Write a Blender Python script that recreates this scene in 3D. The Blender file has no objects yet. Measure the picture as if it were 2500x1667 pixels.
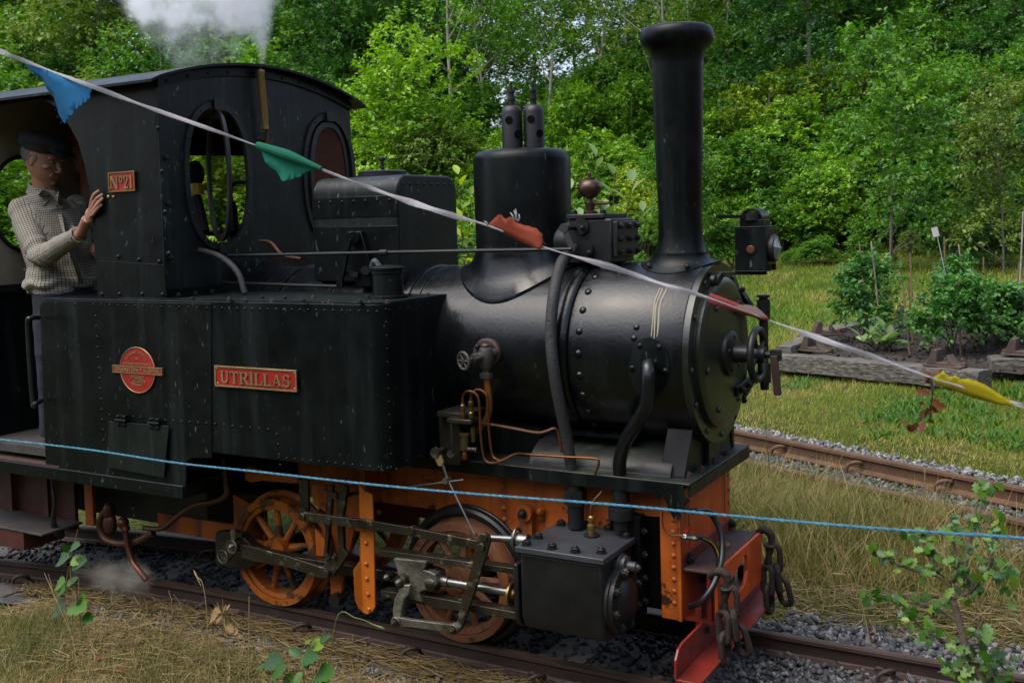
import bpy, bmesh, math, random
import numpy as np
from mathutils import Vector, Matrix, noise
random.seed(7); rng = np.random.default_rng(11)
sc = bpy.context.scene
COL = sc.collection
PI = math.pi
# ------------------------------------------------------------ camera
CAM = Vector((0.0, -3.95, 1.75))
CR = Vector(([0.8666700848464101, 0.49809669519529454, -0.027975815767232588])); CU = Vector(([-0.0038099868005618265, 0.06268380814845947, 0.9980261640841822])); CF = Vector(([-0.49886716471711773, 0.8648528328169672, -0.056223923160619]))
FPX, PCX, PCY = 2589.542, 1250.0, 680.0
cam_d = bpy.data.cameras.new('camera'); cam_o = bpy.data.objects.new('camera', cam_d); COL.objects.link(cam_o)
cam_d.sensor_width = 36.0; cam_d.lens = 36.0*FPX/2500.0
cam_d.shift_y = -(833.5-PCY)/2500.0
cam_d.clip_start = 0.05; cam_d.clip_end = 400
cam_o.matrix_world = Matrix(((CR.x, CU.x, -CF.x, CAM.x), (CR.y, CU.y, -CF.y, CAM.y), (CR.z, CU.z, -CF.z, CAM.z), (0, 0, 0, 1)))
sc.camera = cam_o
cam_d.dof.use_dof = True; cam_d.dof.focus_distance = 4.9; cam_d.dof.aperture_fstop = 9.0
# ------------------------------------------------------------ sky and sun
SUN_EL, SUN_AZ = math.radians(64), math.radians(-150)   # azimuth of the sun measured from +Y towards +X
w = bpy.data.worlds.new('World'); sc.world = w; w.use_nodes = True
nt = w.node_tree; nt.nodes.clear()
sky = nt.nodes.new('ShaderNodeTexSky'); sky.sky_type = 'NISHITA'; sky.sun_disc = False
sky.sun_elevation = SUN_EL; sky.sun_rotation = SUN_AZ; sky.air_density = 1.0; sky.dust_density = 4.0; sky.ozone_density = 1.0
hs = nt.nodes.new('ShaderNodeHueSaturation'); hs.inputs['Saturation'].default_value = 0.80
bg = nt.nodes.new('ShaderNodeBackground'); bg.inputs[1].default_value = 0.138
wo = nt.nodes.new('ShaderNodeOutputWorld')
nt.links.new(sky.outputs[0], hs.inputs['Color']); nt.links.new(hs.outputs[0], bg.inputs[0]); nt.links.new(bg.outputs[0], wo.inputs[0])
sun_d = bpy.data.lights.new('sun', 'SUN'); sun_d.energy = 0.95; sun_d.angle = math.radians(60); sun_d.color = (1, .975, .94)
sun_o = bpy.data.objects.new('sun', sun_d); COL.objects.link(sun_o)
sd = Vector((math.sin(SUN_AZ)*math.cos(SUN_EL), math.cos(SUN_AZ)*math.cos(SUN_EL), math.sin(SUN_EL)))
sun_o.rotation_euler = sd.to_track_quat('Z', 'Y').to_euler(); sun_o.location = (0, -6, 12)
vs = sc.view_settings
vs.view_transform = 'Standard'; vs.look = 'None'; vs.gamma = 1.0; vs.use_curve_mapping = False; vs.exposure = 1.2
sc.cycles.use_denoising = True; sc.cycles.max_bounces = 8; sc.cycles.transparent_max_bounces = 8
sc.cycles.diffuse_bounces = 3; sc.cycles.glossy_bounces = 4; sc.cycles.transmission_bounces = 4; sc.cycles.volume_bounces = 3
sc.cycles.sample_clamp_indirect = 6.0
sc.cycles.volume_step_rate = 2.0; sc.cycles.volume_max_steps = 128

# ------------------------------------------------------------ a picture point turned into a point of the place
def ray(u, v): return CF + CR*((u-PCX)/FPX) - CU*((v-PCY)/FPX)
def onY(u, v, y): d = ray(u, v); return CAM + d*((y-CAM.y)/d.y)
def onX(u, v, x): d = ray(u, v); return CAM + d*((x-CAM.x)/d.x)
def onZ(u, v, z): d = ray(u, v); return CAM + d*((z-CAM.z)/d.z)
def V(*a): return Vector(a)
# ------------------------------------------------------------ materials
def newmat(name):
    m = bpy.data.materials.new(name); m.use_nodes = True
    n = m.node_tree; n.nodes.clear(); return m, n
def lk(n, a, b): n.links.new(a, b)
def noise_tex(n, scale, detail=4, rough=.6, vec=None, stretch=None):
    t = n.nodes.new('ShaderNodeTexNoise'); t.inputs['Scale'].default_value = scale
    t.inputs['Detail'].default_value = detail; t.inputs['Roughness'].default_value = rough
    if vec is None:
        vec = n.nodes.new('ShaderNodeTexCoord').outputs['Object']
    if stretch:
        mp = n.nodes.new('ShaderNodeMapping'); mp.inputs['Scale'].default_value = stretch
        lk(n, vec, mp.inputs[0]); vec = mp.outputs[0]
    lk(n, vec, t.inputs['Vector']); return t
def ramp(n, fac, stops):
    r = n.nodes.new('ShaderNodeValToRGB'); e = r.color_ramp.elements
    while len(e) < len(stops): e.new(.5)
    for i, (p, c) in enumerate(stops):
        e[i].position = p; e[i].color = (*c, 1) if len(c) == 3 else c
    lk(n, fac, r.inputs[0]); return r
def mixc(n, fac, a, b):
    m = n.nodes.new('ShaderNodeMix'); m.data_type = 'RGBA'
    for s, x in ((0, fac), (6, a), (7, b)):
        if hasattr(x, 'is_linked') or hasattr(x, 'links'): lk(n, x, m.inputs[s])
        elif isinstance(x, (int, float)): m.inputs[s].default_value = x
        else: m.inputs[s].default_value = (*x, 1)
    return m.outputs[2]
def surf(name, c1, c2, rough=(.4, .6), metal=0., scale=6., bump=.15, bscale=60., wear=None, streak=None, coat=0., spec=.5, extra=None, speck=None):
    """two tones by noise, a streak layer running down, a wear layer in patches, fine relief"""
    m, n = newmat(name)
    p = n.nodes.new('ShaderNodeBsdfPrincipled'); o = n.nodes.new('ShaderNodeOutputMaterial'); lk(n, p.outputs[0], o.inputs[0])
    a = noise_tex(n, scale, 5); rr = ramp(n, a.outputs[0], [(.35, (0, 0, 0)), (.65, (1, 1, 1))])
    col = mixc(n, rr.outputs[0], c1, c2)
    if streak:
        sc_, amt, scol = streak
        t = noise_tex(n, sc_, 4, .55, stretch=(1, 1, .07)); r2 = ramp(n, t.outputs[0], [(.52, (0, 0, 0)), (.75, (amt,)*3)])
        col = mixc(n, r2.outputs[0], col, scol)
    if speck:
        t = noise_tex(n, speck[0], 2, .5, stretch=(1, 1, .35)); r2 = ramp(n, t.outputs[0], [(.66, (0, 0, 0)), (.74, (speck[1],)*3)])
        t3 = noise_tex(n, 3.0, 2); r3 = ramp(n, t3.outputs[0], [(.4, (0, 0, 0)), (.62, (1, 1, 1))])
        mm = n.nodes.new('ShaderNodeMath'); mm.operation = 'MULTIPLY'; lk(n, r2.outputs[0], mm.inputs[0]); lk(n, r3.outputs[0], mm.inputs[1])
        col = mixc(n, mm.outputs[0], col, speck[2])
    if wear:
        sc_, lo, wcol = wear
        t = noise_tex(n, sc_, 8, .65); r2 = ramp(n, t.outputs[0], [(lo, (0, 0, 0)), (lo+.05, (1, 1, 1))])
        col = mixc(n, r2.outputs[0], col, wcol)
    lk(n, col, p.inputs['Base Color'])
    t = noise_tex(n, scale*1.7, 5); mr = n.nodes.new('ShaderNodeMapRange'); lk(n, t.outputs[0], mr.inputs[0])
    mr.inputs[1].default_value = .3; mr.inputs[2].default_value = .7; mr.inputs[3].default_value = rough[0]; mr.inputs[4].default_value = rough[1]
    lk(n, mr.outputs[0], p.inputs['Roughness'])
    p.inputs['Metallic'].default_value = metal; p.inputs['Specular IOR Level'].default_value = spec
    p.inputs['Coat Weight'].default_value = coat; p.inputs['Coat Roughness'].default_value = .2
    if bump:
        t = noise_tex(n, bscale, 5); b = n.nodes.new('ShaderNodeBump'); b.inputs['Strength'].default_value = bump; b.inputs['Distance'].default_value = .01
        lk(n, t.outputs[0], b.inputs['Height'])
        t2 = noise_tex(n, 5., 2); b2 = n.nodes.new('ShaderNodeBump'); b2.inputs['Strength'].default_value = bump*.6; b2.inputs['Distance'].default_value = .02
        lk(n, t2.outputs[0], b2.inputs['Height']); lk(n, b2.outputs[0], b.inputs['Normal']); lk(n, b.outputs[0], p.inputs['Normal'])
    return m
M = {}
M['black'] = surf('black_paint', (.0018, .003, .0032), (.004, .006, .0062), (.26, .44), spec=.17, bump=.05, streak=(12, .42, (.022, .030, .030)), speck=(60, .7, (.08, .095, .09)), wear=(5, .70, (.018, .012, .010)))
M['black_gloss'] = surf('black_boiler_paint', (.002, .0028, .0034), (.004, .0052, .0065), (.16, .34), scale=4, bump=.10, bscale=70, coat=.0, spec=.38, streak=(16, .35, (.014, .018, .020)), speck=(45, .8, (.03, .035, .036)), wear=(6, .72, (.012, .009, .007)))
M['black_wall'] = surf('weathered_black_sheet', (.0035, .006, .006), (.007, .011, .0105), (.32, .5), spec=.28, bump=.06, streak=(24, .5, (.024, .034, .030)), speck=(60, 1., (.13, .16, .13)))
M['black_matt'] = surf('matt_black_iron', (.0035, .004, .0045), (.008, .009, .010), (.36, .54), spec=.4, bump=.08, bscale=120, wear=(9, .70, (.02, .016, .012)))
M['grey_lid'] = surf('dark_grey_casting', (.020, .022, .026), (.032, .036, .042), (.38, .52), bump=.15)
M['smoke_front'] = surf('smokebox_front_paint', (.006, .009, .006), (.010, .014, .009), (.25, .38), spec=.6, bump=.06, streak=(18, .35, (.02, .026, .018)))
M['green_black'] = surf('mossy_black_plate', (.008, .010, .010), (.028, .031, .024), (.32, .6), bump=.25, bscale=40, wear=(6, .58, (.03, .05, .022)))
M['oily'] = surf('oily_steel', (.03, .026, .018), (.065, .056, .04), (.25, .5), metal=.7, bump=.3, wear=(20, .57, (.17, .155, .105)))
M['steel'] = surf('worn_steel', (.16, .16, .15), (.26, .26, .25), (.25, .4), metal=.9, bump=.05)
M['orange'] = surf('orange_frame_paint', (.42, .098, .005), (.28, .056, .004), (.42, .62), bump=.25, streak=(10, .9, (.05, .016, .006)), wear=(8, .58, (.025, .010, .006)))
M['orange_wheel'] = surf('orange_wheel_paint', (.42, .115, .007), (.25, .062, .006), (.4, .62), bump=.3, wear=(11, .50, (.06, .022, .008)))
M['orange_bright'] = surf('bright_orange_paint', (.46, .12, .006), (.34, .082, .005), (.4, .6), bump=.15, streak=(14, .5, (.12, .03, .006)), wear=(12, .66, (.05, .016, .007)))
M['red_shaded'] = surf('shaded_red_paint', (.035, .006, .004), (.06, .010, .006), (.5, .7), bump=.2)  # red paint darkened to put the under-cab shade into the colour
M['red'] = surf('red_beam_paint', (.54, .075, .010), (.36, .042, .008), (.35, .55), bump=.15, streak=(14, .5, (.1, .015, .008)), wear=(10, .66, (.05, .02, .012)))
M['red_dark'] = surf('red_guard_paint', (.17, .018, .009), (.10, .010, .007), (.3, .5), bump=.2, wear=(9, .60, (.05, .02, .02)))
M['dirty_top'] = surf('grimy_beam_top', (.025, .015, .013), (.055, .024, .02), (.6, .8), bump=.4)
M['rust'] = surf('rusty_rail_steel', (.070, .034, .015), (.105, .052, .024), (.6, .8), bump=.25, bscale=40)
M['rust_dark'] = surf('dark_rail_steel', (.028, .015, .011), (.045, .024, .017), (.55, .75), bump=.25, bscale=40)
M['rail_top'] = surf('rail_running_surface', (.06, .033, .024), (.09, .05, .035), (.4, .55), metal=.3, bump=.1)
M['chain'] = surf('rusty_chain', (.016, .012, .010), (.035, .024, .018), (.55, .75), metal=.3, bump=.5, bscale=90)
M['copper'] = surf('copper_pipe', (.15, .058, .022), (.085, .035, .016), (.4, .55), metal=.85, bump=.05)
M['copper_dull'] = surf('dull_copper_pipe', (.10, .042, .022), (.055, .028, .018), (.4, .6), metal=.6, bump=.1)
M['brass'] = surf('brass', (.30, .20, .06), (.20, .13, .045), (.3, .45), metal=.8, bump=.1)
M['brass_old'] = surf('old_brass', (.32, .24, .11), (.22, .165, .08), (.4, .55), metal=.6, bump=.1)
M['plate_red'] = surf('red_enamel', (.30, .010, .007), (.22, .008, .006), (.4, .5), bump=.05)
M['cream'] = surf('stained_cream_paint', (.26, .23, .165), (.18, .155, .11), (.5, .7), bump=.1, wear=(5, .66, (.10, .05, .03)))
M['hose'] = surf('black_rubber_hose', (.004, .0045, .006), (.008, .009, .012), (.3, .45), bump=.05)
M['yellow_line'] = surf('yellow_hose_stripe', (.5, .36, .02), (.4, .3, .02), (.4, .5), bump=0)
M['lagging'] = surf('lagged_pipe_wrap', (.012, .0125, .013), (.02, .021, .022), (.55, .75), bump=.5, bscale=80)
M['wood_step'] = surf('worn_step_plank', (.05, .045, .04), (.022, .02, .018), (.6, .8), bump=.4, streak=None)
M['void'] = surf('shade_black', (.001, .001, .001), (.002, .002, .002), (.8, 1), spec=.1, bump=0)  # flat black standing in for shade in gaps and holes
# ------------------------------------------------------------ mesh builder
def Wl(o):
    v = Vector((0, 0, 0))
    while o is not None: v += o.location; o = o.parent
    return v
def frame(axis, up=None):
    z = Vector(axis).normalized(); up = Vector(up) if up is not None else (Vector((0, 0, 1)) if abs(z.z) < .9 else Vector((1, 0, 0)))
    x = up.cross(z)
    if x.length < 1e-6: x = Vector((0, 1, 0)).cross(z)
    x.normalize(); y = z.cross(x); return x, y, z
def smooth_path(pts, k=6):
    pts = [Vector(p) for p in pts]
    if len(pts) < 3 or k <= 1: return pts
    out = []
    P = [pts[0]*2-pts[1]]+pts+[pts[-1]*2-pts[-2]]
    for i in range(1, len(P)-2):
        a, b, c, d = P[i-1:i+3]
        for j in range(k):
            t = j/k
            out.append(.5*((2*b)+(c-a)*t+(2*a-5*b+4*c-d)*t*t+(3*b-a-3*c+d)*t**3))
    out.append(pts[-1]); return out
class MB:
    def __init__(s): s.v = []; s.f = []
    def add(s, vs_, fs): 
        b = len(s.v); s.v += [Vector(p) for p in vs_]; s.f += [[i+b for i in f] for f in fs]; return s
    def box(s, p0, p1):
        (a, b, c), (d, e, f) = p0, p1
        return s.add([(a, b, c), (d, b, c), (d, e, c), (a, e, c), (a, b, f), (d, b, f), (d, e, f), (a, e, f)], [(0, 3, 2, 1), (4, 5, 6, 7), (0, 1, 5, 4), (1, 2, 6, 5), (2, 3, 7, 6), (3, 0, 4, 7)])
    def bar(s, a, b, wy, wz, up=(0, 0, 1)):
        """a rectangular bar from a to b; wz along up, wy sideways"""
        a, b = Vector(a), Vector(b); x, y, z = frame(b-a, up)
        q = []
        for p in (a, b):
            for i, j in ((-1, -1), (1, -1), (1, 1), (-1, 1)): q.append(p+x*(i*wy/2)+y*(j*wz/2))
        return s.add(q, [(0, 3, 2, 1), (4, 5, 6, 7), (0, 1, 5, 4), (1, 2, 6, 5), (2, 3, 7, 6), (3, 0, 4, 7)])
    def prism(s, pts, vec):
        pts = [Vector(p) for p in pts]; vec = Vector(vec); n = len(pts)
        nn = Vector((0, 0, 0))
        for i in range(n): nn += (pts[i]-pts[0]).cross(pts[(i+1) % n]-pts[0])
        if nn.dot(vec) > 0: pts = pts[::-1]
        return s.add(pts+[p+vec for p in pts], [list(range(n)), list(range(2*n-1, n-1, -1))]+[(i, i+n, (i+1) % n+n, (i+1) % n) for i in range(n)])
    def cyl(s, a, b, r0, r1=None, n=20, caps=True):
        a, b = Vector(a), Vector(b); r1 = r0 if r1 is None else r1; x, y, z = frame(b-a); q = []
        for p, r in ((a, r0), (b, r1)):
            for i in range(n): t = 2*PI*i/n; q.append(p+x*(r*math.cos(t))+y*(r*math.sin(t)))
        fs = [(i, (i+1) % n, (i+1) % n+n, i+n) for i in range(n)]
        if caps: fs += [list(range(n))[::-1], list(range(n, 2*n))]
        return s.add(q, fs)
    def lathe(s, prof, o, axis=(0, 0, 1), n=28, caps=True):
        o = Vector(o); x, y, z = frame(axis); q = []
        for r, h in prof:
            for i in range(n): t = 2*PI*i/n; q.append(o+x*(r*math.cos(t))+y*(r*math.sin(t))+z*h)
        fs = []
        for k in range(len(prof)-1):
            for i in range(n): j = (i+1) % n; fs.append((k*n+i, k*n+j, (k+1)*n+j, (k+1)*n+i))
        if caps:
            if prof[0][0] > 1e-5: fs.append(list(range(n))[::-1])
            if prof[-1][0] > 1e-5: fs.append([(len(prof)-1)*n+i for i in range(n)])
        return s.add(q, fs)
    def tube(s, pts, r, n=10, k=6, caps=True):
        pts = smooth_path(pts, k); m = len(pts); rr = r if isinstance(r, (list, tuple)) else [r]*2
        x, y, z = frame(pts[1]-pts[0]); q = []
        for i, p in enumerate(pts):
            t = (pts[min(i+1, m-1)]-pts[max(i-1, 0)]).normalized()
            x = (x-t*x.dot(t)); x = x.normalized() if x.length > 1e-6 else frame(t)[0]; y = t.cross(x)
            fr = i/(m-1)*(len(rr)-1); j = min(int(fr), len(rr)-2); R = rr[j]+(rr[j+1]-rr[j])*(fr-j)
            for c in range(n): a = 2*PI*c/n; q.append(p+x*(R*math.cos(a))+y*(R*math.sin(a)))
        fs = []
        for i in range(m-1):
            for c in range(n): d = (c+1) % n; fs.append((i*n+c, i*n+d, (i+1)*n+d, (i+1)*n+c))
        if caps: fs += [list(range(n))[::-1], [(m-1)*n+c for c in range(n)]]
        return s.add(q, fs)
    def torus(s, c, axis, R, r, n=32, m=10, sx=1., sy=1., up=None):
        c = Vector(c); x, y, z = frame(axis, up); q = []
        for i in range(n):
            t = 2*PI*i/n; d = x*(math.cos(t)*sx)+y*(math.sin(t)*sy); dn = d.normalized()
            for j in range(m): a = 2*PI*j/m; q.append(c+d*R+dn*(r*math.cos(a))+z*(r*math.sin(a)))
        return s.add(q, [(i*m+j, ((i+1) % n)*m+j, ((i+1) % n)*m+(j+1) % m, i*m+(j+1) % m) for i in range(n) for j in range(m)])
    def ell(s, c, rad, R=None, n=16, m=10):
        c = Vector(c); q = []; fs = []
        for j in range(m+1):
            ph = PI*j/m
            for i in range(n):
                t = 2*PI*i/n; p = Vector((rad[0]*math.sin(ph)*math.cos(t), rad[1]*math.sin(ph)*math.sin(t), rad[2]*math.cos(ph)))
                q.append(c+(R @ p if R is not None else p))
        for j in range(m):
            for i in range(n): k = (i+1) % n; fs.append((j*n+i, (j+1)*n+i, (j+1)*n+k, j*n+k))
        return s.add(q, fs)
    def rivet(s, p, nrm, r=.006, h=.004):
        return s.lathe([(r, 0), (r*.8, h*.6), (r*.4, h*.93), (0.0001, h)], p, nrm, n=8, caps=False)
    def hexb(s, p, nrm, r=.012, h=.014, stud=True):
        s.lathe([(r*1.25, 0), (r*1.25, h*.15)], p, nrm, n=14); s.lathe([(r, h*.15), (r, h), (r*.9, h*1.08)], p, nrm, n=6)
        if stud: s.lathe([(r*.5, h), (r*.5, h*1.3), (r*.3, h*1.45)], p, nrm, n=10)
        return s
    def ring(s, c, axis, r0, r1, t, n=48):
        """a flat annular plate of thickness t along axis"""
        return s.lathe([(r0, 0), (r1, 0), (r1, t), (r0, t), (r0, 0)], c, axis, n=n, caps=False)
    def build(s, name, mat, parent=None, smooth=True, bevel=0, angle=35, kind=None, label=None, sub=0):
        off = Wl(parent)
        me = bpy.data.meshes.new(name); me.from_pydata([tuple(p-off) for p in s.v], [], s.f)
        if mat is not None: me.materials.append(mat)
        bm = bmesh.new(); bm.from_mesh(me); bmesh.ops.remove_doubles(bm, verts=bm.verts, dist=1e-5)
        bmesh.ops.recalc_face_normals(bm, faces=bm.faces); bm.to_mesh(me); bm.free()
        o = bpy.data.objects.new(name, me); COL.objects.link(o); o.parent = parent
        if smooth: me.polygons.foreach_set('use_smooth', [True]*len(me.polygons)); me.set_sharp_from_angle(angle=math.radians(angle))
        if bevel:
            b = o.modifiers.new('bevel', 'BEVEL'); b.width = bevel; b.segments = 2; b.limit_method = 'ANGLE'; b.angle_limit = math.radians(40); b.harden_normals = False
        if kind: o['kind'] = kind
        if label: o['label'] = label
        return o
def tag(o, label=None, cat=None, group=None, kind=None):
    if label: o['label'] = label
    if cat: o['category'] = cat
    if group: o['group'] = group
    if kind: o['kind'] = kind
    return o
def thing(name, loc, label, cat, group=None):
    o = bpy.data.objects.new(name, None); o.location = loc; o.empty_display_size = .1; COL.objects.link(o); return tag(o, label, cat, group)
_mesh = {}
def piece(name, key, maker, mat, parent, loc, nrm=(0, 0, 1), scale=1., spin=0.):
    """one of many alike pieces sharing mesh data"""
    k = (key, mat.name)
    if k not in _mesh:
        b = MB(); maker(b); me = bpy.data.meshes.new(key); me.from_pydata([tuple(p) for p in b.v], [], b.f); me.materials.append(mat)
        bm = bmesh.new(); bm.from_mesh(me); bmesh.ops.recalc_face_normals(bm, faces=bm.faces); bm.to_mesh(me); bm.free()
        me.polygons.foreach_set('use_smooth', [True]*len(me.polygons)); me.set_sharp_from_angle(angle=math.radians(35)); _mesh[k] = me
    o = bpy.data.objects.new(name, _mesh[k]); COL.objects.link(o); o.parent = parent
    x, y, z = frame(nrm); R = Matrix((x, y, z)).transposed() @ Matrix.Rotation(spin, 3, 'Z')
    o.rotation_euler = R.to_euler(); o.location = Vector(loc)-Wl(parent); o.scale = (scale,)*3
    return o
def riv(name, parent, mat, loc, nrm, r=.012):
    return piece(name, 'rivet_mesh', lambda b: b.rivet((0, 0, 0), (0, 0, 1), 1., .6), mat, parent, loc, nrm, r)
def bolt(name, parent, mat, loc, nrm, r=.012, spin=0.):
    return piece(name, 'bolt_mesh', lambda b: b.hexb((0, 0, 0), (0, 0, 1), 1., 1.), mat, parent, loc, nrm, r, spin)
def lerp(a, b, t): return a+(b-a)*t
def along(pts, n):
    """n points evenly spaced along a polyline"""
    pts = [Vector(p) for p in pts]; L = [0]
    for i in range(len(pts)-1): L.append(L[-1]+(pts[i+1]-pts[i]).length)
    out = []
    for k in range(n):
        s = L[-1]*k/(n-1) if n > 1 else 0
        i = max(j for j in range(len(L)-1) if L[j] <= s+1e-9); t = (s-L[i])/max(1e-9, L[i+1]-L[i]); out.append(pts[i].lerp(pts[i+1], min(t, 1)))
    return out
def baked(o):
    """the mesh of one object with its modifiers, worked out in a scratch scene so that the rest is not evaluated again"""
    ts = bpy.data.scenes.new('scratch'); ts.collection.objects.link(o)
    with bpy.context.temp_override(scene=ts, view_layer=ts.view_layers[0]):
        dg = bpy.context.evaluated_depsgraph_get(); me = bpy.data.meshes.new_from_object(o.evaluated_get(dg))
    ts.collection.objects.unlink(o); bpy.data.scenes.remove(ts); return me
def apply_mods(o):
    me = baked(o); o.modifiers.clear(); o.data = me; return o
def text_obj(txt, name, mat, parent, loc, xdir, up, size, depth=.002, sx=1., align='CENTER', font_bold=0.):
    c = bpy.data.curves.new(name, 'FONT'); c.body = txt; c.size = size; c.extrude = depth; c.offset = font_bold; c.align_x = align; c.align_y = 'CENTER'
    c.resolution_u = 3
    t = bpy.data.objects.new(name, c); me = baked(t); bpy.data.objects.remove(t)
    me.materials.clear(); me.materials.append(mat)
    o = bpy.data.objects.new(name, me); COL.objects.link(o); o.parent = parent
    x = Vector(xdir).normalized(); z = x.cross(Vector(up)).normalized(); y = z.cross(x)
    Mx = Matrix(((x.x*sx, y.x, z.x), (x.y*sx, y.y, z.y), (x.z*sx, y.z, z.z)))
    me.transform(Mx.to_4x4()); o.location = Vector(loc)-Wl(parent)
    return o
# ============================================================ GROUND AND TRACKS
def sst(a, b, x): t = min(1, max(0, (x-a)/(b-a))); return t*t*(3-2*t)
T2A, T2B = onZ(1970, 1155, .05), onZ(2500, 1270, .05); T2C, T2D = onZ(1830, 1056, .05), onZ(2500, 1190, .05)
m1 = (T2B.y-T2A.y)/(T2B.x-T2A.x); m2 = (T2D.y-T2C.y)/(T2D.x-T2C.x); print('track2', T2A, T2B, T2C, T2D, m1, m2)
def t2y(x, k):   # near rail k=0, far rail k=1
    a = (T2A.y+m1*(x-T2A.x)); c = (T2C.y+m2*(x-T2C.x)); mid = (a+c)/2 if x > -2 else None
    if k == .5: return (a+c)/2
    return a if k == 0 else c
def t2mid(x): return t2y(x, .5)
def gz(x, y):
    t2 = t2mid(x); z = -.125
    n_ = noise.noise(Vector((x*.9, y*.9, 0)))*.03+noise.noise(Vector((x*3, y*3, 3)))*.012
    if y < -.55: z += .03*sst(-.55, -.9, y)
    m = sst(.55, .95, y)*(1-sst(t2-.95, t2-.55, y)); z += m*.10
    if y > t2-1.2:
        z = lerp(z, -.09, sst(t2-.95, t2-.6, y))
        if y > t2+.5: z = -.09+.115*sst(t2+.5, t2+1.0, y)+.058*max(0, y-t2-.9)
    if y > 19: z += (min(y, 26.5)-19)*.42*sst(19, 22, y)-max(0, y-29)*.10
    return z+n_*(1 if abs(y) > .6 and abs(y-t2) > .6 else .3)*(1+min(3, max(0, y-6)*.12))
def fast_mesh(name, verts, faces, mat, tint=None, parent=None, k=3, smooth=False):
    me = bpy.data.meshes.new(name); nf = len(faces)
    me.vertices.add(len(verts)); me.vertices.foreach_set('co', np.asarray(verts, np.float32).ravel())
    me.loops.add(nf*k); me.polygons.add(nf); me.polygons.foreach_set('loop_start', np.arange(0, nf*k, k, dtype=np.int32))
    me.loops.foreach_set('vertex_index', np.asarray(faces, np.int32).ravel()); me.update(calc_edges=True)
    if tint is not None: a = me.attributes.new('tint', 'FLOAT', 'POINT'); a.data.foreach_set('value', np.asarray(tint, np.float32))
    if smooth: me.polygons.foreach_set('use_smooth', [True]*nf)
    me.materials.append(mat); o = bpy.data.objects.new(name, me); COL.objects.link(o); o.parent = parent; return o
# ground sheet
def axis_pts(lo, hi, fine0, fine1, df, dc):
    out = []; x = lo
    while x < hi: out.append(x); x += df if fine0 <= x < fine1 else dc
    out.append(hi); return out
gx = axis_pts(-75, 24, -8, 2, .12, 1.0); gy = axis_pts(-13, 75, -2, 12, .12, 1.0)
gv = [(x, y, gz(x, y)) for y in gy for x in gx]; nx_ = len(gx)
gf = [(j*nx_+i, j*nx_+i+1, (j+1)*nx_+i+1, (j+1)*nx_+i) for j in range(len(gy)-1) for i in range(nx_-1)]
mg, ng = newmat('soil_and_thatch'); p = ng.nodes.new('ShaderNodeBsdfPrincipled'); o_ = ng.nodes.new('ShaderNodeOutputMaterial'); lk(ng, p.outputs[0], o_.inputs[0])
p.inputs['Roughness'].default_value = .95; p.inputs['Specular IOR Level'].default_value = .1
a = noise_tex(ng, 1.3, 6); r1 = ramp(ng, a.outputs[0], [(.3, (.045, .07, .012)), (.5, (.08, .095, .02)), (.7, (.14, .115, .045))]); a2 = noise_tex(ng, 35, 5); r2 = ramp(ng, a2.outputs[0], [(.35, (.25, .25, .25)), (.65, (1, 1, 1))])
mm = ng.nodes.new('ShaderNodeMix'); mm.data_type = 'RGBA'; mm.blend_type = 'MULTIPLY'; mm.inputs[0].default_value = 1; lk(ng, r1.outputs[0], mm.inputs[6]); lk(ng, r2.outputs[0], mm.inputs[7]); lk(ng, mm.outputs[2], p.inputs['Base Color'])
bp = ng.nodes.new('ShaderNodeBump'); bp.inputs['Strength'].default_value = .6; bp.inputs['Distance'].default_value = .03; lk(ng, a2.outputs[0], bp.inputs['Height']); lk(ng, bp.outputs[0], p.inputs['Normal'])
g_ = fast_mesh('ground', gv, gf, mg, k=4, smooth=True); tag(g_, kind='structure')
# ballast beds
M['ballast_bed'] = surf('ballast_fines', (.03, .03, .031), (.065, .063, .06), (.8, .95), bump=1., bscale=45)
def rail_y(x, s): return s+(-.095*((-3.4-x)/1.85)**2*1.8 if x < -3.4 else 0)
def strip(name, xs, fy0, fy1, z, mat):
    v_ = []; 
    for x in xs: v_ += [(x, fy0(x), z), (x, fy1(x), z)]
    return fast_mesh(name, v_, [(2*i, 2*i+2, 2*i+3, 2*i+1) for i in range(len(xs)-1)], mat, k=4)
xs = [-8+.25*i for i in range(40)]
tag(strip('ballast_bed', xs, lambda x: rail_y(x, -.62), lambda x: rail_y(x, .62), -.098, M['ballast_bed']), kind='structure')
xs2 = [-9+.25*i for i in range(46)]
tag(strip('ballast_bed', xs2, lambda x: t2mid(x)-.62, lambda x: t2mid(x)+.72, -.108, M['ballast_bed']), kind='structure')
RPROF = [(-.021, -.002), (-.017, 0), (.017, 0), (.021, -.002), (.022, -.016), (.008, -.026), (.007, -.068), (.012, -.074), (.038, -.080), (.038, -.086), (-.038, -.086), (-.038, -.080), (-.012, -.074), (-.007, -.068), (-.008, -.026), (-.022, -.016)]
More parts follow.
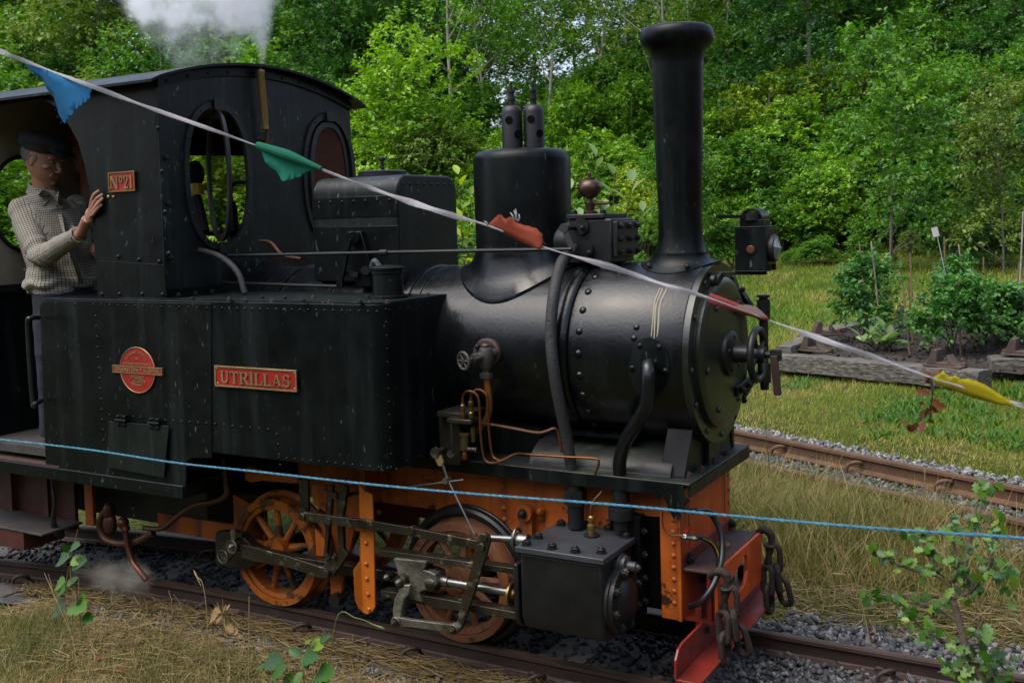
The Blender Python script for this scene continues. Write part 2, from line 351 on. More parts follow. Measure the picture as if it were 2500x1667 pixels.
def rail(path, mat, label, group, mtop, S=1.):
    root = thing('rail', path[0], label, 'rail', group); n = len(RPROF); q = []; fs = []; 
    for i, pnt in enumerate(path):
        t = (path[min(i+1, len(path)-1)]-path[max(0, i-1)]).normalized(); sx_ = Vector((-t.y, t.x, 0))
        q += [pnt+sx_*a_+Vector((0, 0, z_)) for a_, z_ in [(a_*S, z_*S) for a_, z_ in RPROF]]
    for i in range(len(path)-1):
        for j in range(n): k2 = (j+1) % n; fs.append((i*n+j, i*n+k2, (i+1)*n+k2, (i+1)*n+j))
    fs += [list(range(n)), [(len(path)-1)*n+j for j in range(n)][::-1]]
    b = MB(); b.add(q, fs); o = b.build('rail_bar', mat, root, angle=30)
    q = []; fs = []
    for i, pnt in enumerate(path):
        t = (path[min(i+1, len(path)-1)]-path[max(0, i-1)]).normalized(); sx_ = Vector((-t.y, t.x, 0))
        q += [pnt+sx_*a_+Vector((0, 0, .0012)) for a_ in (-.013*S, .013*S)]
    fs = [(2*i, 2*i+1, 2*i+3, 2*i+2) for i in range(len(path)-1)]; b = MB(); b.add(q, fs); b.build('running_surface', mtop, root)
    return root
xs = [-8+.4*i for i in range(24)]
rail([V(x, rail_y(x, -.321), 0) for x in xs], M['rust_dark'], 'nearest dark brown rail under the wheels, in front of the locomotive', None, M['rail_top'])
rail([V(x, rail_y(x, .321), 0) for x in xs], M['rust_dark'], 'far rail of the locomotive track, running out past the buffer chains', None, M['rail_top'])
rail([V(x, t2y(x, 0), .05) for x in xs2], M['rust'], 'nearer rusty brown rail of the empty second track', None, M['rust'], 1.38)
rail([V(x, t2y(x, 1), .05) for x in xs2], M['rust'], 'farther rusty brown rail of the empty second track by the lawn', None, M['rust'], 1.38)
# sleepers with base plates and spring clips
M['sleeper'] = surf('weathered_sleeper', (.045, .04, .036), (.085, .08, .07), (.8, .95), bump=.8, bscale=30)
M['sleeper_dark'] = surf('tarred_sleeper', (.014, .015, .017), (.028, .029, .031), (.6, .85), bump=.6, bscale=30)
def clip_mesh(b):
    b.tube([(0, -.03, .008), (.01, -.03, .03), (.035, -.02, .045), (.055, .005, .04), (.05, .028, .022), (.025, .035, .018), (-.005, .028, .03), (-.02, .03, .022)], .0085, n=8)
def sleeper(c, dirv, mat, matc, offs, label, half=.55, group=None, up=0, cs=1.):
    root = thing('sleeper', c, label, 'sleeper', group); d = Vector(dirv).normalized(); s_ = Vector((-d.y, d.x, 0))
    b = MB(); b.bar(c-d*half-V(0, 0, .05), c+d*half-V(0, 0, .05), .20, .10, up=(0, 0, 1)); b.build('sleeper_beam', mat, root, bevel=.006)
    for o_ in offs:
        pc = c+d*o_; b = MB(); b.bar(pc-d*.11+V(0, 0, .003), pc+d*.11+V(0, 0, .003), .13, .008); b.build('base_plate', matc, root, bevel=.001)
        for sg in (-1, 1):
            cl = piece('spring_clip', 'clip', clip_mesh, matc, root, pc+d*(sg*.055)+V(0, 0, .006), (0, 0, 1)); cl.scale = (cs,)*3; cl.rotation_euler = (0, 0, math.atan2(s_.y, s_.x)+(0 if sg > 0 else PI)); cl.location = pc+d*(sg*.072)+s_*.0+V(0, 0, .006)-Wl(root)
            bolt('bolt', root, matc, pc+d*(sg*.095)+s_*.045+V(0, 0, .007), (0, 0, 1), .012)
    return root
names1 = {0: 'grey sleeper end beside the red guard angle, on the locomotive track', 1: 'sleeper with a rusty spring clip ahead of the locomotive', 6: 'worn grey sleeper behind the orange rear wheel', 7: 'grey sleeper under the copper overflow pipe'}
for k in range(-3, 10):
    x = -1.42-.60*k; lb = {-3: 'first sleeper of the locomotive track, farthest ahead of the engine', -2: 'second sleeper ahead of the engine, by the sapling', -1: 'sleeper with a rusty spring clip just ahead of the locomotive', 0: 'grey sleeper end beside the red guard angle', 4: 'worn grey sleeper behind the orange rear wheel', 5: 'grey sleeper just under the copper overflow pipe', 6: 'grey sleeper left of the copper overflow pipe', 7: 'pale sleeper below the cab step'}.get(k, 'dark sleeper hidden in the shade under the locomotive')
    sleeper(V(x, rail_y(x, 0), -.088), (0, 1, 0), M['sleeper'], M['rust_dark'], (-.321, .321), lb, group='sleepers under the locomotive' if 'hidden' in lb else None)
q1, q2 = onZ(2115, 1290, -.08), onZ(2450, 1360, -.08)
print('t2 sleepers', q1, q2)
for k in range(-2, 8):
    base = onZ(2180, 1265, -.03); x = base.x+.62-.62*k
    ang = Vector((.42, 1, 0)).normalized(); yc = t2mid(x)
    lb = {0: 'tarred sleeper with spring clips at the right end of the second track', 1: 'tarred sleeper with rusty clip in the middle of the second track', 2: 'tarred sleeper half hidden by grass on the second track', 3: 'tarred sleeper of the second track nearest the engine front'}.get(k, 'tarred sleeper of the second track out of sight behind the locomotive')
    if k < 0: lb = 'tarred sleeper of the second track beyond the sapling'
    sleeper(V(x, yc, -.072), ang, M['sleeper_dark'], M['rust'], (-(t2y(x, 1)-t2y(x, 0))/2*1.02, (t2y(x, 1)-t2y(x, 0))/2*1.02), lb, half=.66, cs=1.6, group='sleepers of the second track' if (k < 0 or k > 3) else None)
# loose stones
def stones(name, P_, sizes, mat, seed=0):
    r_ = np.random.default_rng(seed); ph = (1+5**.5)/2
    iv = np.array([(-1, ph, 0), (1, ph, 0), (-1, -ph, 0), (1, -ph, 0), (0, -1, ph), (0, 1, ph), (0, -1, -ph), (0, 1, -ph), (ph, 0, -1), (ph, 0, 1), (-ph, 0, -1), (-ph, 0, 1)])/1.9
    it = np.array([(0, 11, 5), (0, 5, 1), (0, 1, 7), (0, 7, 10), (0, 10, 11), (1, 5, 9), (5, 11, 4), (11, 10, 2), (10, 7, 6), (7, 1, 8), (3, 9, 4), (3, 4, 2), (3, 2, 6), (3, 6, 8), (3, 8, 9), (4, 9, 5), (2, 4, 11), (6, 2, 10), (8, 6, 7), (9, 8, 1)])
    N = len(P_); A = iv[None]*(1+r_.uniform(-.38, .3, (N, 12, 1))); A = A*np.stack([r_.uniform(.7, 1.3, N), r_.uniform(.6, 1.0, N), r_.uniform(.4, .8, N)], 1)[:, None]
    Q = r_.normal(size=(N, 4)); Q /= np.linalg.norm(Q, axis=1, keepdims=True); w_, x_, y_, z_ = Q.T
    Rm = np.stack([1-2*(y_*y_+z_*z_), 2*(x_*y_-z_*w_), 2*(x_*z_+y_*w_), 2*(x_*y_+z_*w_), 1-2*(x_*x_+z_*z_), 2*(y_*z_-x_*w_), 2*(x_*z_-y_*w_), 2*(y_*z_+x_*w_), 1-2*(x_*x_+y_*y_)], 1).reshape(N, 3, 3)
    A = np.einsum('nij,nkj->nki', Rm, A)*np.asarray(sizes)[:, None, None]+np.asarray(P_)[:, None]
    F_ = (it[None]+12*np.arange(N)[:, None, None]).reshape(-1, 3)
    return tag(fast_mesh(name, A.reshape(-1, 3), F_, mat, np.repeat(r_.random(N), 12)), kind='stuff')
def tintmat(name, stops, rough=.8, bump=0, transl=0., spec=.3, objvar=.0, hi=None):
    m, n = newmat(name); at = n.nodes.new('ShaderNodeAttribute'); at.attribute_name = 'tint'; f = at.outputs['Fac']
    if objvar:
        oi = n.nodes.new('ShaderNodeObjectInfo'); mr = n.nodes.new('ShaderNodeMapRange'); lk(n, oi.outputs['Random'], mr.inputs[0]); mr.inputs[3].default_value = -objvar; mr.inputs[4].default_value = objvar
        ad = n.nodes.new('ShaderNodeMath'); ad.operation = 'ADD'; lk(n, f, ad.inputs[0]); lk(n, mr.outputs[0], ad.inputs[1]); f = ad.outputs[0]
    r = ramp(n, f, stops); p = n.nodes.new('ShaderNodeBsdfPrincipled'); lk(n, r.outputs[0], p.inputs['Base Color']); p.inputs['Roughness'].default_value = rough; p.inputs['Specular IOR Level'].default_value = spec
    o = n.nodes.new('ShaderNodeOutputMaterial')
    if transl:
        tr = n.nodes.new('ShaderNodeBsdfTranslucent'); hs_ = n.nodes.new('ShaderNodeHueSaturation'); hs_.inputs['Value'].default_value = 1.5; hs_.inputs['Saturation'].default_value = 1.15; lk(n, r.outputs[0], hs_.inputs['Color']); lk(n, hs_.outputs[0], tr.inputs[0])
        mx = n.nodes.new('ShaderNodeMixShader'); mx.inputs[0].default_value = transl; lk(n, p.outputs[0], mx.inputs[1]); lk(n, tr.outputs[0], mx.inputs[2]); lk(n, mx.outputs[0], o.inputs[0])
    else: lk(n, p.outputs[0], o.inputs[0])
    if bump:
        t = noise_tex(n, bump, 4); b = n.nodes.new('ShaderNodeBump'); b.inputs['Strength'].default_value = .5; b.inputs['Distance'].default_value = .005; lk(n, t.outputs[0], b.inputs['Height']); lk(n, b.outputs[0], p.inputs['Normal'])
    return m
M['stone'] = tintmat('crushed_stone', [(0, (.035, .036, .038)), (.5, (.075, .077, .08)), (.85, (.13, .13, .13)), (1, (.2, .195, .19))], .75, bump=90)
M['stone_pale'] = tintmat('pale_crushed_stone', [(0, (.06, .06, .064)), (.5, (.13, .13, .135)), (.85, (.21, .21, .208)), (1, (.32, .31, .30))], .75, bump=90)
M['stone_dark'] = tintmat('shaded_crushed_stone', [(0, (.008, .008, .009)), (.6, (.02, .02, .021)), (1, (.045, .042, .04))], .6, bump=90)  # stone tone darkened to paint in the shadow under the locomotive
def scat(N, x0, x1, fy, spread, z, zs, fx=None):
    X = rng.uniform(x0, x1, N); Y = np.array([fy(x) for x in X])+rng.uniform(-spread, spread, N); return np.stack([X, Y, z+rng.uniform(0, zs, N)], 1)
P_ = scat(8000, -1.50, .9, lambda x: 0, .66, -.103, .026); stones('ballast', P_, rng.uniform(.009, .021, len(P_)), M['stone'], 1)
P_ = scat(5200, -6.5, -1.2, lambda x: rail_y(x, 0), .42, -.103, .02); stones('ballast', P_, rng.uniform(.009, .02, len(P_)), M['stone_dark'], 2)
P_ = scat(900, -4.6, -1.3, lambda x: rail_y(x, -.52), .16, -.10, .012); stones('ballast', P_, rng.uniform(.006, .02, len(P_)), M['stone'], 5)
P_ = scat(7500, -3.1, .6, t2mid, .62, -.104, .03); stones('ballast', P_, rng.uniform(.011, .022, len(P_)), M['stone'], 3)
P_ = scat(4500, -5.0, .5, lambda x: t2y(x, 1)+.27, .15, -.045, .045); stones('ballast', P_, rng.uniform(.012, .024, len(P_)), M['stone_pale'], 4)
P_ = scat(2600, -1.3, .9, lambda x: .60, .20, -.095, .035); stones('ballast', P_, rng.uniform(.010, .024, len(P_)), M['stone'], 6)
P_ = scat(1600, -.9, .6, lambda x: t2y(x, 0)-.3, .25, -.085, .03); stones('ballast', P_, rng.uniform(.010, .024, len(P_)), M['stone'], 7)

# ============================================================ PLANTS
def blades(name, P_, H, W, lean, mat, tint, segs=1, kind='stuff', az=None, droop=.5, label=None):
    """curved tapering blades; P_ (N,3)"""
    N = len(P_); az = rng.uniform(0, 2*PI, N) if az is None else az; ld = np.stack([np.cos(az), np.sin(az), np.zeros(N)], 1); sd_ = np.stack([-np.sin(az+rng.normal(0, .6, N)), np.cos(az+rng.normal(0, .6, N)), np.zeros(N)], 1)
    vs_ = []
    for s in range(segs):
        t = s/segs; c_ = P_+ld*(lean*(t**1.7))[:, None]*H[:, None]+np.array([0, 0, 1.])*(H*(t-droop*lean*t*t*.5))[:, None]; w_ = (W*(1-t*.6)/2)[:, None]; vs_ += [c_-sd_*w_, c_+sd_*w_]
    vs_.append(P_+ld*lean[:, None]*H[:, None]+np.array([0, 0, 1.])*(H*(1-droop*lean*.5))[:, None])
    k = 2*segs+1; A = np.stack(vs_, 1).reshape(-1, 3); f = []
    for s in range(segs-1): f += [(2*s, 2*s+1, 2*s+3), (2*s, 2*s+3, 2*s+2)]
    f.append((2*segs-2, 2*segs-1, 2*segs)); F_ = (np.array(f)[None]+k*np.arange(N)[:, None, None]).reshape(-1, 3)
    o = fast_mesh(name, A, F_, mat, np.repeat(tint, k)); tag(o, label=label, kind=kind); return o
M['grass'] = tintmat('lawn_grass', [(0, (.07, .16, .014)), (.35, (.14, .22, .022)), (.62, (.22, .25, .04)), (.85, (.32, .27, .085)), (1, (.42, .33, .15))], .6, transl=.3)
M['grass_dry'] = tintmat('dry_long_grass', [(0, (.045, .08, .012)), (.3, (.12, .13, .028)), (.55, (.21, .17, .055)), (1, (.33, .25, .11))], .6, transl=.25)
M['straw'] = tintmat('straw', [(0, (.05, .035, .014)), (.5, (.12, .085, .032)), (.85, (.18, .13, .055)), (1, (.26, .20, .10))], .6, transl=.1)
def nz(X, Y, s, o=0): return np.array([noise.noise(Vector((x*s, y*s, o))) for x, y in zip(X, Y)])
def zz_(X, Y): return np.array([gz(x, y) for x, y in zip(X, Y)])
# lawn
def lawn(N, y0, y1, hmin, hmax, w0, name='grass'):
    Y = y0+(y1-y0)*rng.random(N)**1.15; 
    # the wedge of lawn the camera can look over
    xl = (Y+3.95)*(-.62); xr = (Y+3.95)*(.02)+.1; X = xl+(xr-xl)*rng.random(N)
    keep = Y > np.array([t2mid(x) for x in X])+.70; X, Y = X[keep], Y[keep]
    n1 = nz(X, Y, .55); n2 = nz(X, Y, 2.4, 5); n3 = nz(X, Y, 7, 9); edge = np.clip(1-(Y-np.array([t2mid(x) for x in X])-.7)/.9, 0, 1)
    tint = np.clip(.42+.55*n1+.35*n2+.28*edge+rng.normal(0, .16, len(X)), 0, 1); H = rng.uniform(hmin, hmax, len(X))*(1+.8*np.clip(n3, -.4, 1))*(1-.35*edge)
    return blades(name, np.stack([X, Y, zz_(X, Y)], 1), H, np.full(len(X), w0), rng.uniform(.2, 1., len(X)), M['grass'], tint)
lawn(90000, 2.6, 8.5, .03, .07, .0055); lawn(90000, 7.5, 20.5, .05, .12, .014)
# broad leaved weeds in the lawn
M['weed'] = tintmat('lawn_weeds', [(0, (.03, .10, .015)), (.5, (.05, .14, .02)), (1, (.09, .19, .035))], .55, transl=.3)
cl = [(x, y) for x, y in zip(rng.uniform(-7, .2, 420), rng.uniform(3.3, 12, 420)) if y > t2mid(x)+1.0 and noise.noise(Vector((x*.7, y*.7, 2))) > -.05]
PW = np.concatenate([np.stack([x+rng.normal(0, .09, 60), y+rng.normal(0, .09, 60)], 1) for x, y in cl]); blades('weeds', np.stack([PW[:, 0], PW[:, 1], zz_(PW[:, 0], PW[:, 1])], 1), rng.uniform(.04, .09, len(PW)), rng.uniform(.012, .024, len(PW)), rng.uniform(.6, 1.4, len(PW)), M['weed'], rng.random(len(PW)), segs=2)
# long dry grass between the tracks
N = 30000; X = rng.uniform(-2.9, .9, N); Y = rng.uniform(.58, 3.4, N); t2n = np.array([t2y(x, 0) for x in X])
k_ = (Y < t2n-.10)&((Y > .72+.10*np.sin(X*5))|(rng.random(N) < .06))&~((X > -1.0)&(Y > t2n-.42)); X, Y = X[k_], Y[k_]
n1 = nz(X, Y, 1.1, 4); cen = np.clip(1.15-np.abs(Y-(.9+.48*(t2n[k_]-.9)))/1.0, 0, 1); dry = np.clip(.60-.5*n1-.18*cen+rng.normal(0, .2, len(X)), 0, 1)
H = (.07+.24*cen*(np.clip(.75+n1*1.2, .25, 1.4)))*rng.uniform(.6, 1.3, len(X))*np.where(X > -.9, .6, 1)*np.where(Y < 1.0, .55, 1.)
blades('long_grass', np.stack([X, Y, zz_(X, Y)-.01], 1), H, rng.uniform(.0022, .005, len(X)), rng.uniform(.25, 1.3, len(X)), M['grass_dry'], dry, segs=3)
# foreground: dry turf and straw along the near rail
N = 42000; X = rng.uniform(-4.6, -.9, N); Y = rng.uniform(-1.7, -.58, N); k_ = (Y < -.72-.12*nz(X, Y, 2))|(rng.random(N) < .05); X, Y = X[k_], Y[k_]; n1 = nz(X, Y, 2.2, 7)
blades('dry_turf', np.stack([X, Y, zz_(X, Y)], 1), rng.uniform(.03, .11, len(X))*(1+n1), rng.uniform(.0013, .003, len(X)), rng.uniform(.3, 1.5, len(X)), M['grass_dry'], np.clip(.52-.9*n1+rng.normal(0, .22, len(X)), 0, 1), segs=2)
def strands(name, N, x0, x1, fy, sp, z, L, mat, seed, dirm=0., dirs=.9):
    r_ = np.random.default_rng(seed); X = r_.uniform(x0, x1, N); Y = np.array([fy(x) for x in X])+r_.normal(0, sp, N); A = r_.normal(dirm, dirs, N); Ln = r_.uniform(L[0], L[1], N); el = r_.normal(.03, .09, N)
    D = np.stack([np.cos(A)*np.cos(el), np.sin(A)*np.cos(el), np.sin(el)], 1); S = np.stack([-np.sin(A), np.cos(A), np.zeros(N)], 1); Z = zz_(X, Y)+z+r_.uniform(0, .03, N); C_ = np.stack([X, Y, Z], 1); bend = r_.normal(0, .08, N)
    W = r_.uniform(.0011, .0022, N)[:, None]; vs_ = []
    for t in (-.5, 0, .5): c_ = C_+D*(Ln*t)[:, None]+S*(bend*(t*t*4-1)*Ln)[:, None]; vs_ += [c_-S*W, c_+S*W+np.array([0, 0, .001])]
    A_ = np.stack(vs_, 1).reshape(-1, 3); f = np.array([(0, 1, 3), (0, 3, 2), (2, 3, 5), (2, 5, 4)]); return tag(fast_mesh(name, A_, (f[None]+6*np.arange(N)[:, None, None]).reshape(-1, 3), mat, np.repeat(r_.random(N), 6)), kind='stuff')
strands('straw', 4200, -4.7, -1.2, lambda x: -.62+rail_y(x, 0)*.6, .11, .012, (.06, .26), M['straw'], 3)
strands('straw', 2600, -3.2, -.9, lambda x: -.60, .10, .012, (.05, .2), M['straw'], 14)
strands('straw', 2600, -4.9, -1.0, lambda x: -.445+rail_y(x, 0), .035, .035, (.06, .22), M['straw'], 21, 0., .5)
strands('straw', 1300, -4.3, -1.2, lambda x: -.98, .22, .02, (.05, .2), M['straw'], 4)
strands('straw', 1500, -1.4, .6, lambda x: .85, .14, .01, (.04, .14), M['straw'], 8)
# scattered taller tufts near and between the rails
def tufts(name, cs, n, Hh, mat, w_, tlo, thi, sp_=.03):
    C_ = np.repeat(np.array(cs), n, 0); X = C_[:, 0]+rng.normal(0, sp_, len(C_)); Y = C_[:, 1]+rng.normal(0, sp_, len(C_)); blades(name, np.stack([X, Y, zz_(X, Y)-.005], 1), rng.uniform(*Hh, len(X)), rng.uniform(w_*.6, w_*1.3, len(X)), rng.uniform(.2, 1.0, len(X)), mat, rng.uniform(tlo, thi, len(X)), segs=3)
tufts('green_tufts', [(rng.uniform(-4.5, -1.2), rng.uniform(-1.3, -.68)) for _ in range(60)], 22, (.05, .15), M['grass_dry'], .0026, 0, .5)
tufts('straw_tufts', [(rng.uniform(-4.5, -1.2), rng.uniform(-1.2, -.62)) for _ in range(45)], 9, (.08, .20), M['grass_dry'], .0018, .6, 1.)
tufts('tall_tufts', [(x, lerp(.95, t2y(x, 0)-.12, rng.random()**.8)) for x in rng.uniform(-2.6, -.5, 130)], 34, (.16, .40), M['grass_dry'], .0042, 0, .95, .06)
tufts('rail_side_grass', [(x, t2y(x, 0)-.06-abs(rng.normal(0, .06))) for x in rng.uniform(-3., -.9, 70)], 24, (.08, .22), M['grass_dry'], .004, 0, .7, .05)
# ---- leaf clouds
def leaves_np(C_, D, Nn, L, W, r_=rng):
    """rhombic leaves folded on the midrib; returns verts, tris"""
    N = len(C_); D = D/np.linalg.norm(D, axis=1, keepdims=True); Nn = Nn-D*(Nn*D).sum(1, keepdims=True); Nn /= (np.linalg.norm(Nn, axis=1, keepdims=True)+1e-9); S = np.cross(D, Nn)
    L_ = L[:, None]; W_ = W[:, None]; a = C_; t = C_+D*L_-Nn*L_*.12; l = C_+D*L_*.45+S*W_/2+Nn*W_*.16; r2 = C_+D*L_*.45-S*W_/2+Nn*W_*.16
    return np.stack([a, r2, t, l], 1).reshape(-1, 3), (np.array([(0, 1, 2), (0, 2, 3)])[None]+4*np.arange(N)[:, None, None]).reshape(-1, 3)
def unit(N, r_): v = r_.normal(size=(N, 3)); return v/np.linalg.norm(v, axis=1, keepdims=True)
def crown(seed, lobes, ntw, nl, leaf, twig=.11, droop=.25, upw=.6, shell=(.62, 1.05), asp=.62):
    """lobes: (cx,cy,cz,rx,ry,rz) in a plant one unit high"""
    r_ = np.random.default_rng(seed); lo = np.array(lobes); vol = lo[:, 3]*lo[:, 4]+lo[:, 3]*lo[:, 5]; pick = r_.choice(len(lo), ntw, p=vol/vol.sum()); u_ = unit(ntw, r_); u_[:, 2] = np.where(u_[:, 2] < -.45, -u_[:, 2], u_[:, 2])
    rad = r_.uniform(shell[0], shell[1], ntw)**.7; O = lo[pick, :3]+u_*lo[pick, 3:]*rad[:, None]; D = u_*.7+np.array([0, 0, upw])+r_.normal(0, .35, (ntw, 3)); D /= np.linalg.norm(D, axis=1, keepdims=True)
    tl_ = twig*r_.uniform(.5, 1.3, ntw); tt = .55*(.5+.5*np.sin(O[:, 0]*17+O[:, 1]*13+O[:, 2]*19+seed))*.8+r_.random(ntw)*.25+.12*rad
    ti = np.repeat(np.arange(ntw), nl); s = np.tile(np.linspace(.1, 1, nl), ntw)+r_.normal(0, .04, ntw*nl); M_ = len(ti)
    Cc = O[ti]+D[ti]*(tl_[ti]*s)[:, None]-np.array([0, 0, 1.])*((s**2)*tl_[ti]*droop)[:, None]; side = unit(M_, r_); side -= D[ti]*(side*D[ti]).sum(1, keepdims=True); Ld = D[ti]*.45+side*.9-np.array([0, 0, droop])
    up_ = np.array([0, 0, 1.])+r_.normal(0, .45, (M_, 3)); sz = leaf*r_.uniform(.55, 1.2, M_)*(.7+.7*r_.random(ntw))[ti]
    v_, f_ = leaves_np(Cc, Ld, up_, sz, sz*asp, r_); return v_, f_, np.repeat(np.clip(tt[ti]+r_.normal(0, .1, M_), 0, 1), 4)
GREEN = {
 'bright': [(0, (.045, .12, .010)), (.4, (.13, .28, .022)), (.8, (.24, .42, .036)), (1, (.31, .48, .06))],
 'yellow': [(0, (.07, .13, .010)), (.4, (.17, .27, .018)), (.8, (.29, .39, .03)), (1, (.40, .46, .06))],
 'mid': [(0, (.028, .085, .012)), (.4, (.08, .20, .024)), (.8, (.155, .31, .04)), (1, (.20, .35, .06))],
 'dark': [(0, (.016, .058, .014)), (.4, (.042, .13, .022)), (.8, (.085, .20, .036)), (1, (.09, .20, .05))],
 'olive': [(0, (.045, .09, .012)), (.4, (.10, .165, .024)), (.8, (.17, .24, .045)), (1, (.25, .31, .08))],
 'pale': [(0, (.06, .12, .03)), (.5, (.13, .22, .06)), (1, (.28, .36, .16))]}
LM = {k: tintmat(k+'_foliage', v, .5, transl=.32, spec=.4, objvar=.24) for k, v in GREEN.items()}
M['bark'] = surf('grey_bark', (.10, .09, .075), (.17, .155, .13), (.8, .95), bump=.8, bscale=20, streak=None)
M['bark_pale'] = surf('pale_bark', (.22, .20, .16), (.32, .30, .25), (.7, .9), bump=.6, bscale=14)
M['bark_dark'] = surf('dark_bark', (.035, .028, .02), (.06, .05, .035), (.8, .95), bump=.6)
def shrub_lobes(seed, n=9, wide=.42, top=1.):
    n = int(n*1.8); r_ = np.random.default_rng(seed); L = [(0, 0, .34, wide*.7, wide*.7, .30)]
    for i in range(n):
        a = r_.uniform(0, 2*PI); h = r_.uniform(.22, .86)*top; d = wide*(1.05-h*.7)*r_.uniform(.4, 1.05); s = r_.uniform(.09, .19); L.append((d*math.cos(a), d*math.sin(a), h, s, s, s*r_.uniform(.8, 1.25)))
    L.append((r_.normal(0, .06), r_.normal(0, .06), .88*top, .12, .12, .16)); return L
def tree_lobes(seed, n=12, wide=.2, h0=.35):
    r_ = np.random.default_rng(seed); L = []
    for i in range(n):
        a = r_.uniform(0, 2*PI); h = h0+(1-h0)*(i+.5)/n; d = wide*(1.15-(h-h0)/(1-h0)*.7)*r_.uniform(.3, 1.1); s = r_.uniform(.07, .13); L.append((d*math.cos(a), d*math.sin(a), h*.95, s*1.2, s*1.2, s))
    return L
PROTO = {}
def proto(key, seed, lobes, ntw, nl, leaf, stems, **kw):
    v_, f_, t_ = crown(seed, lobes, ntw, nl, leaf, **kw); PROTO[key] = (v_, f_, t_, {}); r_ = random.Random(seed); b = MB()
    if len(stems) > 2:
        top = max(l[2] for l in lobes); tr = [V(0, 0, -.04), V(r_.uniform(-.02, .02), r_.uniform(-.02, .02), top*.35), V(r_.uniform(-.03, .03), r_.uniform(-.03, .03), top*.7), V(0, 0, top)]; tp = smooth_path(tr, 6); b.tube(tr, [stems[1], stems[1]*.7, stems[1]*.4, stems[1]*.12], n=7, k=6)
        for k in range(stems[0]):
            l = lobes[k % len(lobes)]; t_ = max(.15, min(.9, (l[2]-.10)/top)); p0 = tp[int(t_*(len(tp)-1))]; e_ = V(l[0]*1.1, l[1]*1.1, l[2]+.02); b.tube([p0, p0.lerp(e_, .5)+V(0, 0, -.01), e_], [stems[1]*.35, stems[1]*.22, stems[1]*.08], n=5, k=4)
    for k in range(stems[0] if len(stems) < 3 else 0):
        l = lobes[(k*2+1) % len(lobes)]; b.tube([(r_.uniform(-.02, .02)*stems[0], r_.uniform(-.02, .02)*stems[0], -.03), (l[0]*.3+r_.uniform(-.02, .02), l[1]*.3, l[2]*.45), (l[0]*.8, l[1]*.8, l[2]), (l[0]*1.1, l[1]*1.1, l[2]+l[5]*.7)], [stems[1], stems[1]*.75, stems[1]*.45, stems[1]*.15], n=6, k=4)
    PROTO[key] += (b,)
def crown_mesh(key, mat):
    v_, f_, t_, cache, b = PROTO[key]
    if mat.name not in cache:
        o = fast_mesh('crown', v_, f_, mat, t_); me = o.data; bpy.data.objects.remove(o); cache[mat.name] = me
    return cache[mat.name]
def stem_mesh(key, mat):
    c_ = PROTO[key][3]; kk = 'stem'+mat.name
    if kk not in c_:
        o = MB(); o.v, o.f = PROTO[key][4].v, PROTO[key][4].f; ob = o.build('stem', mat, None); me = ob.data; bpy.data.objects.remove(ob); c_[kk] = me
    return c_[kk]
for i in range(3): proto('shrub%d' % i, 20+i, shrub_lobes(20+i, 11, .42), 1500, 11, .029, (6, .012))
for i in range(2): proto('tall%d' % i, 40+i, shrub_lobes(40+i, 12, .26), 1500, 12, .020, (5, .009), upw=.9)
for i in range(3): proto('tree%d' % i, 60+i, tree_lobes(60+i, 17, .22, .22), 1900, 11, .0125, (14, .012, 1), twig=.06)
for i in range(2): proto('slim%d' % i, 70+i, tree_lobes(70+i, 10, .12, .5), 420, 9, .012, (9, .0075, 1), twig=.05)
proto('airy', 80, tree_lobes(80, 16, .24, .30), 900, 9, .013, (14, .0065, 1), twig=.07)
proto('full', 85, tree_lobes(85, 22, .26, .14), 900, 10, .022, (16, .008, 1), twig=.09)
def plant(name, key, kind, u, vt, y, label, cat, group=None, wide=1., bark='bark', base=None, partn=('crown', 'stem')):
    p_ = onY(u, vt, y); z0 = gz(p_.x, y)-.05 if base is None else base; h = p_.z-z0; root = thing(name, (p_.x, y, z0), label, cat, group); a = random.uniform(0, 2*PI)
    for nm, me in ((partn[0], crown_mesh(key, LM[kind])), (partn[1], stem_mesh(key, M[bark]))):
        o = bpy.data.objects.new(nm, me); COL.objects.link(o); o.parent = root; o.scale = (h*wide, h*wide, h); o.rotation_euler = (0, 0, a)
    return root
ORD = ['leftmost', 'second', 'third', 'fourth', 'fifth', 'sixth', 'seventh', 'eighth', 'ninth', 'tenth', 'eleventh', 'twelfth', 'thirteenth', 'fourteenth', 'fifteenth', 'sixteenth', 'seventeenth', 'eighteenth', 'nineteenth', 'twentieth']
def nth(us, u, what):
    k = sorted(us).index(u); n = len(us)
    if n == 1: return 'the only %s' % what
    if k == n-1: return 'rightmost %s' % what
    if k > n//2: return '%s %s from the right' % (ORD[n-1-k], what)
    return 'leftmost %s' % what if k == 0 else '%s %s from the left' % (ORD[k], what)
G1, G2, G3, G4 = 'dark trees closing off the wood behind', 'slender pale trunked trees on the bank', 'shrubs massed on the bank', 'tall trees at the back of the wood'
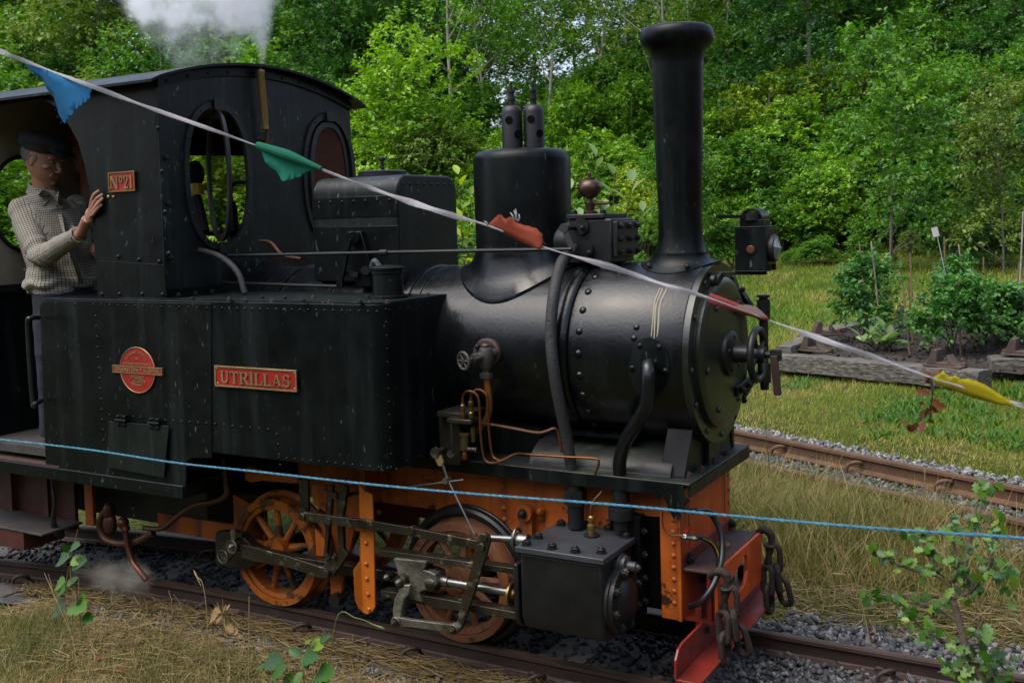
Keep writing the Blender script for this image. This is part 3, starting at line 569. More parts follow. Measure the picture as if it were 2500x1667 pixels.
# back row: tall dense trees and sky between
for i, u in enumerate([-330, -150, 330, 480, 620, 780, 940, 1090, 1790, 1960, 2130, 2310, 2490, 2670]):
    y = 33+3*math.sin(i*2.3); k = 'dark' if i % 3 else 'mid'
    p_ = onY(u, 0, y); plant('tall_tree', 'tree%d' % (i % 3), k, u+random.uniform(-40, 40), -260-100*(i % 3)+(250 if u in () else 0), y, 'dark leafy tall tree at the very back of the wood', 'tree', G4, wide=1.15, partn=('crown', 'trunk'))
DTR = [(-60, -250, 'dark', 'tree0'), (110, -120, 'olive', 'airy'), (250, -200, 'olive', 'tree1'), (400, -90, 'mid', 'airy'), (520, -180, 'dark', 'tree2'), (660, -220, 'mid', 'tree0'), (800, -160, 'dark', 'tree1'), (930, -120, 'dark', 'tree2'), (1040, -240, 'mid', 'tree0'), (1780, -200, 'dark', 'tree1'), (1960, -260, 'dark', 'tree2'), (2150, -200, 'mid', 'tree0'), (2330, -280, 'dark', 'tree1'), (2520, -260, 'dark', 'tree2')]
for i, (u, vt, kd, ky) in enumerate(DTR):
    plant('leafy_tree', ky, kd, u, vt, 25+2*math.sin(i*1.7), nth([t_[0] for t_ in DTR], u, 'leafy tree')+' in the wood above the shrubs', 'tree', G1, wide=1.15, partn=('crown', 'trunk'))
for i, u in enumerate((1180, 1290, 1400, 1500, 1610, 1700, 60, 190)): plant('leafy_tree', 'airy', ('mid', 'olive')[i % 2], u, -120-40*(i % 3), 29+i*.4, nth([1180, 1290, 1400, 1500, 1610, 1700, 60, 190], u, 'thin crowned tree')+' at the skyline behind the wood', 'tree', 'thin crowned trees at the skyline', wide=1.5, partn=('crown', 'trunk'))
STR = [(1165, -150), (1240, -60), (1330, -200), (1440, -160), (1520, -60), (1600, -220), (1680, -120), (1745, -200), (1100, -260)]
for i, (u, vt) in enumerate(STR):
    plant('slender_tree', 'slim%d' % (i % 2), ('mid', 'olive')[i % 2], u, vt, 23.5+1.5*math.sin(i*2.1), nth([t_[0] for t_ in STR], u, 'slender pale trunked tree')+' on the bank above the dome and chimney', 'tree', G2, wide=1.2, bark='bark_pale', partn=('crown', 'trunk'))
# the bank of shrubs
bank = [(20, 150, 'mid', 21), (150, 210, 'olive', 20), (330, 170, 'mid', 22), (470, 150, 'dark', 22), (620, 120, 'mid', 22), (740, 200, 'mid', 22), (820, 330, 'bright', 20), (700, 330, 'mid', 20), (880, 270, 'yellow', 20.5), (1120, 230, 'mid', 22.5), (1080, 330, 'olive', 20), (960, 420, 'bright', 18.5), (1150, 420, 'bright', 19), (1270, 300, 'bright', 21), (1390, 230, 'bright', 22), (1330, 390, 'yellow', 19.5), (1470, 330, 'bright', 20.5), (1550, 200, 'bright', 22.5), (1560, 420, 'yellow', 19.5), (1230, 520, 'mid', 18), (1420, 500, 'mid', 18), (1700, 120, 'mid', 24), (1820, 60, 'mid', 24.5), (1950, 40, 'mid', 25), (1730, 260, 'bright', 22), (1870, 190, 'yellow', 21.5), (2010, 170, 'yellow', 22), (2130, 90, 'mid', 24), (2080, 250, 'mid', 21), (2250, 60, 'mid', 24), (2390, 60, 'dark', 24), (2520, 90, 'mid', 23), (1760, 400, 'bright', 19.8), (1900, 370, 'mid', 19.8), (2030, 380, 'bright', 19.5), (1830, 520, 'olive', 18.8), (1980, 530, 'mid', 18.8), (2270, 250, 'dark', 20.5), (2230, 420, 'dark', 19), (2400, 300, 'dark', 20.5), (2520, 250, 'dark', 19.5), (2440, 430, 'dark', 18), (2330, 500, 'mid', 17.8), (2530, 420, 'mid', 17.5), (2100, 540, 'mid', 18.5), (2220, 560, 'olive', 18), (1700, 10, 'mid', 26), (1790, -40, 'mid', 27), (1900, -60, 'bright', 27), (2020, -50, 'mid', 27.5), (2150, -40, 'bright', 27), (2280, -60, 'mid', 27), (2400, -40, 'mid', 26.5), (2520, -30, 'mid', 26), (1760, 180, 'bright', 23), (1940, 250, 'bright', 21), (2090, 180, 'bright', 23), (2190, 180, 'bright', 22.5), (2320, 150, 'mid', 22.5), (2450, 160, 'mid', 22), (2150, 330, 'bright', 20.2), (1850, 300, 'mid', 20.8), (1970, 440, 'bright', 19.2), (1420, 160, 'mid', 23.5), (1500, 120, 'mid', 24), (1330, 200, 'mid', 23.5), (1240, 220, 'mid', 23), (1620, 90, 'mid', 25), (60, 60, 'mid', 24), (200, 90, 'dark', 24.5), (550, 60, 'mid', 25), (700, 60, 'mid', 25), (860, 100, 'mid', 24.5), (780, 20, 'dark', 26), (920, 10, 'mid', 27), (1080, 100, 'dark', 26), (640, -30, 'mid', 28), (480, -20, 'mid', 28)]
ADJ = {'bright': 'bright green', 'yellow': 'yellow green', 'mid': 'mid green', 'dark': 'dark green', 'olive': 'dull olive'}
ROWN = lambda vt: 'upper' if vt < 130 else 'middle' if vt < 310 else 'lower'
adj = {'bright': 'bright green shrub massed with others on the bank', 'yellow': 'yellow green shrub standing out on the bank', 'mid': 'mid green shrub massed with others on the bank', 'dark': 'dark green shrub in the shade of the bank', 'olive': 'dull olive green shrub on the bank'}
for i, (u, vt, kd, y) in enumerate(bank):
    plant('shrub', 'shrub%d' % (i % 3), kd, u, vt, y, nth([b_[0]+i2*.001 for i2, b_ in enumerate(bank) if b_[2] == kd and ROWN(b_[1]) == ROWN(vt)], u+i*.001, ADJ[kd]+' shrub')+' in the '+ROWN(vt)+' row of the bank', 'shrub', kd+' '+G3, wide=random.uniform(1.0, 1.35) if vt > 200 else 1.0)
plant('birch_bush', 'tall0', 'bright', 985, 95, 19.5, 'tall yellow green birch bush with pointed top above the sandbox', 'bush', wide=1.1)
plant('birch_bush', 'tall1', 'olive', 1060, 300, 19.2, 'olive green bush right of the pointed birch bush', 'bush', wide=1.2)
plant('young_tree', 'full', 'mid', 2170, 70, 15.5, 'young tree with thin grey trunk in front of the right bank', 'tree', wide=.95, partn=('crown', 'trunk'))
plant('young_tree', 'full', 'olive', 2450, 200, 15.0, 'young tree hanging over the dark hollow at the right', 'tree', wide=.9, partn=('crown', 'trunk'))
plant('young_tree', 'tall1', 'mid', 1650, 330, 15.5, 'leafy young tree just left of the chimney foot', 'tree', wide=1.)
plant('bramble', 'shrub1', 'mid', 1790, 540, 16.2, 'low bramble bush behind the oil lamp', 'bush', wide=1.6)
plant('bramble', 'shrub2', 'dark', 2420, 560, 15.8, 'low dark bramble at the right edge of the lawn', 'bush', wide=1.7)
plant('bramble', 'shrub0', 'mid', 2000, 580, 17, 'low bramble at the middle of the lawn edge', 'bush', wide=2.)
# low growth along the foot of the bank
NTU = (1680, 1760, 1850, 1930, 2010, 2090, 2180, 2270, 2360, 2450, 2540)
for i, u in enumerate(NTU):
    plant('nettle_clump', 'shrub%d' % (i % 3), ('bright', 'mid', 'olive', 'mid')[i % 4], u, 600+12*math.sin(i*2)+(i*4), 17.6+.6*math.sin(i*1.9), nth(list(NTU), u, 'nettle clump')+' where the lawn meets the bank', 'weed', 'nettles along the lawn edge', wide=1.5)
# near shrubs hidden behind the engine, seen through windows and over the boiler
for i, (u, vt, kd, y) in enumerate([(30, 330, 'bright', 9), (150, 480, 'mid', 9), (500, 300, 'bright', 12), (600, 360, 'yellow', 12), (900, 420, 'bright', 13), (1130, 560, 'mid', 12), (1480, 560, 'mid', 14)]):
    plant('shrub', 'shrub%d' % (i % 3), kd, u, vt, y, ['bright shrub seen through the rear cab window', 'mid green shrub low behind the man in the cab', 'bright shrub seen through the open cab window', 'yellow green shrub seen through the cab window at its right', 'bright green shrub between the cab and the steam dome', 'green shrub low behind the steam dome', 'green shrub low between regulator chest and chimney'][i], 'shrub', wide=1.25)
# rusty girder half buried in the dark hollow
b = MB(); b.bar(onY(2335, 392, 16.2), onY(2520, 352, 16.0), .06, .12); b.bar(onY(2335, 383, 16.2), onY(2520, 343, 16.0), .18, .02); gi = b.build('girder', M['rust_dark'], None); tag(gi, 'rusty steel girder lying in the dark hollow of the bank', 'girder')
for k in (): q = onY(2370+90*k, 385-18*k, 18.1); b = MB(); b.box((q.x-.05, q.y-.05, q.z-.9), (q.x+.05, q.y+.05, q.z)); b.build('girder_post', M['rust_dark'], None).parent = None; tag(bpy.data.objects[('girder_post' if k == 0 else 'girder_post.001')], ('left', 'right')[k]+' black post under the rusty girder', 'post')
# big leaved plants close behind the boiler
def bigleaf_plant(name, base, stems, leaf, mat, label, cat, seed, spread=.18, nleaf=16, asp=.5, stemm='bark_dark', group=None):
    r_ = random.Random(seed); root = thing(name, base, label, cat, group); C_, D_, N_ = [], [], []; b = MB()
    for tip in stems:
        tip = Vector(tip); bs = Vector(base)+V(r_.uniform(-.1, .1), r_.uniform(-.1, .1), 0); path = smooth_path([bs, bs.lerp(tip, .5)+V(r_.uniform(-.08, .08), 0, .05), tip], 6); b.tube(path, [.010, .004], n=6, k=1)
        for k in range(nleaf):
            t = .25+.75*k/(nleaf-1); i = min(int(t*(len(path)-1)), len(path)-2); c_ = path[i].lerp(path[i+1], t*(len(path)-1)-i); a = k*2.4+r_.uniform(-.4, .4); d = V(math.cos(a), math.sin(a), r_.uniform(.1, .8) if k < nleaf-3 else 1.5); C_.append(c_+d*.01); D_.append(d); N_.append(V(-math.cos(a)*.5, -math.sin(a)*.5, 1)+V(*[r_.uniform(-.35, .35) for _ in range(3)]))
    b.build('stem', M[stemm], root)
    n = len(C_); sz = np.array([leaf*r_.uniform(.6, 1.2) for _ in range(n)]); 
    for i in range(n):
        D = D_[i].normalized(); Nn = (N_[i]-D*N_[i].dot(D)).normalized(); S = D.cross(Nn); L = sz[i]; W = L*asp; pr = [(0, 0), (.18, .55), (.42, 1.), (.68, .86), (.88, .45), (1, 0)]
        q = [C_[i]+D*(L*t)-Nn*(L*.25*t*t) for t, _ in pr]; l_ = [q[k]+S*(W/2*pr[k][1])+Nn*(W*.16*pr[k][1]) for k in range(1, 5)]; r__ = [q[k]-S*(W/2*pr[k][1])+Nn*(W*.16*pr[k][1]) for k in range(1, 5)]
        vs_ = q+l_+r__; fs = [(0, 1, 6), (0, 10, 1), (4, 5, 9), (4, 13, 5)]+[(k, k+1, 6+k, 5+k) for k in range(1, 4)]+[(k, 9+k, 10+k, k+1) for k in range(1, 4)]
        off = Wl(root); me = bpy.data.meshes.new('leaf'); me.from_pydata([tuple(p-off) for p in vs_], [], fs); me.materials.append(mat); a = me.attributes.new('tint', 'FLOAT', 'POINT'); a.data.foreach_set('value', [min(1, max(0, r_.random()))]*14)
        me.polygons.foreach_set('use_smooth', [True]*len(me.polygons)); o = bpy.data.objects.new('leaf', me); COL.objects.link(o); o.parent = root
    return root
bx_ = onY(1460, 650, 6.); bigleaf_plant('willow_herb', (bx_.x, 6., gz(bx_.x, 6.)), [onY(1455, 385, 6.), onY(1500, 430, 6.1), onY(1545, 450, 6.0), onY(1390, 470, 6.1), onY(1570, 520, 6.1), onY(1340, 520, 5.9), onY(1480, 520, 5.9), onY(1420, 540, 5.8)], .19, LM['pale'], 'pale grey green broad leaved plant behind the regulator chest', 'plant', 5, nleaf=15)
bx_ = onY(1130, 660, 5.5); bigleaf_plant('willow_herb', (bx_.x, 5.5, gz(bx_.x, 5.5)), [onY(1120, 430, 5.5), onY(1150, 480, 5.6), onY(1165, 560, 5.5), onY(1125, 540, 5.4)], .17, LM['yellow'], 'yellow green broad leaved plant between sandbox and dome', 'plant', 6, nleaf=15)
# ============================================================ LOCOMOTIVE
loco = thing('steam_locomotive', (-3.0, 0, 0), 'black narrow gauge steam locomotive with orange frames and red name plates on the near track', 'locomotive')
BZ = 1.21                                    # boiler axis height
# ---- boiler
b = MB(); b.lathe([(.33, 0), (.338, .02), (.338, .9), (.338, 1.83)], (-3.66, 0, BZ), (1, 0, 0), n=72)
boiler = b.build('boiler', M['black_gloss'], loco)
for x0, x1, r in ((-3.10, -3.07, .344), (-3.40, -3.375, .347), (-2.665, -2.64, .345), (-2.60, -2.585, .343)):
    b = MB(); b.lathe([(.336, 0), (r, .004), (r, x1-x0-.004), (.336, x1-x0)], (x0, 0, BZ), (1, 0, 0), n=72, caps=False)
    b.build('boiler_band', M['black_gloss'], boiler)
b = MB(); b.lathe([(.336, 0), (.40, .004), (.405, .02), (.336, .024)], (-3.57, 0, BZ), (1, 0, 0), n=72, caps=False); b.build('boiler_band', M['black_gloss'], boiler)
b = MB(); b.lathe([(.336, 0)]+[(.336+.024*math.sin(PI*k/10), .082*(1-math.cos(PI*k/10))/2) for k in range(1, 10)]+[(.336, .082)], (-1.928, 0, BZ), (1, 0, 0), n=80, caps=False); b.build('boiler_band', M['black_gloss'], boiler, angle=60)
# ---- smokebox
b = MB(); b.lathe([(.33, 0), (.352, .004), (.352, .455), (.349, .46)], (-1.84, 0, BZ), (1, 0, 0), n=80)
smokebox = b.build('smokebox', M['black_gloss'], loco)
b = MB(); b.lathe([(.25, 0), (.349, 0), (.349, .024), (.30, .024), (.30, .03), (.25, .03)], (-1.379, 0, BZ), (1, 0, 0), n=80)
ringp = b.build('front_ring', M['smoke_front'], smokebox)
b = MB(); b.lathe([(.292, 0), (.292, .016), (.27, .026), (.25, .026), (.16, .038), (.0001, .044)], (-1.352, 0, BZ), (1, 0, 0), n=80)
door = b.build('smokebox_door', M['smoke_front'], smokebox)
for k in range(26):
    a = 2*PI*k/26+.06; riv('rivet', smokebox, M['black_gloss'], (-1.795, -.352*math.sin(a), BZ+.352*math.cos(a)), (0, -math.sin(a), math.cos(a)), .0155)
for u, v in ((1551, 797), (1548, 826)):
    q = onY(u, v, -.34); a = math.atan2(-q.y, q.z-BZ); riv('rivet', smokebox, M['black_gloss'], (q.x, -.352*math.sin(a), BZ+.352*math.cos(a)), (0, -math.sin(a), math.cos(a)), .0135)
for a in (95, 120, 60, 150, 30, 180, 210, 240, 330):
    a = math.radians(a); riv('rivet', smokebox, M['smoke_front'], (-1.352, -.322*math.sin(a), BZ+.322*math.cos(a)), (1, 0, 0), .012)
for a, rr in ((100, .235), (150, .235), (35, .22), (-35, .22), (-150, .23)):
    a = math.radians(a); riv('rivet', smokebox, M['smoke_front'], (-1.322, -rr*math.sin(a), BZ+rr*math.cos(a)), (1, 0, 0), .014)
# saddle plate behind the hinge (oval inspection plate) with four rivets, on the near flank
def on_cyl(u, v, r=.352, zc=BZ):
    d = ray(u, v); a = d.y**2+d.z**2; bq = 2*((CAM.y)*d.y+(CAM.z-zc)*d.z); c = CAM.y**2+(CAM.z-zc)**2-r*r
    D = bq*bq-4*a*c
    if D < 0: D = 0
    return CAM+d*((-bq-math.sqrt(D))/(2*a))
def cyl_plate(outline, r0, r1):
    """a plate following the boiler, outline in picture points"""
    P0 = [on_cyl(u, v, r1) for u, v in outline]; n = len(P0)
    c = sum(P0, Vector())/n; rings = []
    for f in (1., .66, .33):
        rings.append([Vector(p.lerp(c, 1-f)) for p in P0])
    def toR(p, r): a = math.atan2(-p.y, p.z-BZ); return Vector((p.x, -r*math.sin(a), BZ+r*math.cos(a)))
    b = MB(); vs_ = [toR(p, r0) for p in P0]
    for R in rings: vs_ += [toR(p, r1) for p in R]
    vs_.append(toR(c, r1)); fs = []
    for k in range(3):
        for i in range(n): j = (i+1) % n; fs.append((k*n+i, k*n+j, (k+1)*n+j, (k+1)*n+i))
    for i in range(n): fs.append((3*n+i, 3*n+(i+1) % n, 4*n))
    return b.add(vs_, fs)
ov = [(1584+50*math.cos(t), 897+73*math.sin(t)) for t in [2*PI*i/28 for i in range(28)]]
plate = cyl_plate(ov, .35, .362).build('pipe_flange_plate', M['black'], smokebox)
for u, v in ((1562, 844), (1609, 847), (1543, 899), (1624, 906)):
    q = on_cyl(u, v, .362); a = math.atan2(-q.y, q.z-BZ); riv('rivet', smokebox, M['black'], q, (0, -math.sin(a), math.cos(a)), .012)
# door hardware: centre boss, handwheel, T handle, hinge with straps
b = MB(); b.lathe([(.088, 0), (.088, .02), (.07, .03), (.035, .032), (.032, .09), (.045, .092), (.045, .1)], (-1.318, -.02, BZ+.0), (1, 0, 0), n=32); boss = b.build('door_boss', M['black_matt'], smokebox)
for k in range(5):
    a = 2*PI*k/5+.4; riv('rivet', smokebox, M['black_matt'], (-1.29, -.02+.066*math.cos(a), BZ+.066*math.sin(a)), (1, 0, 0), .011)
b = MB(); HX = -1.20; b.torus((HX, -.02, BZ), (1, 0, 0), .095, .014, n=40, m=12); b.lathe([(.03, -.02), (.036, 0), (.03, .03)], (HX, -.02, BZ), (1, 0, 0))
for k in range(4):
    a = 2*PI*k/4+.5; b.cyl((HX, -.02, BZ), (HX, -.02+.09*math.cos(a), BZ+.09*math.sin(a)), .009, n=8)
b.build('door_handwheel', M['black_matt'], smokebox)
b = MB(); b.cyl((-1.32, -.02, BZ), (-1.11, -.02, BZ), .013, n=12); b.bar((-1.13, -.02, BZ+.02), (-1.13, -.02, BZ-.02), .035, .04); b.build('clamp_spindle', M['black_matt'], smokebox)
b = MB(); b.bar((-1.13, -.045, BZ), (-1.125, -.02, BZ-.15), .02, .025, up=(1, 0, 0)); b.build('clamp_handle', M['rust_dark'], smokebox)
b = MB(); hy = .315; b.cyl((-1.275, hy, BZ+.19), (-1.275, hy, BZ-.19), .018, n=14)
for z0 in (.17, -.09): b.cyl((-1.275, hy, BZ+z0-.07), (-1.275, hy, BZ+z0+.01), .027, n=16)
b.cyl((-1.275, hy, BZ+.19), (-1.275, hy, BZ+.2), .026, n=12)
b.build('door_hinge', M['black_matt'], smokebox)
for z0 in (.13, -.13):
    b = MB(); b.bar((-1.30, .31, BZ+z0), (-1.312, .06, BZ+z0*1.25), .04, .014, up=(1, 0, 0)); b.bar((-1.31, .30, BZ+z0), (-1.35, .25, BZ+z0*1.7), .03, .02, up=(1, 0, 0)); st = b.build('hinge_strap', M['black_matt'], smokebox, bevel=.003)
    for y0, f in ((.27, 1.1), (.17, 1.15), (.09, 1.22)): bolt('bolt', smokebox, M['black_matt'], (-1.30, y0, BZ+z0*f), (1, 0, 0), .012)
    bolt('bolt', smokebox, M['black_matt'], (-1.345, .245, BZ+z0*1.75), (1, 0, 0), .012)
# ---- saddle flares following the boiler (dome, chimney)
def flare(cx, rt, rb, zt, Rb, prof=7, n=56, oval=1., cy=0.):
    b = MB(); q = []; fs = []
    for k in range(prof+1):
        t = k/prof; 
        for i in range(n):
            a = 2*PI*i/n; r = rt+(rb-rt)*(1-math.sqrt(max(0, 1-t**2)))  if k < prof else rb
            x = cx+r*math.cos(a)*oval; y = cy+r*math.sin(a); yb = max(-Rb*.999, min(Rb*.999, y)); 
            zb = BZ+math.sqrt(Rb*Rb-yb*yb)
            zz = zt+(zb-zt)*(t**.85) if k < prof else zb
            q.append(V(x, y, max(zz, zb)))
    for i in range(n):
        a = 2*PI*i/n; x = cx+rb*math.cos(a)*oval; y = cy+rb*math.sin(a); Rm = Rb-.014; yb = max(-Rm*.999, min(Rm*.999, y)); q.append(V(x, y, BZ+math.sqrt(Rm*Rm-yb*yb)))
    for k in range(prof+1):
        for i in range(n): j = (i+1) % n; fs.append((k*n+i, k*n+j, (k+1)*n+j, (k+1)*n+i))
    return b.add(q, fs)
DX = -2.215; DR = .203
b = MB(); b.lathe([(DR, 1.50), (DR, 1.60), (DR+.005, 1.995), (DR+.002, 2.012), (DR-.008, 2.026), (DR-.024, 2.036), (DR-.05, 2.040), (.0001, 2.044)], (DX, 0, 0), n=64, caps=False)
dome = b.build('steam_dome', M['black'], loco)
b = flare(DX, DR, .275, 1.66, .349, oval=1.); b.build('dome_flare', M['black_gloss'], dome)
for vx, vy in ((-2.257, 0.0), (-2.17, .035)):
    b = MB(); b.lathe([(.046, 2.035), (.044, 2.05), (.044, 2.20), (.040, 2.215), (.028, 2.228), (.014, 2.232), (.014, 2.25), (.018, 2.252), (.018, 2.262), (.013, 2.264), (.013, 2.28), (.017, 2.283), (.017, 2.292), (.006, 2.294), (.006, 2.33), (.0001, 2.333)], (vx, vy, 0), n=28)
    sv = b.build('safety_valve', M['black_matt'], dome)
    for (dx, dz) in ((-.012, .13), (.024, .07)):
        a = math.asin(dx/.045); nx, ny = math.sin(a+.5), -math.cos(a+.5)
        b = MB(); b.lathe([(.017, 0), (.017, .0025), (.0001, .0025)], (vx+nx*.0438, vy+ny*.0438, 2.035+dz), (nx, ny, 0), n=16); b.build('valve_port', newmat('port_dark')[0] if False else M['void'], dome)  # black disc imitates the dark inside of an open port
# regulator valve chest ahead of the dome (near side pipe)
def P(u, v, y): return onY(u, v, y)
ry = -.10
b = MB(); c0 = P(1395, 640, ry); c1 = P(1498, 533, ry)
b.box((c0.x, -.12, c0.z-.005), (c1.x, .10, c1.z)); 
valve = b.build('regulator_chest', M['black_matt'], loco, bevel=.008)
b = MB(); b.box((c0.x-.005, -.127, c1.z), (c1.x-.03, .105, c1.z+.02)); b.build('chest_cover', M['black_matt'], valve, bevel=.004)
b = MB(); b.box((c1.x+.0005, -.115, c0.z+.02), (c1.x+.022, .095, c1.z-.012)); b.build('end_cover', M['black_matt'], valve, bevel=.004)
for yy in (-.09, 0, .08):
    for zz in (c0.z+.04, (c0.z+c1.z)/2+.005, c1.z-.03): bolt('bolt', valve, M['black_matt'], (c1.x+.022, yy, zz), (1, 0, 0), .011)
for xx in (c0.x+.02, (c0.x+c1.x)/2+.05): bolt('bolt', valve, M['black_matt'], (xx, -.10, c1.z+.02), (0, 0, 1), .013)
b = MB(); b.cyl((c0.x-.12, 0, (c0.z+c1.z)/2-.01), (c0.x, 0, (c0.z+c1.z)/2-.01), .085, n=32); b.cyl((c0.x-.03, 0, (c0.z+c1.z)/2-.01), (c0.x-.008, 0, (c0.z+c1.z)/2-.01), .11, n=32); b.build('steam_flange', M['black_matt'], valve)
b = MB(); b.cyl(((c0.x+c1.x)/2+.01, 0, c0.z+.01), ((c0.x+c1.x)/2+.01, 0, 1.50), .085, .07, n=32); b.build('chest_foot', M['black_matt'], valve)
# oil cup on the chest
oc = P(1441, 512, -.05)
b = MB(); z0 = c1.z+.02; b.lathe([(.028, 0), (.028, .012), (.015, .014), (.02, .03), (.022, .045), (.014, .055), (.012, .062), (.03, .07), (.047, .09), (.05, .105), (.046, .122), (.034, .135), (.022, .138), (.022, .146), (.008, .148), (.008, .165), (.004, .17)], (oc.x, -.05, z0), n=24)
b.build('oil_cup', surf('burnt_bronze', (.05, .035, .03), (.10, .055, .035), (.25, .4), metal=.6, bump=.05), valve)
b = MB(); b.tube([(oc.x, -.05, z0+.04), (oc.x+.09, -.06, z0+.042)], .006, n=8, k=1); b.build('cup_handle', M['copper_dull'], valve)
# crank that works the regulator, flanges
a0, a1 = P(1378, 557, -.22), P(1398, 606, -.22)
b = MB(); b.bar(a0, a1, .012, .024, up=(1, 0, 0)); b.cyl(a0-V(0, .008, 0), a0+V(0, .008, 0), .019); b.cyl(a1-V(0, .012, 0), a1+V(0, .012, 0), .017); b.build('regulator_crank', M['steel'] if False else M['grey_lid'], valve)
b = MB(); b.cyl(a0, V(a0.x, -.11, a0.z), .009); q = P(1417, 553, -.13); b.cyl(q, q+V(0, .02, 0), .034); q2 = P(1425, 612, -.135); b.cyl(q2, q2+V(0, .02, 0), .04); b.build('chest_gland', M['black_matt'], valve)
for u, v in ((1422, 556), (1439, 617), (1404, 600)): bolt('bolt', valve, M['black_matt'], P(u, v, -.14), (0, -1, 0), .010)
# regulator rod from cab to crank
b = MB(); b.tube([P(557, 624, -.36), P(942, 616, -.31), P(1396, 608, -.235)], .0075, n=8); rod = b.build('regulator_rod', M['black_matt'], loco)
b = MB(); q = P(938, 617, -.31); b.cyl(q-V(.018, 0, 0), q+V(.018, 0, 0), .014); b.build('rod_coupling', M['black_matt'], rod)
# ---- chimney
cx0 = -1.508
b = MB()
prof = [(.125, 1.53), (.120, 1.56), (.106, 1.585), (.094, 1.62), (.087, 1.67), (.085, 1.75), (.095, 2.10), (.100, 2.33), (.104, 2.375), (.114, 2.39), (.132, 2.402), (.141, 2.42), (.144, 2.44), (.141, 2.458), (.132, 2.470), (.116, 2.476), (.10, 2.474), (.094, 2.40)]
b.lathe(prof, (cx0, 0, 0), n=56, caps=False); chim = b.build('chimney', M['black'], loco)
b = flare(cx0, .112, .162, 1.60, .3555, oval=.97); b.build('chimney_base', M['black'], chim)
for a in (-125, -60, 125, 60): 
    a = math.radians(a); x = cx0+.15*math.cos(a); y = .15*math.sin(a); riv('rivet', chim, M['black'], (x, y, BZ+math.sqrt(.36**2-y*y)+.008), (math.cos(a)*.2, math.sin(a)*.5, .8), .013)
# limescale runs down the smokebox flank
b = MB()
for path in ([(1612, 703), (1600, 735), (1595, 775), (1590, 822)], [(1618, 705), (1603, 745), (1599, 790), (1597, 826)], [(1628, 705), (1612, 745), (1607, 800), (1604, 822)]):
    pts = [on_cyl(u, v, .3535) for u, v in path]; b.tube(pts, [.003, .0045, .0018], n=6)
b.build('limescale_run', surf('limescale', (.32, .29, .22), (.22, .2, .15), (.7, .9), bump=.3), smokebox)
# ---- sandbox
S0, S1, SY = -3.17, -2.70, .235
zb, zt = 1.49, 1.955
b = MB(); pr = [(-SY, zb), (-SY, zt-.075)]
for k in range(7): t = PI/2*k/6; pr.append((-SY+.075-.075*math.cos(t), zt-.075+.075*math.sin(t)))
pr += [(-y, z) for y, z in pr[::-1]]
b.prism([(S0, y, z) for y, z in pr], (S1-S0, 0, 0)); sand = b.build('sandbox', M['black_wall'], loco, bevel=.008)
for z0 in (1.865, 1.735):
    b = MB(); b.box((S0-.001, -SY-.004, z0-.09 if z0 > 1.8 else z0-.24), (S1+.001, -SY+.01, z0)); b.build('sandbox_plate', M['black'], sand, bevel=.0015)
for k in range(7): riv('rivet', sand, M['black'], (S0+.04+k*.065, -SY-.004, 1.845), (0, -1, 0), .008)
for k in range(8): riv('rivet', sand, M['black_wall'], (S1, -.19+k*.054, 1.915), (1, 0, 0), .008)
q = P(930, 408, 0)
b = MB(); b.lathe([(.13, 0), (.13, .012), (.112, .014), (.112, .028), (.10, .033), (.0001, .036)], (-2.95, 0, zt-.002), n=32); lid = b.build('filler_lid', M['black_matt'], sand)
b = MB(); b.lathe([(.008, 0), (.008, .045), (.016, .05), (.016, .06), (.006, .066)], (-2.95, 0, zt+.03), n=14); b.build('lid_knob', M['black_matt'], sand)
# sanding linkage on the box flank
b = MB(); b.prism([P(u, v, -.27) for u, v in ((845, 565), (880, 565), (905, 650), (905, 700), (868, 700), (850, 600))], (0, .03, 0)); b.cyl(P(862, 580, -.31), P(862, 580, -.25), .028); b.build('lever_bracket', M['black'], sand, bevel=.003)
b = MB(); b.bar(P(853, 578, -.32), P(828, 700, -.32), .014, .028, up=(1, 0, 0)); b.cyl(P(853, 578, -.33), P(853, 578, -.30), .016); b.cyl(P(828, 698, -.335), P(828, 698, -.30), .013); b.build('sand_lever', M['black'], sand)
b = MB(); b.tube([P(540, 690, -.33), P(826, 699, -.33)], .0075, n=8, k=1); b.build('sand_rod', M['black_matt'], loco)
b = MB(); b.bar(P(835, 665, -.30), P(875, 672, -.28), .02, .02); b.cyl(P(892, 660, -.30), P(892, 660, -.24), .02); b.build('lever_link', M['black_matt'], sand)
# copper drip pipe and thick steam pipe leaving the cab front
b = MB(); b.tube([P(632, 588, -.25), P(660, 592, -.26), P(690, 622, -.28), P(735, 632, -.28)], .0075, n=8); b.build('cab_drain_pipe', M['copper_dull'], loco)
b = MB(); b.tube([P(452, 612, -.45), P(490, 612, -.46), P(540, 628, -.47), P(580, 665, -.47), P(598, 716, -.47)], .0135, n=12); inj = b.build('injector_pipe', M['lagging'], loco)
b = MB(); q = P(463, 612, -.45); b.lathe([(.03, -.02), (.03, .02)], q, (1, -.1, 0), n=6); b.cyl(q+V(.02, 0, 0), q+V(.05, 0, 0), .022); b.cyl(q-V(.06, 0, 0), q, .02); b.build('pipe_union', M['copper_dull'], inj)
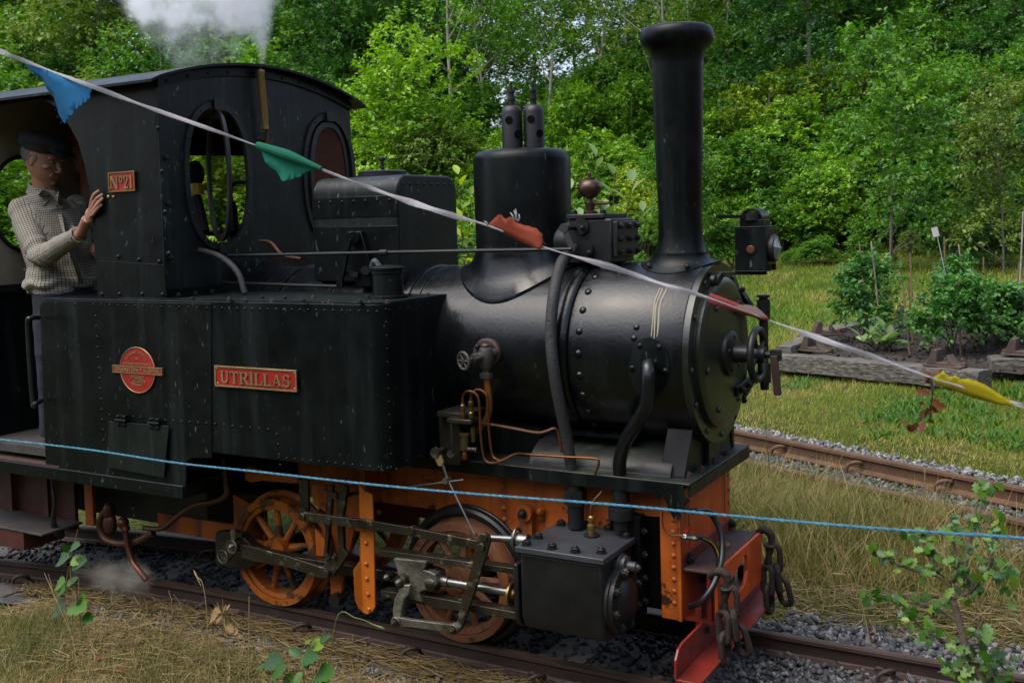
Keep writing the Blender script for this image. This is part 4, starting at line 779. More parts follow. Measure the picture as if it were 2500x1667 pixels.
# ---- side tank
TY, TX1, TX0, TZ0, TZ1 = -.70, -2.455, -4.44, .785, 1.437
R = .07; pl = [(TX0, TY)]
pl += [(TX1-R+R*math.sin(t), TY+R-R*math.cos(t)) for t in [PI/2*k/7 for k in range(8)]]
pl += [(TX1, -.2), (TX0, -.2)]
b = MB(); b.prism([(x, y, TZ0) for x, y in pl], (0, 0, TZ1-TZ0)); tank = b.build('side_tank', M['black'], loco, bevel=.004)
b = MB(); out = [(97, 748), (104, 737), (118, 733), (515, 741), (517, 1118), (468, 1118), (456, 1126), (452, 1198), (112, 1150)]
b.prism([P(u, v, TY-.004) for u, v in out], (0, .012, 0)); b.build('rear_side_sheet', M['black'], tank, bevel=.0015)
b = MB(); b.box((TX0+.02, TY+.01, .63), (-3.63, -.30, TZ0)); b.build('tank_lower_box', M['black'], tank)
b = MB(); b.prism([(x, y, TZ1) for x, y in [(TX0+.5, TY+.004)]+[(x, y) for x, y in pl[1:]]+[(TX0+.5, -.2)]], (0, 0, .006)); ttop = b.build('tank_top_plate', M['black_wall'], tank)
# the far side tank, mostly hidden
b = MB(); b.box((-4.4, .2, TZ0), (TX1, .70, TZ1)); b.build('side_tank', M['black'], loco, bevel=.01)
# riveting, small heads on the tank in one piece
b = MB(); T2 = TY-.0005
def rv(pts, n, y=TY-.004, r=.0062):
    for p in along([P(u, v, y) for u, v in pts], n): b.rivet(p, (0, -1, 0), r, .0035)
rv([(137, 741), (183, 743)], 2); rv([(228, 744), (505, 752)], 14, r=.0055); rv([(524, 752), (920, 761)], 21, TY)
rv([(233, 772), (253, 1075)], 13, r=.0068); rv([(267, 1013), (290, 1014)], 2); rv([(325, 1018), (343, 1019)], 2); rv([(403, 1026), (525, 1035)], 7); rv([(547, 1038), (655, 1048)], 6, TY)
rv([(676, 1060), (684, 1135)], 4, TY); rv([(681, 1117), (968, 1145)], 15, TY, .0058)
rv([(152, 1146), (276, 1157)], 4); rv([(322, 1140), (340, 1144)], 2); rv([(95, 770), (106, 1065)], 6, r=.005)
for p in along([V(TX1-.004, TY+.035, 1.415), V(TX1-.004, TY+.035, .80)], 13): b.rivet(p, (1, -.55, 0), .0058, .0035)
for p in along([V(TX1, TY+.05, 1.41), V(TX1, -.38, 1.41)], 5): b.rivet(p, (1, 0, 0), .0058, .0035)
for p in along([V(TX1, TY+.05, .805), V(TX1, -.40, .805)], 4): b.rivet(p, (1, 0, 0), .0058, .0035)
b.build('rivets', M['black'], tank, kind='stuff')
for k, (u, v) in enumerate([(600, 738), (665, 738), (740, 737), (805, 740), (880, 739), (946, 740), (695, 730), (765, 729), (1000, 722), (1045, 722), (640, 729), (560, 733), (470, 733)]):
    q = onZ(u, v, TZ1+.006); bolt('bolt', tank, M['dirty_top'] if k % 2 else M['black_matt'], q, (0, 0, 1), .0095)
q = onZ(943, 728, TZ1+.006)
b = MB(); b.lathe([(.082, 0), (.082, .01), (.064, .014), (.064, .10), (.068, .102), (.068, .112), (.072, .115), (.074, .124), (.05, .132), (.0001, .136)], (q.x, q.y+.015, q.z), n=36); filler = b.build('water_filler', M['black'], tank)
b = MB(); b.tube([(q.x-.05, q.y+.03, q.z+.125), (q.x-.075, q.y+.03, q.z+.15), (q.x-.09, q.y+.03, q.z+.125)], .012, n=8); b.build('filler_hinge', M['grey_lid'], filler) if False else b.build('filler_hinge', M['grey_lid'], tank)
# hinged ash flap with two hinges
b = MB(); b.prism([P(u, v, TY-.02) for u, v in ((265, 1028), (412, 1040), (400, 1166), (262, 1140))], (0, .004, 0)); b.build('hinged_flap', M['black_wall'], tank, bevel=.001)
for u, v in ((296, 1027), (377, 1034)):
    q = P(u, v, TY-.022)
    b = MB(); b.box((q.x-.032, q.y-.002, q.z-.026), (q.x+.032, q.y+.01, q.z+.026)); b.cyl(q-V(.035, .004, -.002), q+V(.035, -.004, .002), .006)
    for dx in (-.02, .02):
        for dz in (-.017, .018): b.rivet(q+V(dx, -.002, dz), (0, -1, 0), .007, .005)
    b.build('flap_hinge', M['black'], tank, bevel=.001)
# grab handle
b = MB(); b.tube([P(95, 775, -.72), P(75, 778, -.80), P(68, 800, -.80), P(80, 975, -.80), P(86, 985, -.80), P(101, 978, -.72)], .0115, n=10, k=5); b.build('grab_handle', M['hose'], tank)
# ---- brass and red plates
def glyph(ch):
    """strokes of a raised roman letter one unit high: list of outlines, and its width"""
    R_ = lambda x0, y0, x1, y1: [(x0, y0), (x1, y0), (x1, y1), (x0, y1)]
    sf = lambda x, y: R_(x-.17, y if y < .5 else y-.07, x+.17, (y+.07) if y < .5 else y)
    def arc(cx, cy, rx, ry, a0, a1, w0, w1, n=10):
        o = []; i_ = []
        for k in range(n+1):
            t = math.radians(a0+(a1-a0)*k/n); w_ = w0+(w1-w0)*abs(math.cos(t)); o.append((cx+rx*math.cos(t), cy+ry*math.sin(t))); i_.append((cx+(rx-w_)*math.cos(t), cy+(ry-w_*.75)*math.sin(t)))
        return [[o[k], o[k+1], i_[k+1], i_[k]] for k in range(n)]
    if ch == 'U': return [R_(.12, .30, .30, 1), R_(.66, .30, .76, 1), sf(.21, 1), sf(.71, 1)]+arc(.44, .32, .32, .32, 180, 360, .10, .17), .92
    if ch == 'T': return [R_(.36, 0, .54, 1), R_(.05, .91, .85, 1), R_(.05, .74, .11, .91), R_(.79, .74, .85, .91), sf(.45, 0)], .9
    if ch == 'R': return [R_(.12, 0, .30, 1), sf(.21, 0), R_(.04, .93, .55, 1), R_(.30, .46, .55, .54), [(.42, .47), (.60, .47), (.92, 0), (.70, 0)]]+arc(.50, .73, .30, .27, -90, 90, .08, .18), .95
    if ch == 'I': return [R_(.14, 0, .32, 1), sf(.23, 0), sf(.23, 1)], .46
    if ch == 'L': return [R_(.12, 0, .30, 1), sf(.21, 1), R_(.04, 0, .76, .08), R_(.69, .08, .76, .30)], .82
    if ch == 'A': return [[(.08, 0), (.17, 0), (.47, 1), (.40, 1)], [(.62, 0), (.84, 0), (.52, 1), (.40, 1)], R_(.24, .30, .66, .37), sf(.12, 0), sf(.74, 0)], .92
    if ch == 'S': return arc(.38, .74, .29, .26, 20, 262, .08, .16)+arc(.38, .27, .31, .27, -160, 82, .08, .16)+[R_(.60, .72, .66, .98), R_(.06, .02, .12, .30)], .76
    if ch == 'N': return [R_(.10, 0, .18, 1), R_(.74, 0, .82, 1), [(.05, 1), (.27, 1), (.82, 0), (.66, 0)], sf(.14, 0), sf(.78, 1)], .95
    if ch == 'o': return arc(.5, .5, .45, .5, 0, 360, .16, .26, 18), 1.
    if ch == '2': return arc(.36, .70, .30, .30, -35, 175, .08, .17)+[[(.46, .45), (.63, .55), (.26, .10), (.05, .08)], R_(.05, 0, .66, .13), R_(.60, .13, .66, .26)], .76
    if ch == '1': return [R_(.24, 0, .42, 1), sf(.33, 0), [(.08, .80), (.24, .86), (.24, 1), (.20, .96)]], .56
def serif_word(word, parent, c_, width, height, mat, dot=False):
    gs = [glyph(ch) for ch in word]; tot = sum(w_ for _, w_ in gs); sx_ = width/tot; x = -width/2
    for ch, (polys, w_) in zip(word, gs):
        b = MB()
        for k_i, pl_ in enumerate(polys): b.prism([V(c_[0]+x+px_*sx_, c_[1]-.0004*(k_i % 3), c_[2]+(py_-.5)*height) for px_, py_ in pl_], (0, -.0042, 0))
        if ch == 'I' and dot: b.cyl((c_[0]+x+.23*sx_, c_[1], c_[2]+height*.60), (c_[0]+x+.23*sx_, c_[1]-.004, c_[2]+height*.60), height*.07, n=10)
        b.build('letter', mat, parent, smooth=False); x += w_*sx_
DEEP = .010
def plate_px(parent, name, cx, cy, wpx, hpx, y, round_=False):
    c = P(cx, cy, y); L = (P(cx-wpx/2, cy, y)-P(cx+wpx/2, cy, y)); wd = abs(L.x); H = abs((P(cx, cy-hpx/2, y)-P(cx, cy+hpx/2, y)).z); return c, wd, H
c, wd, H = plate_px(tank, 'x', 625, 923, 199, 52, TY-.004)
b = MB(); b.box((c.x-wd/2, c.y-DEEP*.6, c.z-H/2), (c.x+wd/2, c.y, c.z+H/2)); npl = b.build('name_plate', M['plate_red'], loco, bevel=.001)
b = MB()
for (x0, x1, z0, z1) in ((-wd/2, wd/2, H/2-.007, H/2), (-wd/2, wd/2, -H/2, -H/2+.007)): b.box((c.x+x0, c.y-DEEP, c.z+z0), (c.x+x1, c.y-.001, c.z+z1))
for x0 in (-wd/2, wd/2-.007): b.box((c.x+x0, c.y-DEEP, c.z-H/2+.007), (c.x+x0+.007, c.y-.001, c.z+H/2-.007))
b.build('plate_rim', M['brass_old'], npl, bevel=.001)
serif_word('UTRILLAS', npl, (c.x, c.y-DEEP*.6, c.z-.003), wd*.86, H*.56, M['brass_old'], dot=True)
for sx_ in (-1, 1):
    for sz_ in (-1, 1): riv('screw', npl, M['brass_old'], (c.x+sx_*(wd/2-.013), c.y-DEEP*.6, c.z+sz_*(H/2-.013)), (0, -1, 0), .005)
# oval maker's plate
c = P(338, 903, TY-.004); rx = abs((P(298, 903, TY)-P(380, 903, TY)).x)/2*1.02; rz = abs((P(338, 846, TY)-P(338, 956, TY)).z)/2
def oval(r_x, r_z, n=44): return [V(c.x+r_x*math.cos(2*PI*i/n), c.y, c.z+r_z*math.sin(2*PI*i/n)) for i in range(n)]
b = MB(); b.prism(oval(rx, rz), (0, -.006, 0)); mk = b.build('maker_plate', M['plate_red'], loco)
b = MB(); b.torus((c.x, c.y-.006, c.z), (0, -1, 0), 1., .0028, n=48, m=6, sx=rx, sy=rz, up=(0, 0, 1))
b.build('plate_rim', M['brass_old'], mk)
bw = rx*1.42; bh = rz*.145
b = MB(); b.box((c.x-bw, c.y-.0085, c.z-bh), (c.x+bw, c.y-.001, c.z+bh)); bar_ = b.build('plate_bar', M['plate_red'], mk, bevel=.0008)
b = MB()
for s_ in (-1, 1):
    z_ = c.z+s_*bh; b.box((c.x-bw-.002, c.y-.011, z_-.0015), (c.x+bw+.002, c.y-.001, z_+.0015)); x_ = c.x+s_*bw; b.box((x_-.0015, c.y-.011, c.z-bh+.0016), (x_+.0015, c.y-.001, c.z+bh-.0016))
b.build('bar_rim', M['brass_old'], mk)
def tl(txt, dz, size, wmax, bold=.0003):
    t = text_obj(txt, 'lettering', M['brass_old'], mk, (c.x, c.y-.0066 if abs(dz) > .001 else c.y-.009, c.z+dz), (1, 0, 0), (0, 0, 1), size, .0012, sx=1, font_bold=bold)
    xs_t = [v.co.x for v in t.data.vertices]; w_ = max(xs_t)-min(xs_t); t.data.transform(Matrix.Scale(wmax/max(w_, 1e-4), 4, (1, 0, 0))); return t
tl('ORENSTEIN Y KOPPEL', 0, bh*1.75, bw*1.86, .0006); tl('MADRID', -rz*.30, rz*.20, rx*.75); tl('No 2878', -rz*.52, rz*.16, rx*.62); tl('DE', rz*.50, rz*.13, rx*.2); tl('MATERIAL FERROCARRILES', rz*.26, rz*.13, rx*1.6)
def arc_text(txt, r_x, r_z, a0, a1, size):
    for i, ch in enumerate(txt):
        if ch == ' ': continue
        a = math.radians(a0+(a1-a0)*i/(len(txt)-1)); x_, z_ = r_x*math.cos(a), r_z*math.sin(a)
        rad = Vector((math.cos(a), 0, math.sin(a))); up_ = rad if a1 < a0 else -rad; xd = Vector((up_.z, 0, -up_.x))
        text_obj(ch, 'lettering', M['brass_old'], mk, (c.x+x_, c.y-.0066, c.z+z_), xd, up_, size, .0011, font_bold=.0002)
arc_text('SOCIEDAD ESPANOLA', rx*.74, rz*.78, 140, 40, rz*.15)
b = MB(); b.torus((c.x, c.y-.007, c.z-rz*.52), (0, -1, 0), 1., .0012, n=24, m=5, sx=rx*.42, sy=rz*.13, up=(0, 0, 1)); b.build('number_frame', M['brass_old'], mk)
# number plate on the cab side
CYS = -.672
c = P(300, 444, CYS-.002); wd = abs((P(268, 444, CYS)-P(332, 444, CYS)).x); H = abs((P(300, 420, CYS)-P(300, 469, CYS)).z)
b = MB(); b.box((c.x-wd/2, c.y-.006, c.z-H/2), (c.x+wd/2, c.y, c.z+H/2)); cn = b.build('number_plate', M['plate_red'], loco, bevel=.001)
b = MB()
for z0 in (-H/2, H/2-.006): b.box((c.x-wd/2, c.y-.010, c.z+z0), (c.x+wd/2, c.y-.001, c.z+z0+.006))
for x0 in (-wd/2, wd/2-.006): b.box((c.x+x0, c.y-.010, c.z-H/2+.006), (c.x+x0+.006, c.y-.001, c.z+H/2-.006))
b.build('plate_rim', M['brass'], cn, bevel=.0008)
serif_word('N', cn, (c.x-wd*.27, c.y-.006, c.z-.002), wd*.34, H*.62, M['brass_old'])
serif_word('o', cn, (c.x-wd*.02, c.y-.006, c.z+H*.12), wd*.15, H*.34, M['brass_old'])
serif_word('21', cn, (c.x+wd*.25, c.y-.006, c.z-.002), wd*.34, H*.66, M['brass_old'])
# ---- cab
CXF, CH = -3.66, .67
cab = None
b = MB()
side = [(407, 729), (239, 729), (222, 480), (206, 400), (190, 345), (165, 300), (150, 270), (100, 240), (0, 226), (0, 205), (200, 190), (371, 190)]
sp = [P(u, v, -CH) for u, v in side]; sp[0].x = sp[-1].x = CXF
sp[9] = V(-5.6, -CH, 2.40); sp[8] = V(-5.6, -CH, 2.32); sp[-1].z = sp[-2].z = 2.40; sp[-2].x = -4.2
b.prism(sp, (0, .006, 0)); cab = b.build('cab_side_sheet', M['black'], loco)
b = MB(); b.prism([P(u, v, -CH-.004) for u, v in ((239, 636), (400, 646), (407, 729), (239, 729))], (0, .003, 0)); b.build('side_patch', M['black'], cab, bevel=.001)
for u, v in ((249, 718), (292, 718), (347, 718), (397, 719), (288, 627), (339, 634), (388, 639), (386, 313), (395, 419), (403, 518), (412, 619)):
    xx = P(u, v, -CH-.005); riv('rivet', cab, M['black'], xx, (0, -1, 0), .0105 if u < 386 or v > 625 else .012)
for u, v in ((264, 481), (277, 481)): riv('stud', cab, M['brass'], P(u, v, -CH-.002), (0, -1, 0), .009)
# front sheet with two arched oval windows: outline polygons bridged by a grid
def roofz(y): return 2.515-.235*(y*y)-.0*(abs(y)**3)
def win_outline(cy_, n=48, grow=0.):
    """tall window: round top, narrowing rounded foot"""
    pts = []
    for i in range(n):
        t = 2*PI*i/n; cx_, sx_ = math.cos(t), math.sin(t)
        w_ = .185+grow; h_ = .315+grow; e = 2.35
        r = (abs(cx_)**e+abs(sx_)**e)**(-1/e)
        pts.append((cy_+w_*cx_*r, 1.985+h_*sx_*r))
    return pts
wins = (-.325, .475)
bmf = bmesh.new(); NV = []
outer = [(-CH, 1.30)]+[(CH, 1.30)]+[(y, roofz(y)-.012) for y in [CH-CH*2*i/24 for i in range(25)]]
def ring_edges(pts, x):
    vs2 = [bmf.verts.new((x, y, z)) for y, z in pts]; return [bmf.edges.new((vs2[i], vs2[(i+1) % len(vs2)])) for i in range(len(vs2))]
E_ = ring_edges(outer, CXF)
for cy_ in wins: E_ += ring_edges(win_outline(cy_), CXF)
bmesh.ops.triangle_fill(bmf, use_beauty=True, use_dissolve=False, edges=E_)
bmesh.ops.recalc_face_normals(bmf, faces=bmf.faces)
me = bpy.data.meshes.new('cab_front_sheet'); bmf.to_mesh(me); bmf.free(); me.materials.append(M['black_wall'])
me.transform(Matrix.Translation(-loco.location))
front = bpy.data.objects.new('cab_front_sheet', me); COL.objects.link(front); front.parent = loco
sl = front.modifiers.new('thick', 'SOLIDIFY'); sl.thickness = .008; sl.offset = 0
for wi, cy_ in enumerate(wins):
    po, pi_ = win_outline(cy_, 48, .028), win_outline(cy_, 48, 0.); n = 48; q = []
    for x_ in (CXF+.004, CXF+.016):
        q += [V(x_, y, z) for y, z in po]; q += [V(x_, y, z) for y, z in pi_]
    fs = []
    for i in range(n):
        j = (i+1) % n; fs += [(2*n+i, 2*n+j, 3*n+j, 3*n+i), (i, j, 2*n+j, 2*n+i), (n+i, 3*n+i, 3*n+j, n+j)]
    b = MB(); b.add(q, fs); fr = b.build('window_frame', M['black_matt'], front)
    for k in range(0, 48, 4):
        y, z = win_outline(cy_, 48, .014)[k]; riv('rivet', front, M['black_matt'], (CXF+.016, y, z), (1, 0, 0), .007)
    for z_ in (1.985+.33, 1.985-.33): b = MB(); b.box((CXF+.017, cy_-.028, z_-.026), (CXF+.03, cy_+.028, z_+.026)); b.build('window_pivot', M['black_matt'], front, bevel=.002)
    # the sash turning on its pivots: swung open in the first, nearly shut in the second
    ang = math.radians(-62 if wi == 0 else -4); ca, sa = math.cos(ang), math.sin(ang)
    def sw(dy, z, dx): return V(CXF-.0+dx*ca-dy*sa*(-1 if wi == 0 else 1)*-1 if False else CXF+.008+dy*sa+dx*ca, cy_+dy*ca-dx*sa, z)
    po = [(y-cy_, z) for y, z in win_outline(cy_, 48, -.012)]; pi_ = [(y-cy_, z) for y, z in win_outline(cy_, 48, -.042)]
    q = [sw(y, z, d) for d in (-.008, .008) for pts_ in (po, pi_) for y, z in pts_]; fs = []
    for i in range(n):
        j = (i+1) % n; fs += [(2*n+i, 2*n+j, 3*n+j, 3*n+i), (i, n+i, n+j, j), (i, j, 2*n+j, 2*n+i), (n+i, 3*n+i, 3*n+j, n+j)]
    b = MB(); b.add(q, fs); sash = b.build('window_sash', M['black_matt'], front, bevel=.002)
    mg, ng = newmat('window_glass_%s' % ('open' if wi == 0 else 'shut'))
    gl = ng.nodes.new('ShaderNodeBsdfGlossy'); gl.inputs['Roughness'].default_value = .02; tr = ng.nodes.new('ShaderNodeBsdfTransparent')
    mx = ng.nodes.new('ShaderNodeMixShader'); fre = ng.nodes.new('ShaderNodeFresnel'); fre.inputs[0].default_value = 1.55
    tr.inputs[0].default_value = (.82, .86, .84, 1) if wi == 0 else (.10, .10, .10, 1)
    ma = ng.nodes.new('ShaderNodeMath'); ma.operation = 'MULTIPLY_ADD'; ma.inputs[1].default_value = 1.0 if wi == 0 else 1.2; ma.inputs[2].default_value = .04 if wi == 0 else .16
    fre = ng.nodes.new('ShaderNodeLayerWeight'); fre.inputs[0].default_value = .5; pw_ = ng.nodes.new('ShaderNodeMath'); pw_.operation = 'POWER'; pw_.inputs[1].default_value = 4.; lk(ng, fre.outputs['Facing'], pw_.inputs[0]); lk(ng, pw_.outputs[0], ma.inputs[0]); lk(ng, ma.outputs[0], mx.inputs[0]); lk(ng, tr.outputs[0], mx.inputs[1]); lk(ng, gl.outputs[0], mx.inputs[2])
    og = ng.nodes.new('ShaderNodeOutputMaterial'); lk(ng, mx.outputs[0], og.inputs[0])
    b = MB(); b.prism([sw(y, z, 0) for y, z in pi_], sw(0, 0, .003)-sw(0, 0, 0)); b.build('window_pane', mg, front, smooth=False)
# cab corner bolts, flange, roof
for z_ in (1.62, 1.86, 2.06, 2.26): bolt('bolt', front, M['black_matt'], (CXF+.006, -CH+.035, z_), (1, 0, 0), .011)
for z_ in (1.9, 2.2): bolt('bolt', front, M['black_matt'], (CXF+.006, CH-.035, z_), (1, 0, 0), .010)
b = MB(); b.box((CXF+.006, -CH+.02, TZ1+.007), (CXF+.045, -.34, TZ1+.012)); b.box((CXF+.006, -CH+.02, TZ1+.012), (CXF+.011, -.34, TZ1+.045)); b.build('cab_angle_iron', M['black'], front)
for y_ in (-.62, -.52, -.42): bolt('bolt', front, M['black_matt'], (CXF+.028, y_, TZ1+.012), (0, 0, 1), .011)
q = []; fs = []; xs = (-5.6, -3.60); NN = 30
for x_ in xs:
    for dz in (0, .012):
        for i in range(NN+1): y = -.745+1.49*i/NN; q.append(V(x_, y, roofz(min(.72, abs(y)))-(abs(y)-.72 if abs(y) > .72 else 0)*.6+dz))
W_ = NN+1
for i in range(NN): fs += [(i, i+1, 2*W_+i+1, 2*W_+i), (W_+i, 3*W_+i, 3*W_+i+1, W_+i+1), (i, W_+i, W_+i+1, i+1), (2*W_+i, 2*W_+i+1, 3*W_+i+1, 3*W_+i)]
fs += [(0, 2*W_, 3*W_, W_), (NN, W_+NN, 3*W_+NN, 2*W_+NN)]
b = MB(); b.add(q, fs); roof = b.build('cab_roof', M['black'], loco)
b = MB()   # curved angle iron under the roof edge on the front sheet
for i in range(28):
    y0, y1 = -CH+2*CH*i/28, -CH+2*CH*(i+1)/28; b.add([(CXF+.004+dx, y, roofz(y)-.045+dz) for dx in (0, .012) for (y, dz) in ((y0, 0), (y1, 0), (y1, .04), (y0, .04))], [(0, 1, 2, 3), (4, 7, 6, 5), (0, 4, 5, 1)])
b.build('roof_angle', M['black'], front)
for i in range(11):
    y_ = -CH+.05+i*(2*CH-.1)/10; riv('rivet', front, M['black'], (CXF+.016, y_, roofz(y_)-.028), (1, 0, 0), .009)
# roof ceiling lining seen from below, rear wall with an arched opening
b = MB(); q = [V(x_, -.66+1.32*i/20, roofz(-.66+1.32*i/20)-.02) for x_ in (-5.55, CXF-.02) for i in range(21)]; b.add(q, [(i, 21+i, 22+i, i+1) for i in range(20)]); b.build('roof_lining', surf('brown_boards', (.10, .055, .025), (.07, .038, .018), (.6, .8), bump=.2, streak=(10, .4, (.03, .02, .012))), loco)
RX = -5.08
rw = [(-CH, .70), (CH, .70)]+[(y, roofz(y)-.005) for y in [CH-CH*2*i/16 for i in range(17)]]
bmf = bmesh.new(); E_ = ring_edges(rw, RX)
for cy_ in (-.33, .33): E_ += ring_edges([(cy_+.20*math.cos(2*PI*i/32)*(1 if math.sin(2*PI*i/32) > 0 else .95), 1.90+.25*math.sin(2*PI*i/32)) for i in range(32)], RX)
bmesh.ops.triangle_fill(bmf, use_beauty=True, use_dissolve=False, edges=E_)
me = bpy.data.meshes.new('cab_rear_wall'); bmf.to_mesh(me); bmf.free(); me.materials.append(M['cream']); me.transform(Matrix.Translation(-loco.location))
rear = bpy.data.objects.new('cab_rear_wall', me); COL.objects.link(rear); rear.parent = loco; rear.modifiers.new('thick', 'SOLIDIFY').thickness = .02
for cy_ in (-.33, .33): b = MB(); b.torus((RX+.012, cy_, 1.90), (1, 0, 0), 1., .012, n=40, m=8, sx=.25, sy=.20, up=(0, 1, 0)); b.build('rear_window_rim', M['black_matt'], rear)
b = MB(); b.box((RX+.012, -CH, .68), (RX+.03, CH, 1.48)); b.build('rear_lower_wall', M['black'], loco)
b = MB(); b.box((RX+.03, -CH, 1.44), (RX+.05, CH, 1.48)); b.build('wall_batten', M['black_matt'], loco)
for y_ in (-.55, -.35, -.1, .2): bolt('bolt', rear, M['cream'], (RX+.01, y_, 1.55), (1, 0, 0), .012); 
for y_ in (-.58, -.3): bolt('bolt', rear, M['cream'], (RX+.01, y_, 1.66), (1, 0, 0), .009)
b = MB(); b.prism([(CXF-.004, CH, 1.30), (-4.15, CH, 1.30), (-4.15, CH, 2.0), (-4.3, CH, 2.15), (-5.5, CH, 2.22), (-5.5, CH, 2.41), (CXF-.004, CH, 2.40)], (0, .006, 0)); b.build('cab_side_sheet', M['black'], loco)
b = MB(); b.box((RX, -CH, .66), (-3.7, CH, .70)); b.build('cab_floor', M['wood_step'], loco)
# backhead with fittings seen through the open window
b = MB(); b.lathe([(.33, 0), (.33, .05), (.30, .08), (.0001, .09)], (-3.72, 0, 1.30), (-1, 0, 0), n=40); bh_ = b.build('boiler_backhead', M['black_matt'], loco)
b = MB(); b.tube([(-4.02, .12, 1.62), (-4.02, .12, 1.88), (-4.02, .14, 1.97), (-4.02, .3, 1.975), (-4.02, .62, 1.96)], .010, n=8); b.lathe([(.03, 1.55), (.034, 1.6), (.03, 1.84), (.02, 1.88)], (-4.02, .12, 0), n=14); b.tube([(-4.0, -.3, 1.72), (-4.0, .3, 1.715)], .012, n=8, k=1); b.cyl((-4.0, .1, 1.66), (-3.7, .1, 1.66), .02); b.build('gauge_fitting', M['black_matt'], bh_)
b = MB()
for y_, z_, r_ in ((-.2, 1.60, .05), (.02, 1.50, .06), (.2, 1.62, .035), (-.08, 1.42, .07), (.25, 1.45, .05)): b.cyl((-3.80, y_, z_), (-3.95-.05*math.sin(z_*30), y_, z_), r_*.6, r_*.5, n=12); b.torus((-3.97, y_, z_), (1, 0, 0), r_, .008, n=20, m=6)
b.build('backhead_valve', M['brass_old'] if False else M['oily'], bh_)
b = MB(); b.lathe([(.13, 0), (.14, .03), (.13, .06), (.0001, .07)], (-3.75, .38, 1.78), (-.9, -.3, 0), n=28); b.build('pressure_gauge', M['black_matt'], bh_)
# whistle on the cab front and steam outlet on the roof
q = onX(641, 200, CXF+.045); q1 = onX(652, 318, CXF+.045)
b = MB(); b.lathe([(.012, 0), (.016, .005), (.016, .04), (.0185, .046), (.0185, .268), (.021, .272), (.021, .284), (.012, .29), (.005, .297)], (q1.x, (q.y+q1.y)/2, q1.z), (0, (q.y-q1.y)*1., q.z-q1.z), n=20)
wh = b.build('steam_whistle', surf('whistle_brass', (.32, .21, .07), (.24, .16, .055), (.4, .55), metal=.4, bump=.05), loco)
b = MB(); b.cyl(q1-V(0, 0, .05), q1, .009); b.lathe([(.016, 0), (.016, .02)], q1-V(0, -.003, .065), n=6); b.cyl(q1+V(0, -.05, -.012), q1+V(0, .03, -.012), .005, n=8); b.cyl(q1-V(.045, 0, .05), q1-V(0, 0, .05), .008); b.build('whistle_pipe', M['copper_dull'], wh)
b = MB(); b.cyl((-3.9, .02, 2.50), (-3.9, .02, 2.585), .011); b.build('steam_outlet', M['copper_dull'], loco)
# ---- running board and front end
BX, BH2, BTZ = -1.356, .36, .775
b = MB(); b.box((TX1-.3, -BH2, BTZ-.008), (BX, BH2, BTZ)); board = b.build('running_board', M['green_black'], loco, bevel=.002)
b = MB(); b.box((TX1-.3, -BH2-.003, BTZ-.052), (BX-.02, -BH2+.004, BTZ-.002)); b.box((BX-.006, -BH2+.01, BTZ-.05), (BX+.003, BH2-.01, BTZ-.009)); b.build('board_edge', M['black'], board, bevel=.001)
b = MB(); b.prism([(BX-.10, -BH2-.004, BTZ-.05), (BX-.0, -BH2-.004, BTZ-.05), (BX-.06, -BH2-.004, BTZ-.135)], (0, .006, 0)); b.build('corner_gusset', M['black'], board)
# saddle under the smokebox: near leg, far leg, cross web, bolts
b = MB()
for s_, n_ in ((-1, 'near'), (1, 'far')):
    pts = [(BX-.145, s_*.285, BTZ), (BX-.045, s_*.285, BTZ), (BX-.025, s_*.215, 1.0), (BX-.125, s_*.215, 1.0)]
    b = MB(); b.prism(pts, (0, -s_*.012, 0)); b.build('saddle_leg', M['black_matt'], loco, bevel=.003)
b = MB(); b.prism([(-1.405, -.27, BTZ), (-1.405, .31, BTZ), (-1.405, .31, .9), (-1.405, .22, .97)]+[(-1.405, .345*math.sin(t), BZ-.345*math.cos(t)) for t in (.6, .4, .2, 0, -.2, -.4, -.6)]+[(-1.405, -.22, .97)], (-.012, 0, 0)); b.build('saddle_web', M['black_matt'], loco)
b = MB(); b.box((-1.40, -.06, BTZ), (-1.385, .06, .865)); b.build('saddle_rib', M['black_matt'], loco)
for x_, y_ in ((-1.385, -.15), (-1.385, .0), (-1.385, .14), (-1.395, -.26)): bolt('bolt', board, M['dirty_top'], (x_, y_, BTZ), (0, 0, 1), .014)
# dark steam chest saddle body under smokebox (curved mossy cover)
b = MB(); pr = [(.30*math.sin(t), BTZ+.004+.10*math.cos(t)) for t in [-PI/2+PI*i/20 for i in range(21)]]
b.prism([(-2.05, -.31, BTZ)]+[(-2.05, y, z) for y, z in pr]+[(-2.05, .31, BTZ)], (.60, 0, 0)); b.build('cylinder_saddle_cover', surf('mossy_cover', (.005, .006, .006), (.016, .019, .016), (.4, .65), bump=.2, bscale=30, wear=(5, .55, (.022, .038, .018))), loco, bevel=.004)
b = MB(); b.box((-2.4, -.2, BTZ), (-2.05, .2, .9)); b.box((-1.95, -.24, .89), (-1.62, .1, .905)); b.build('boiler_support', M['black'], loco)
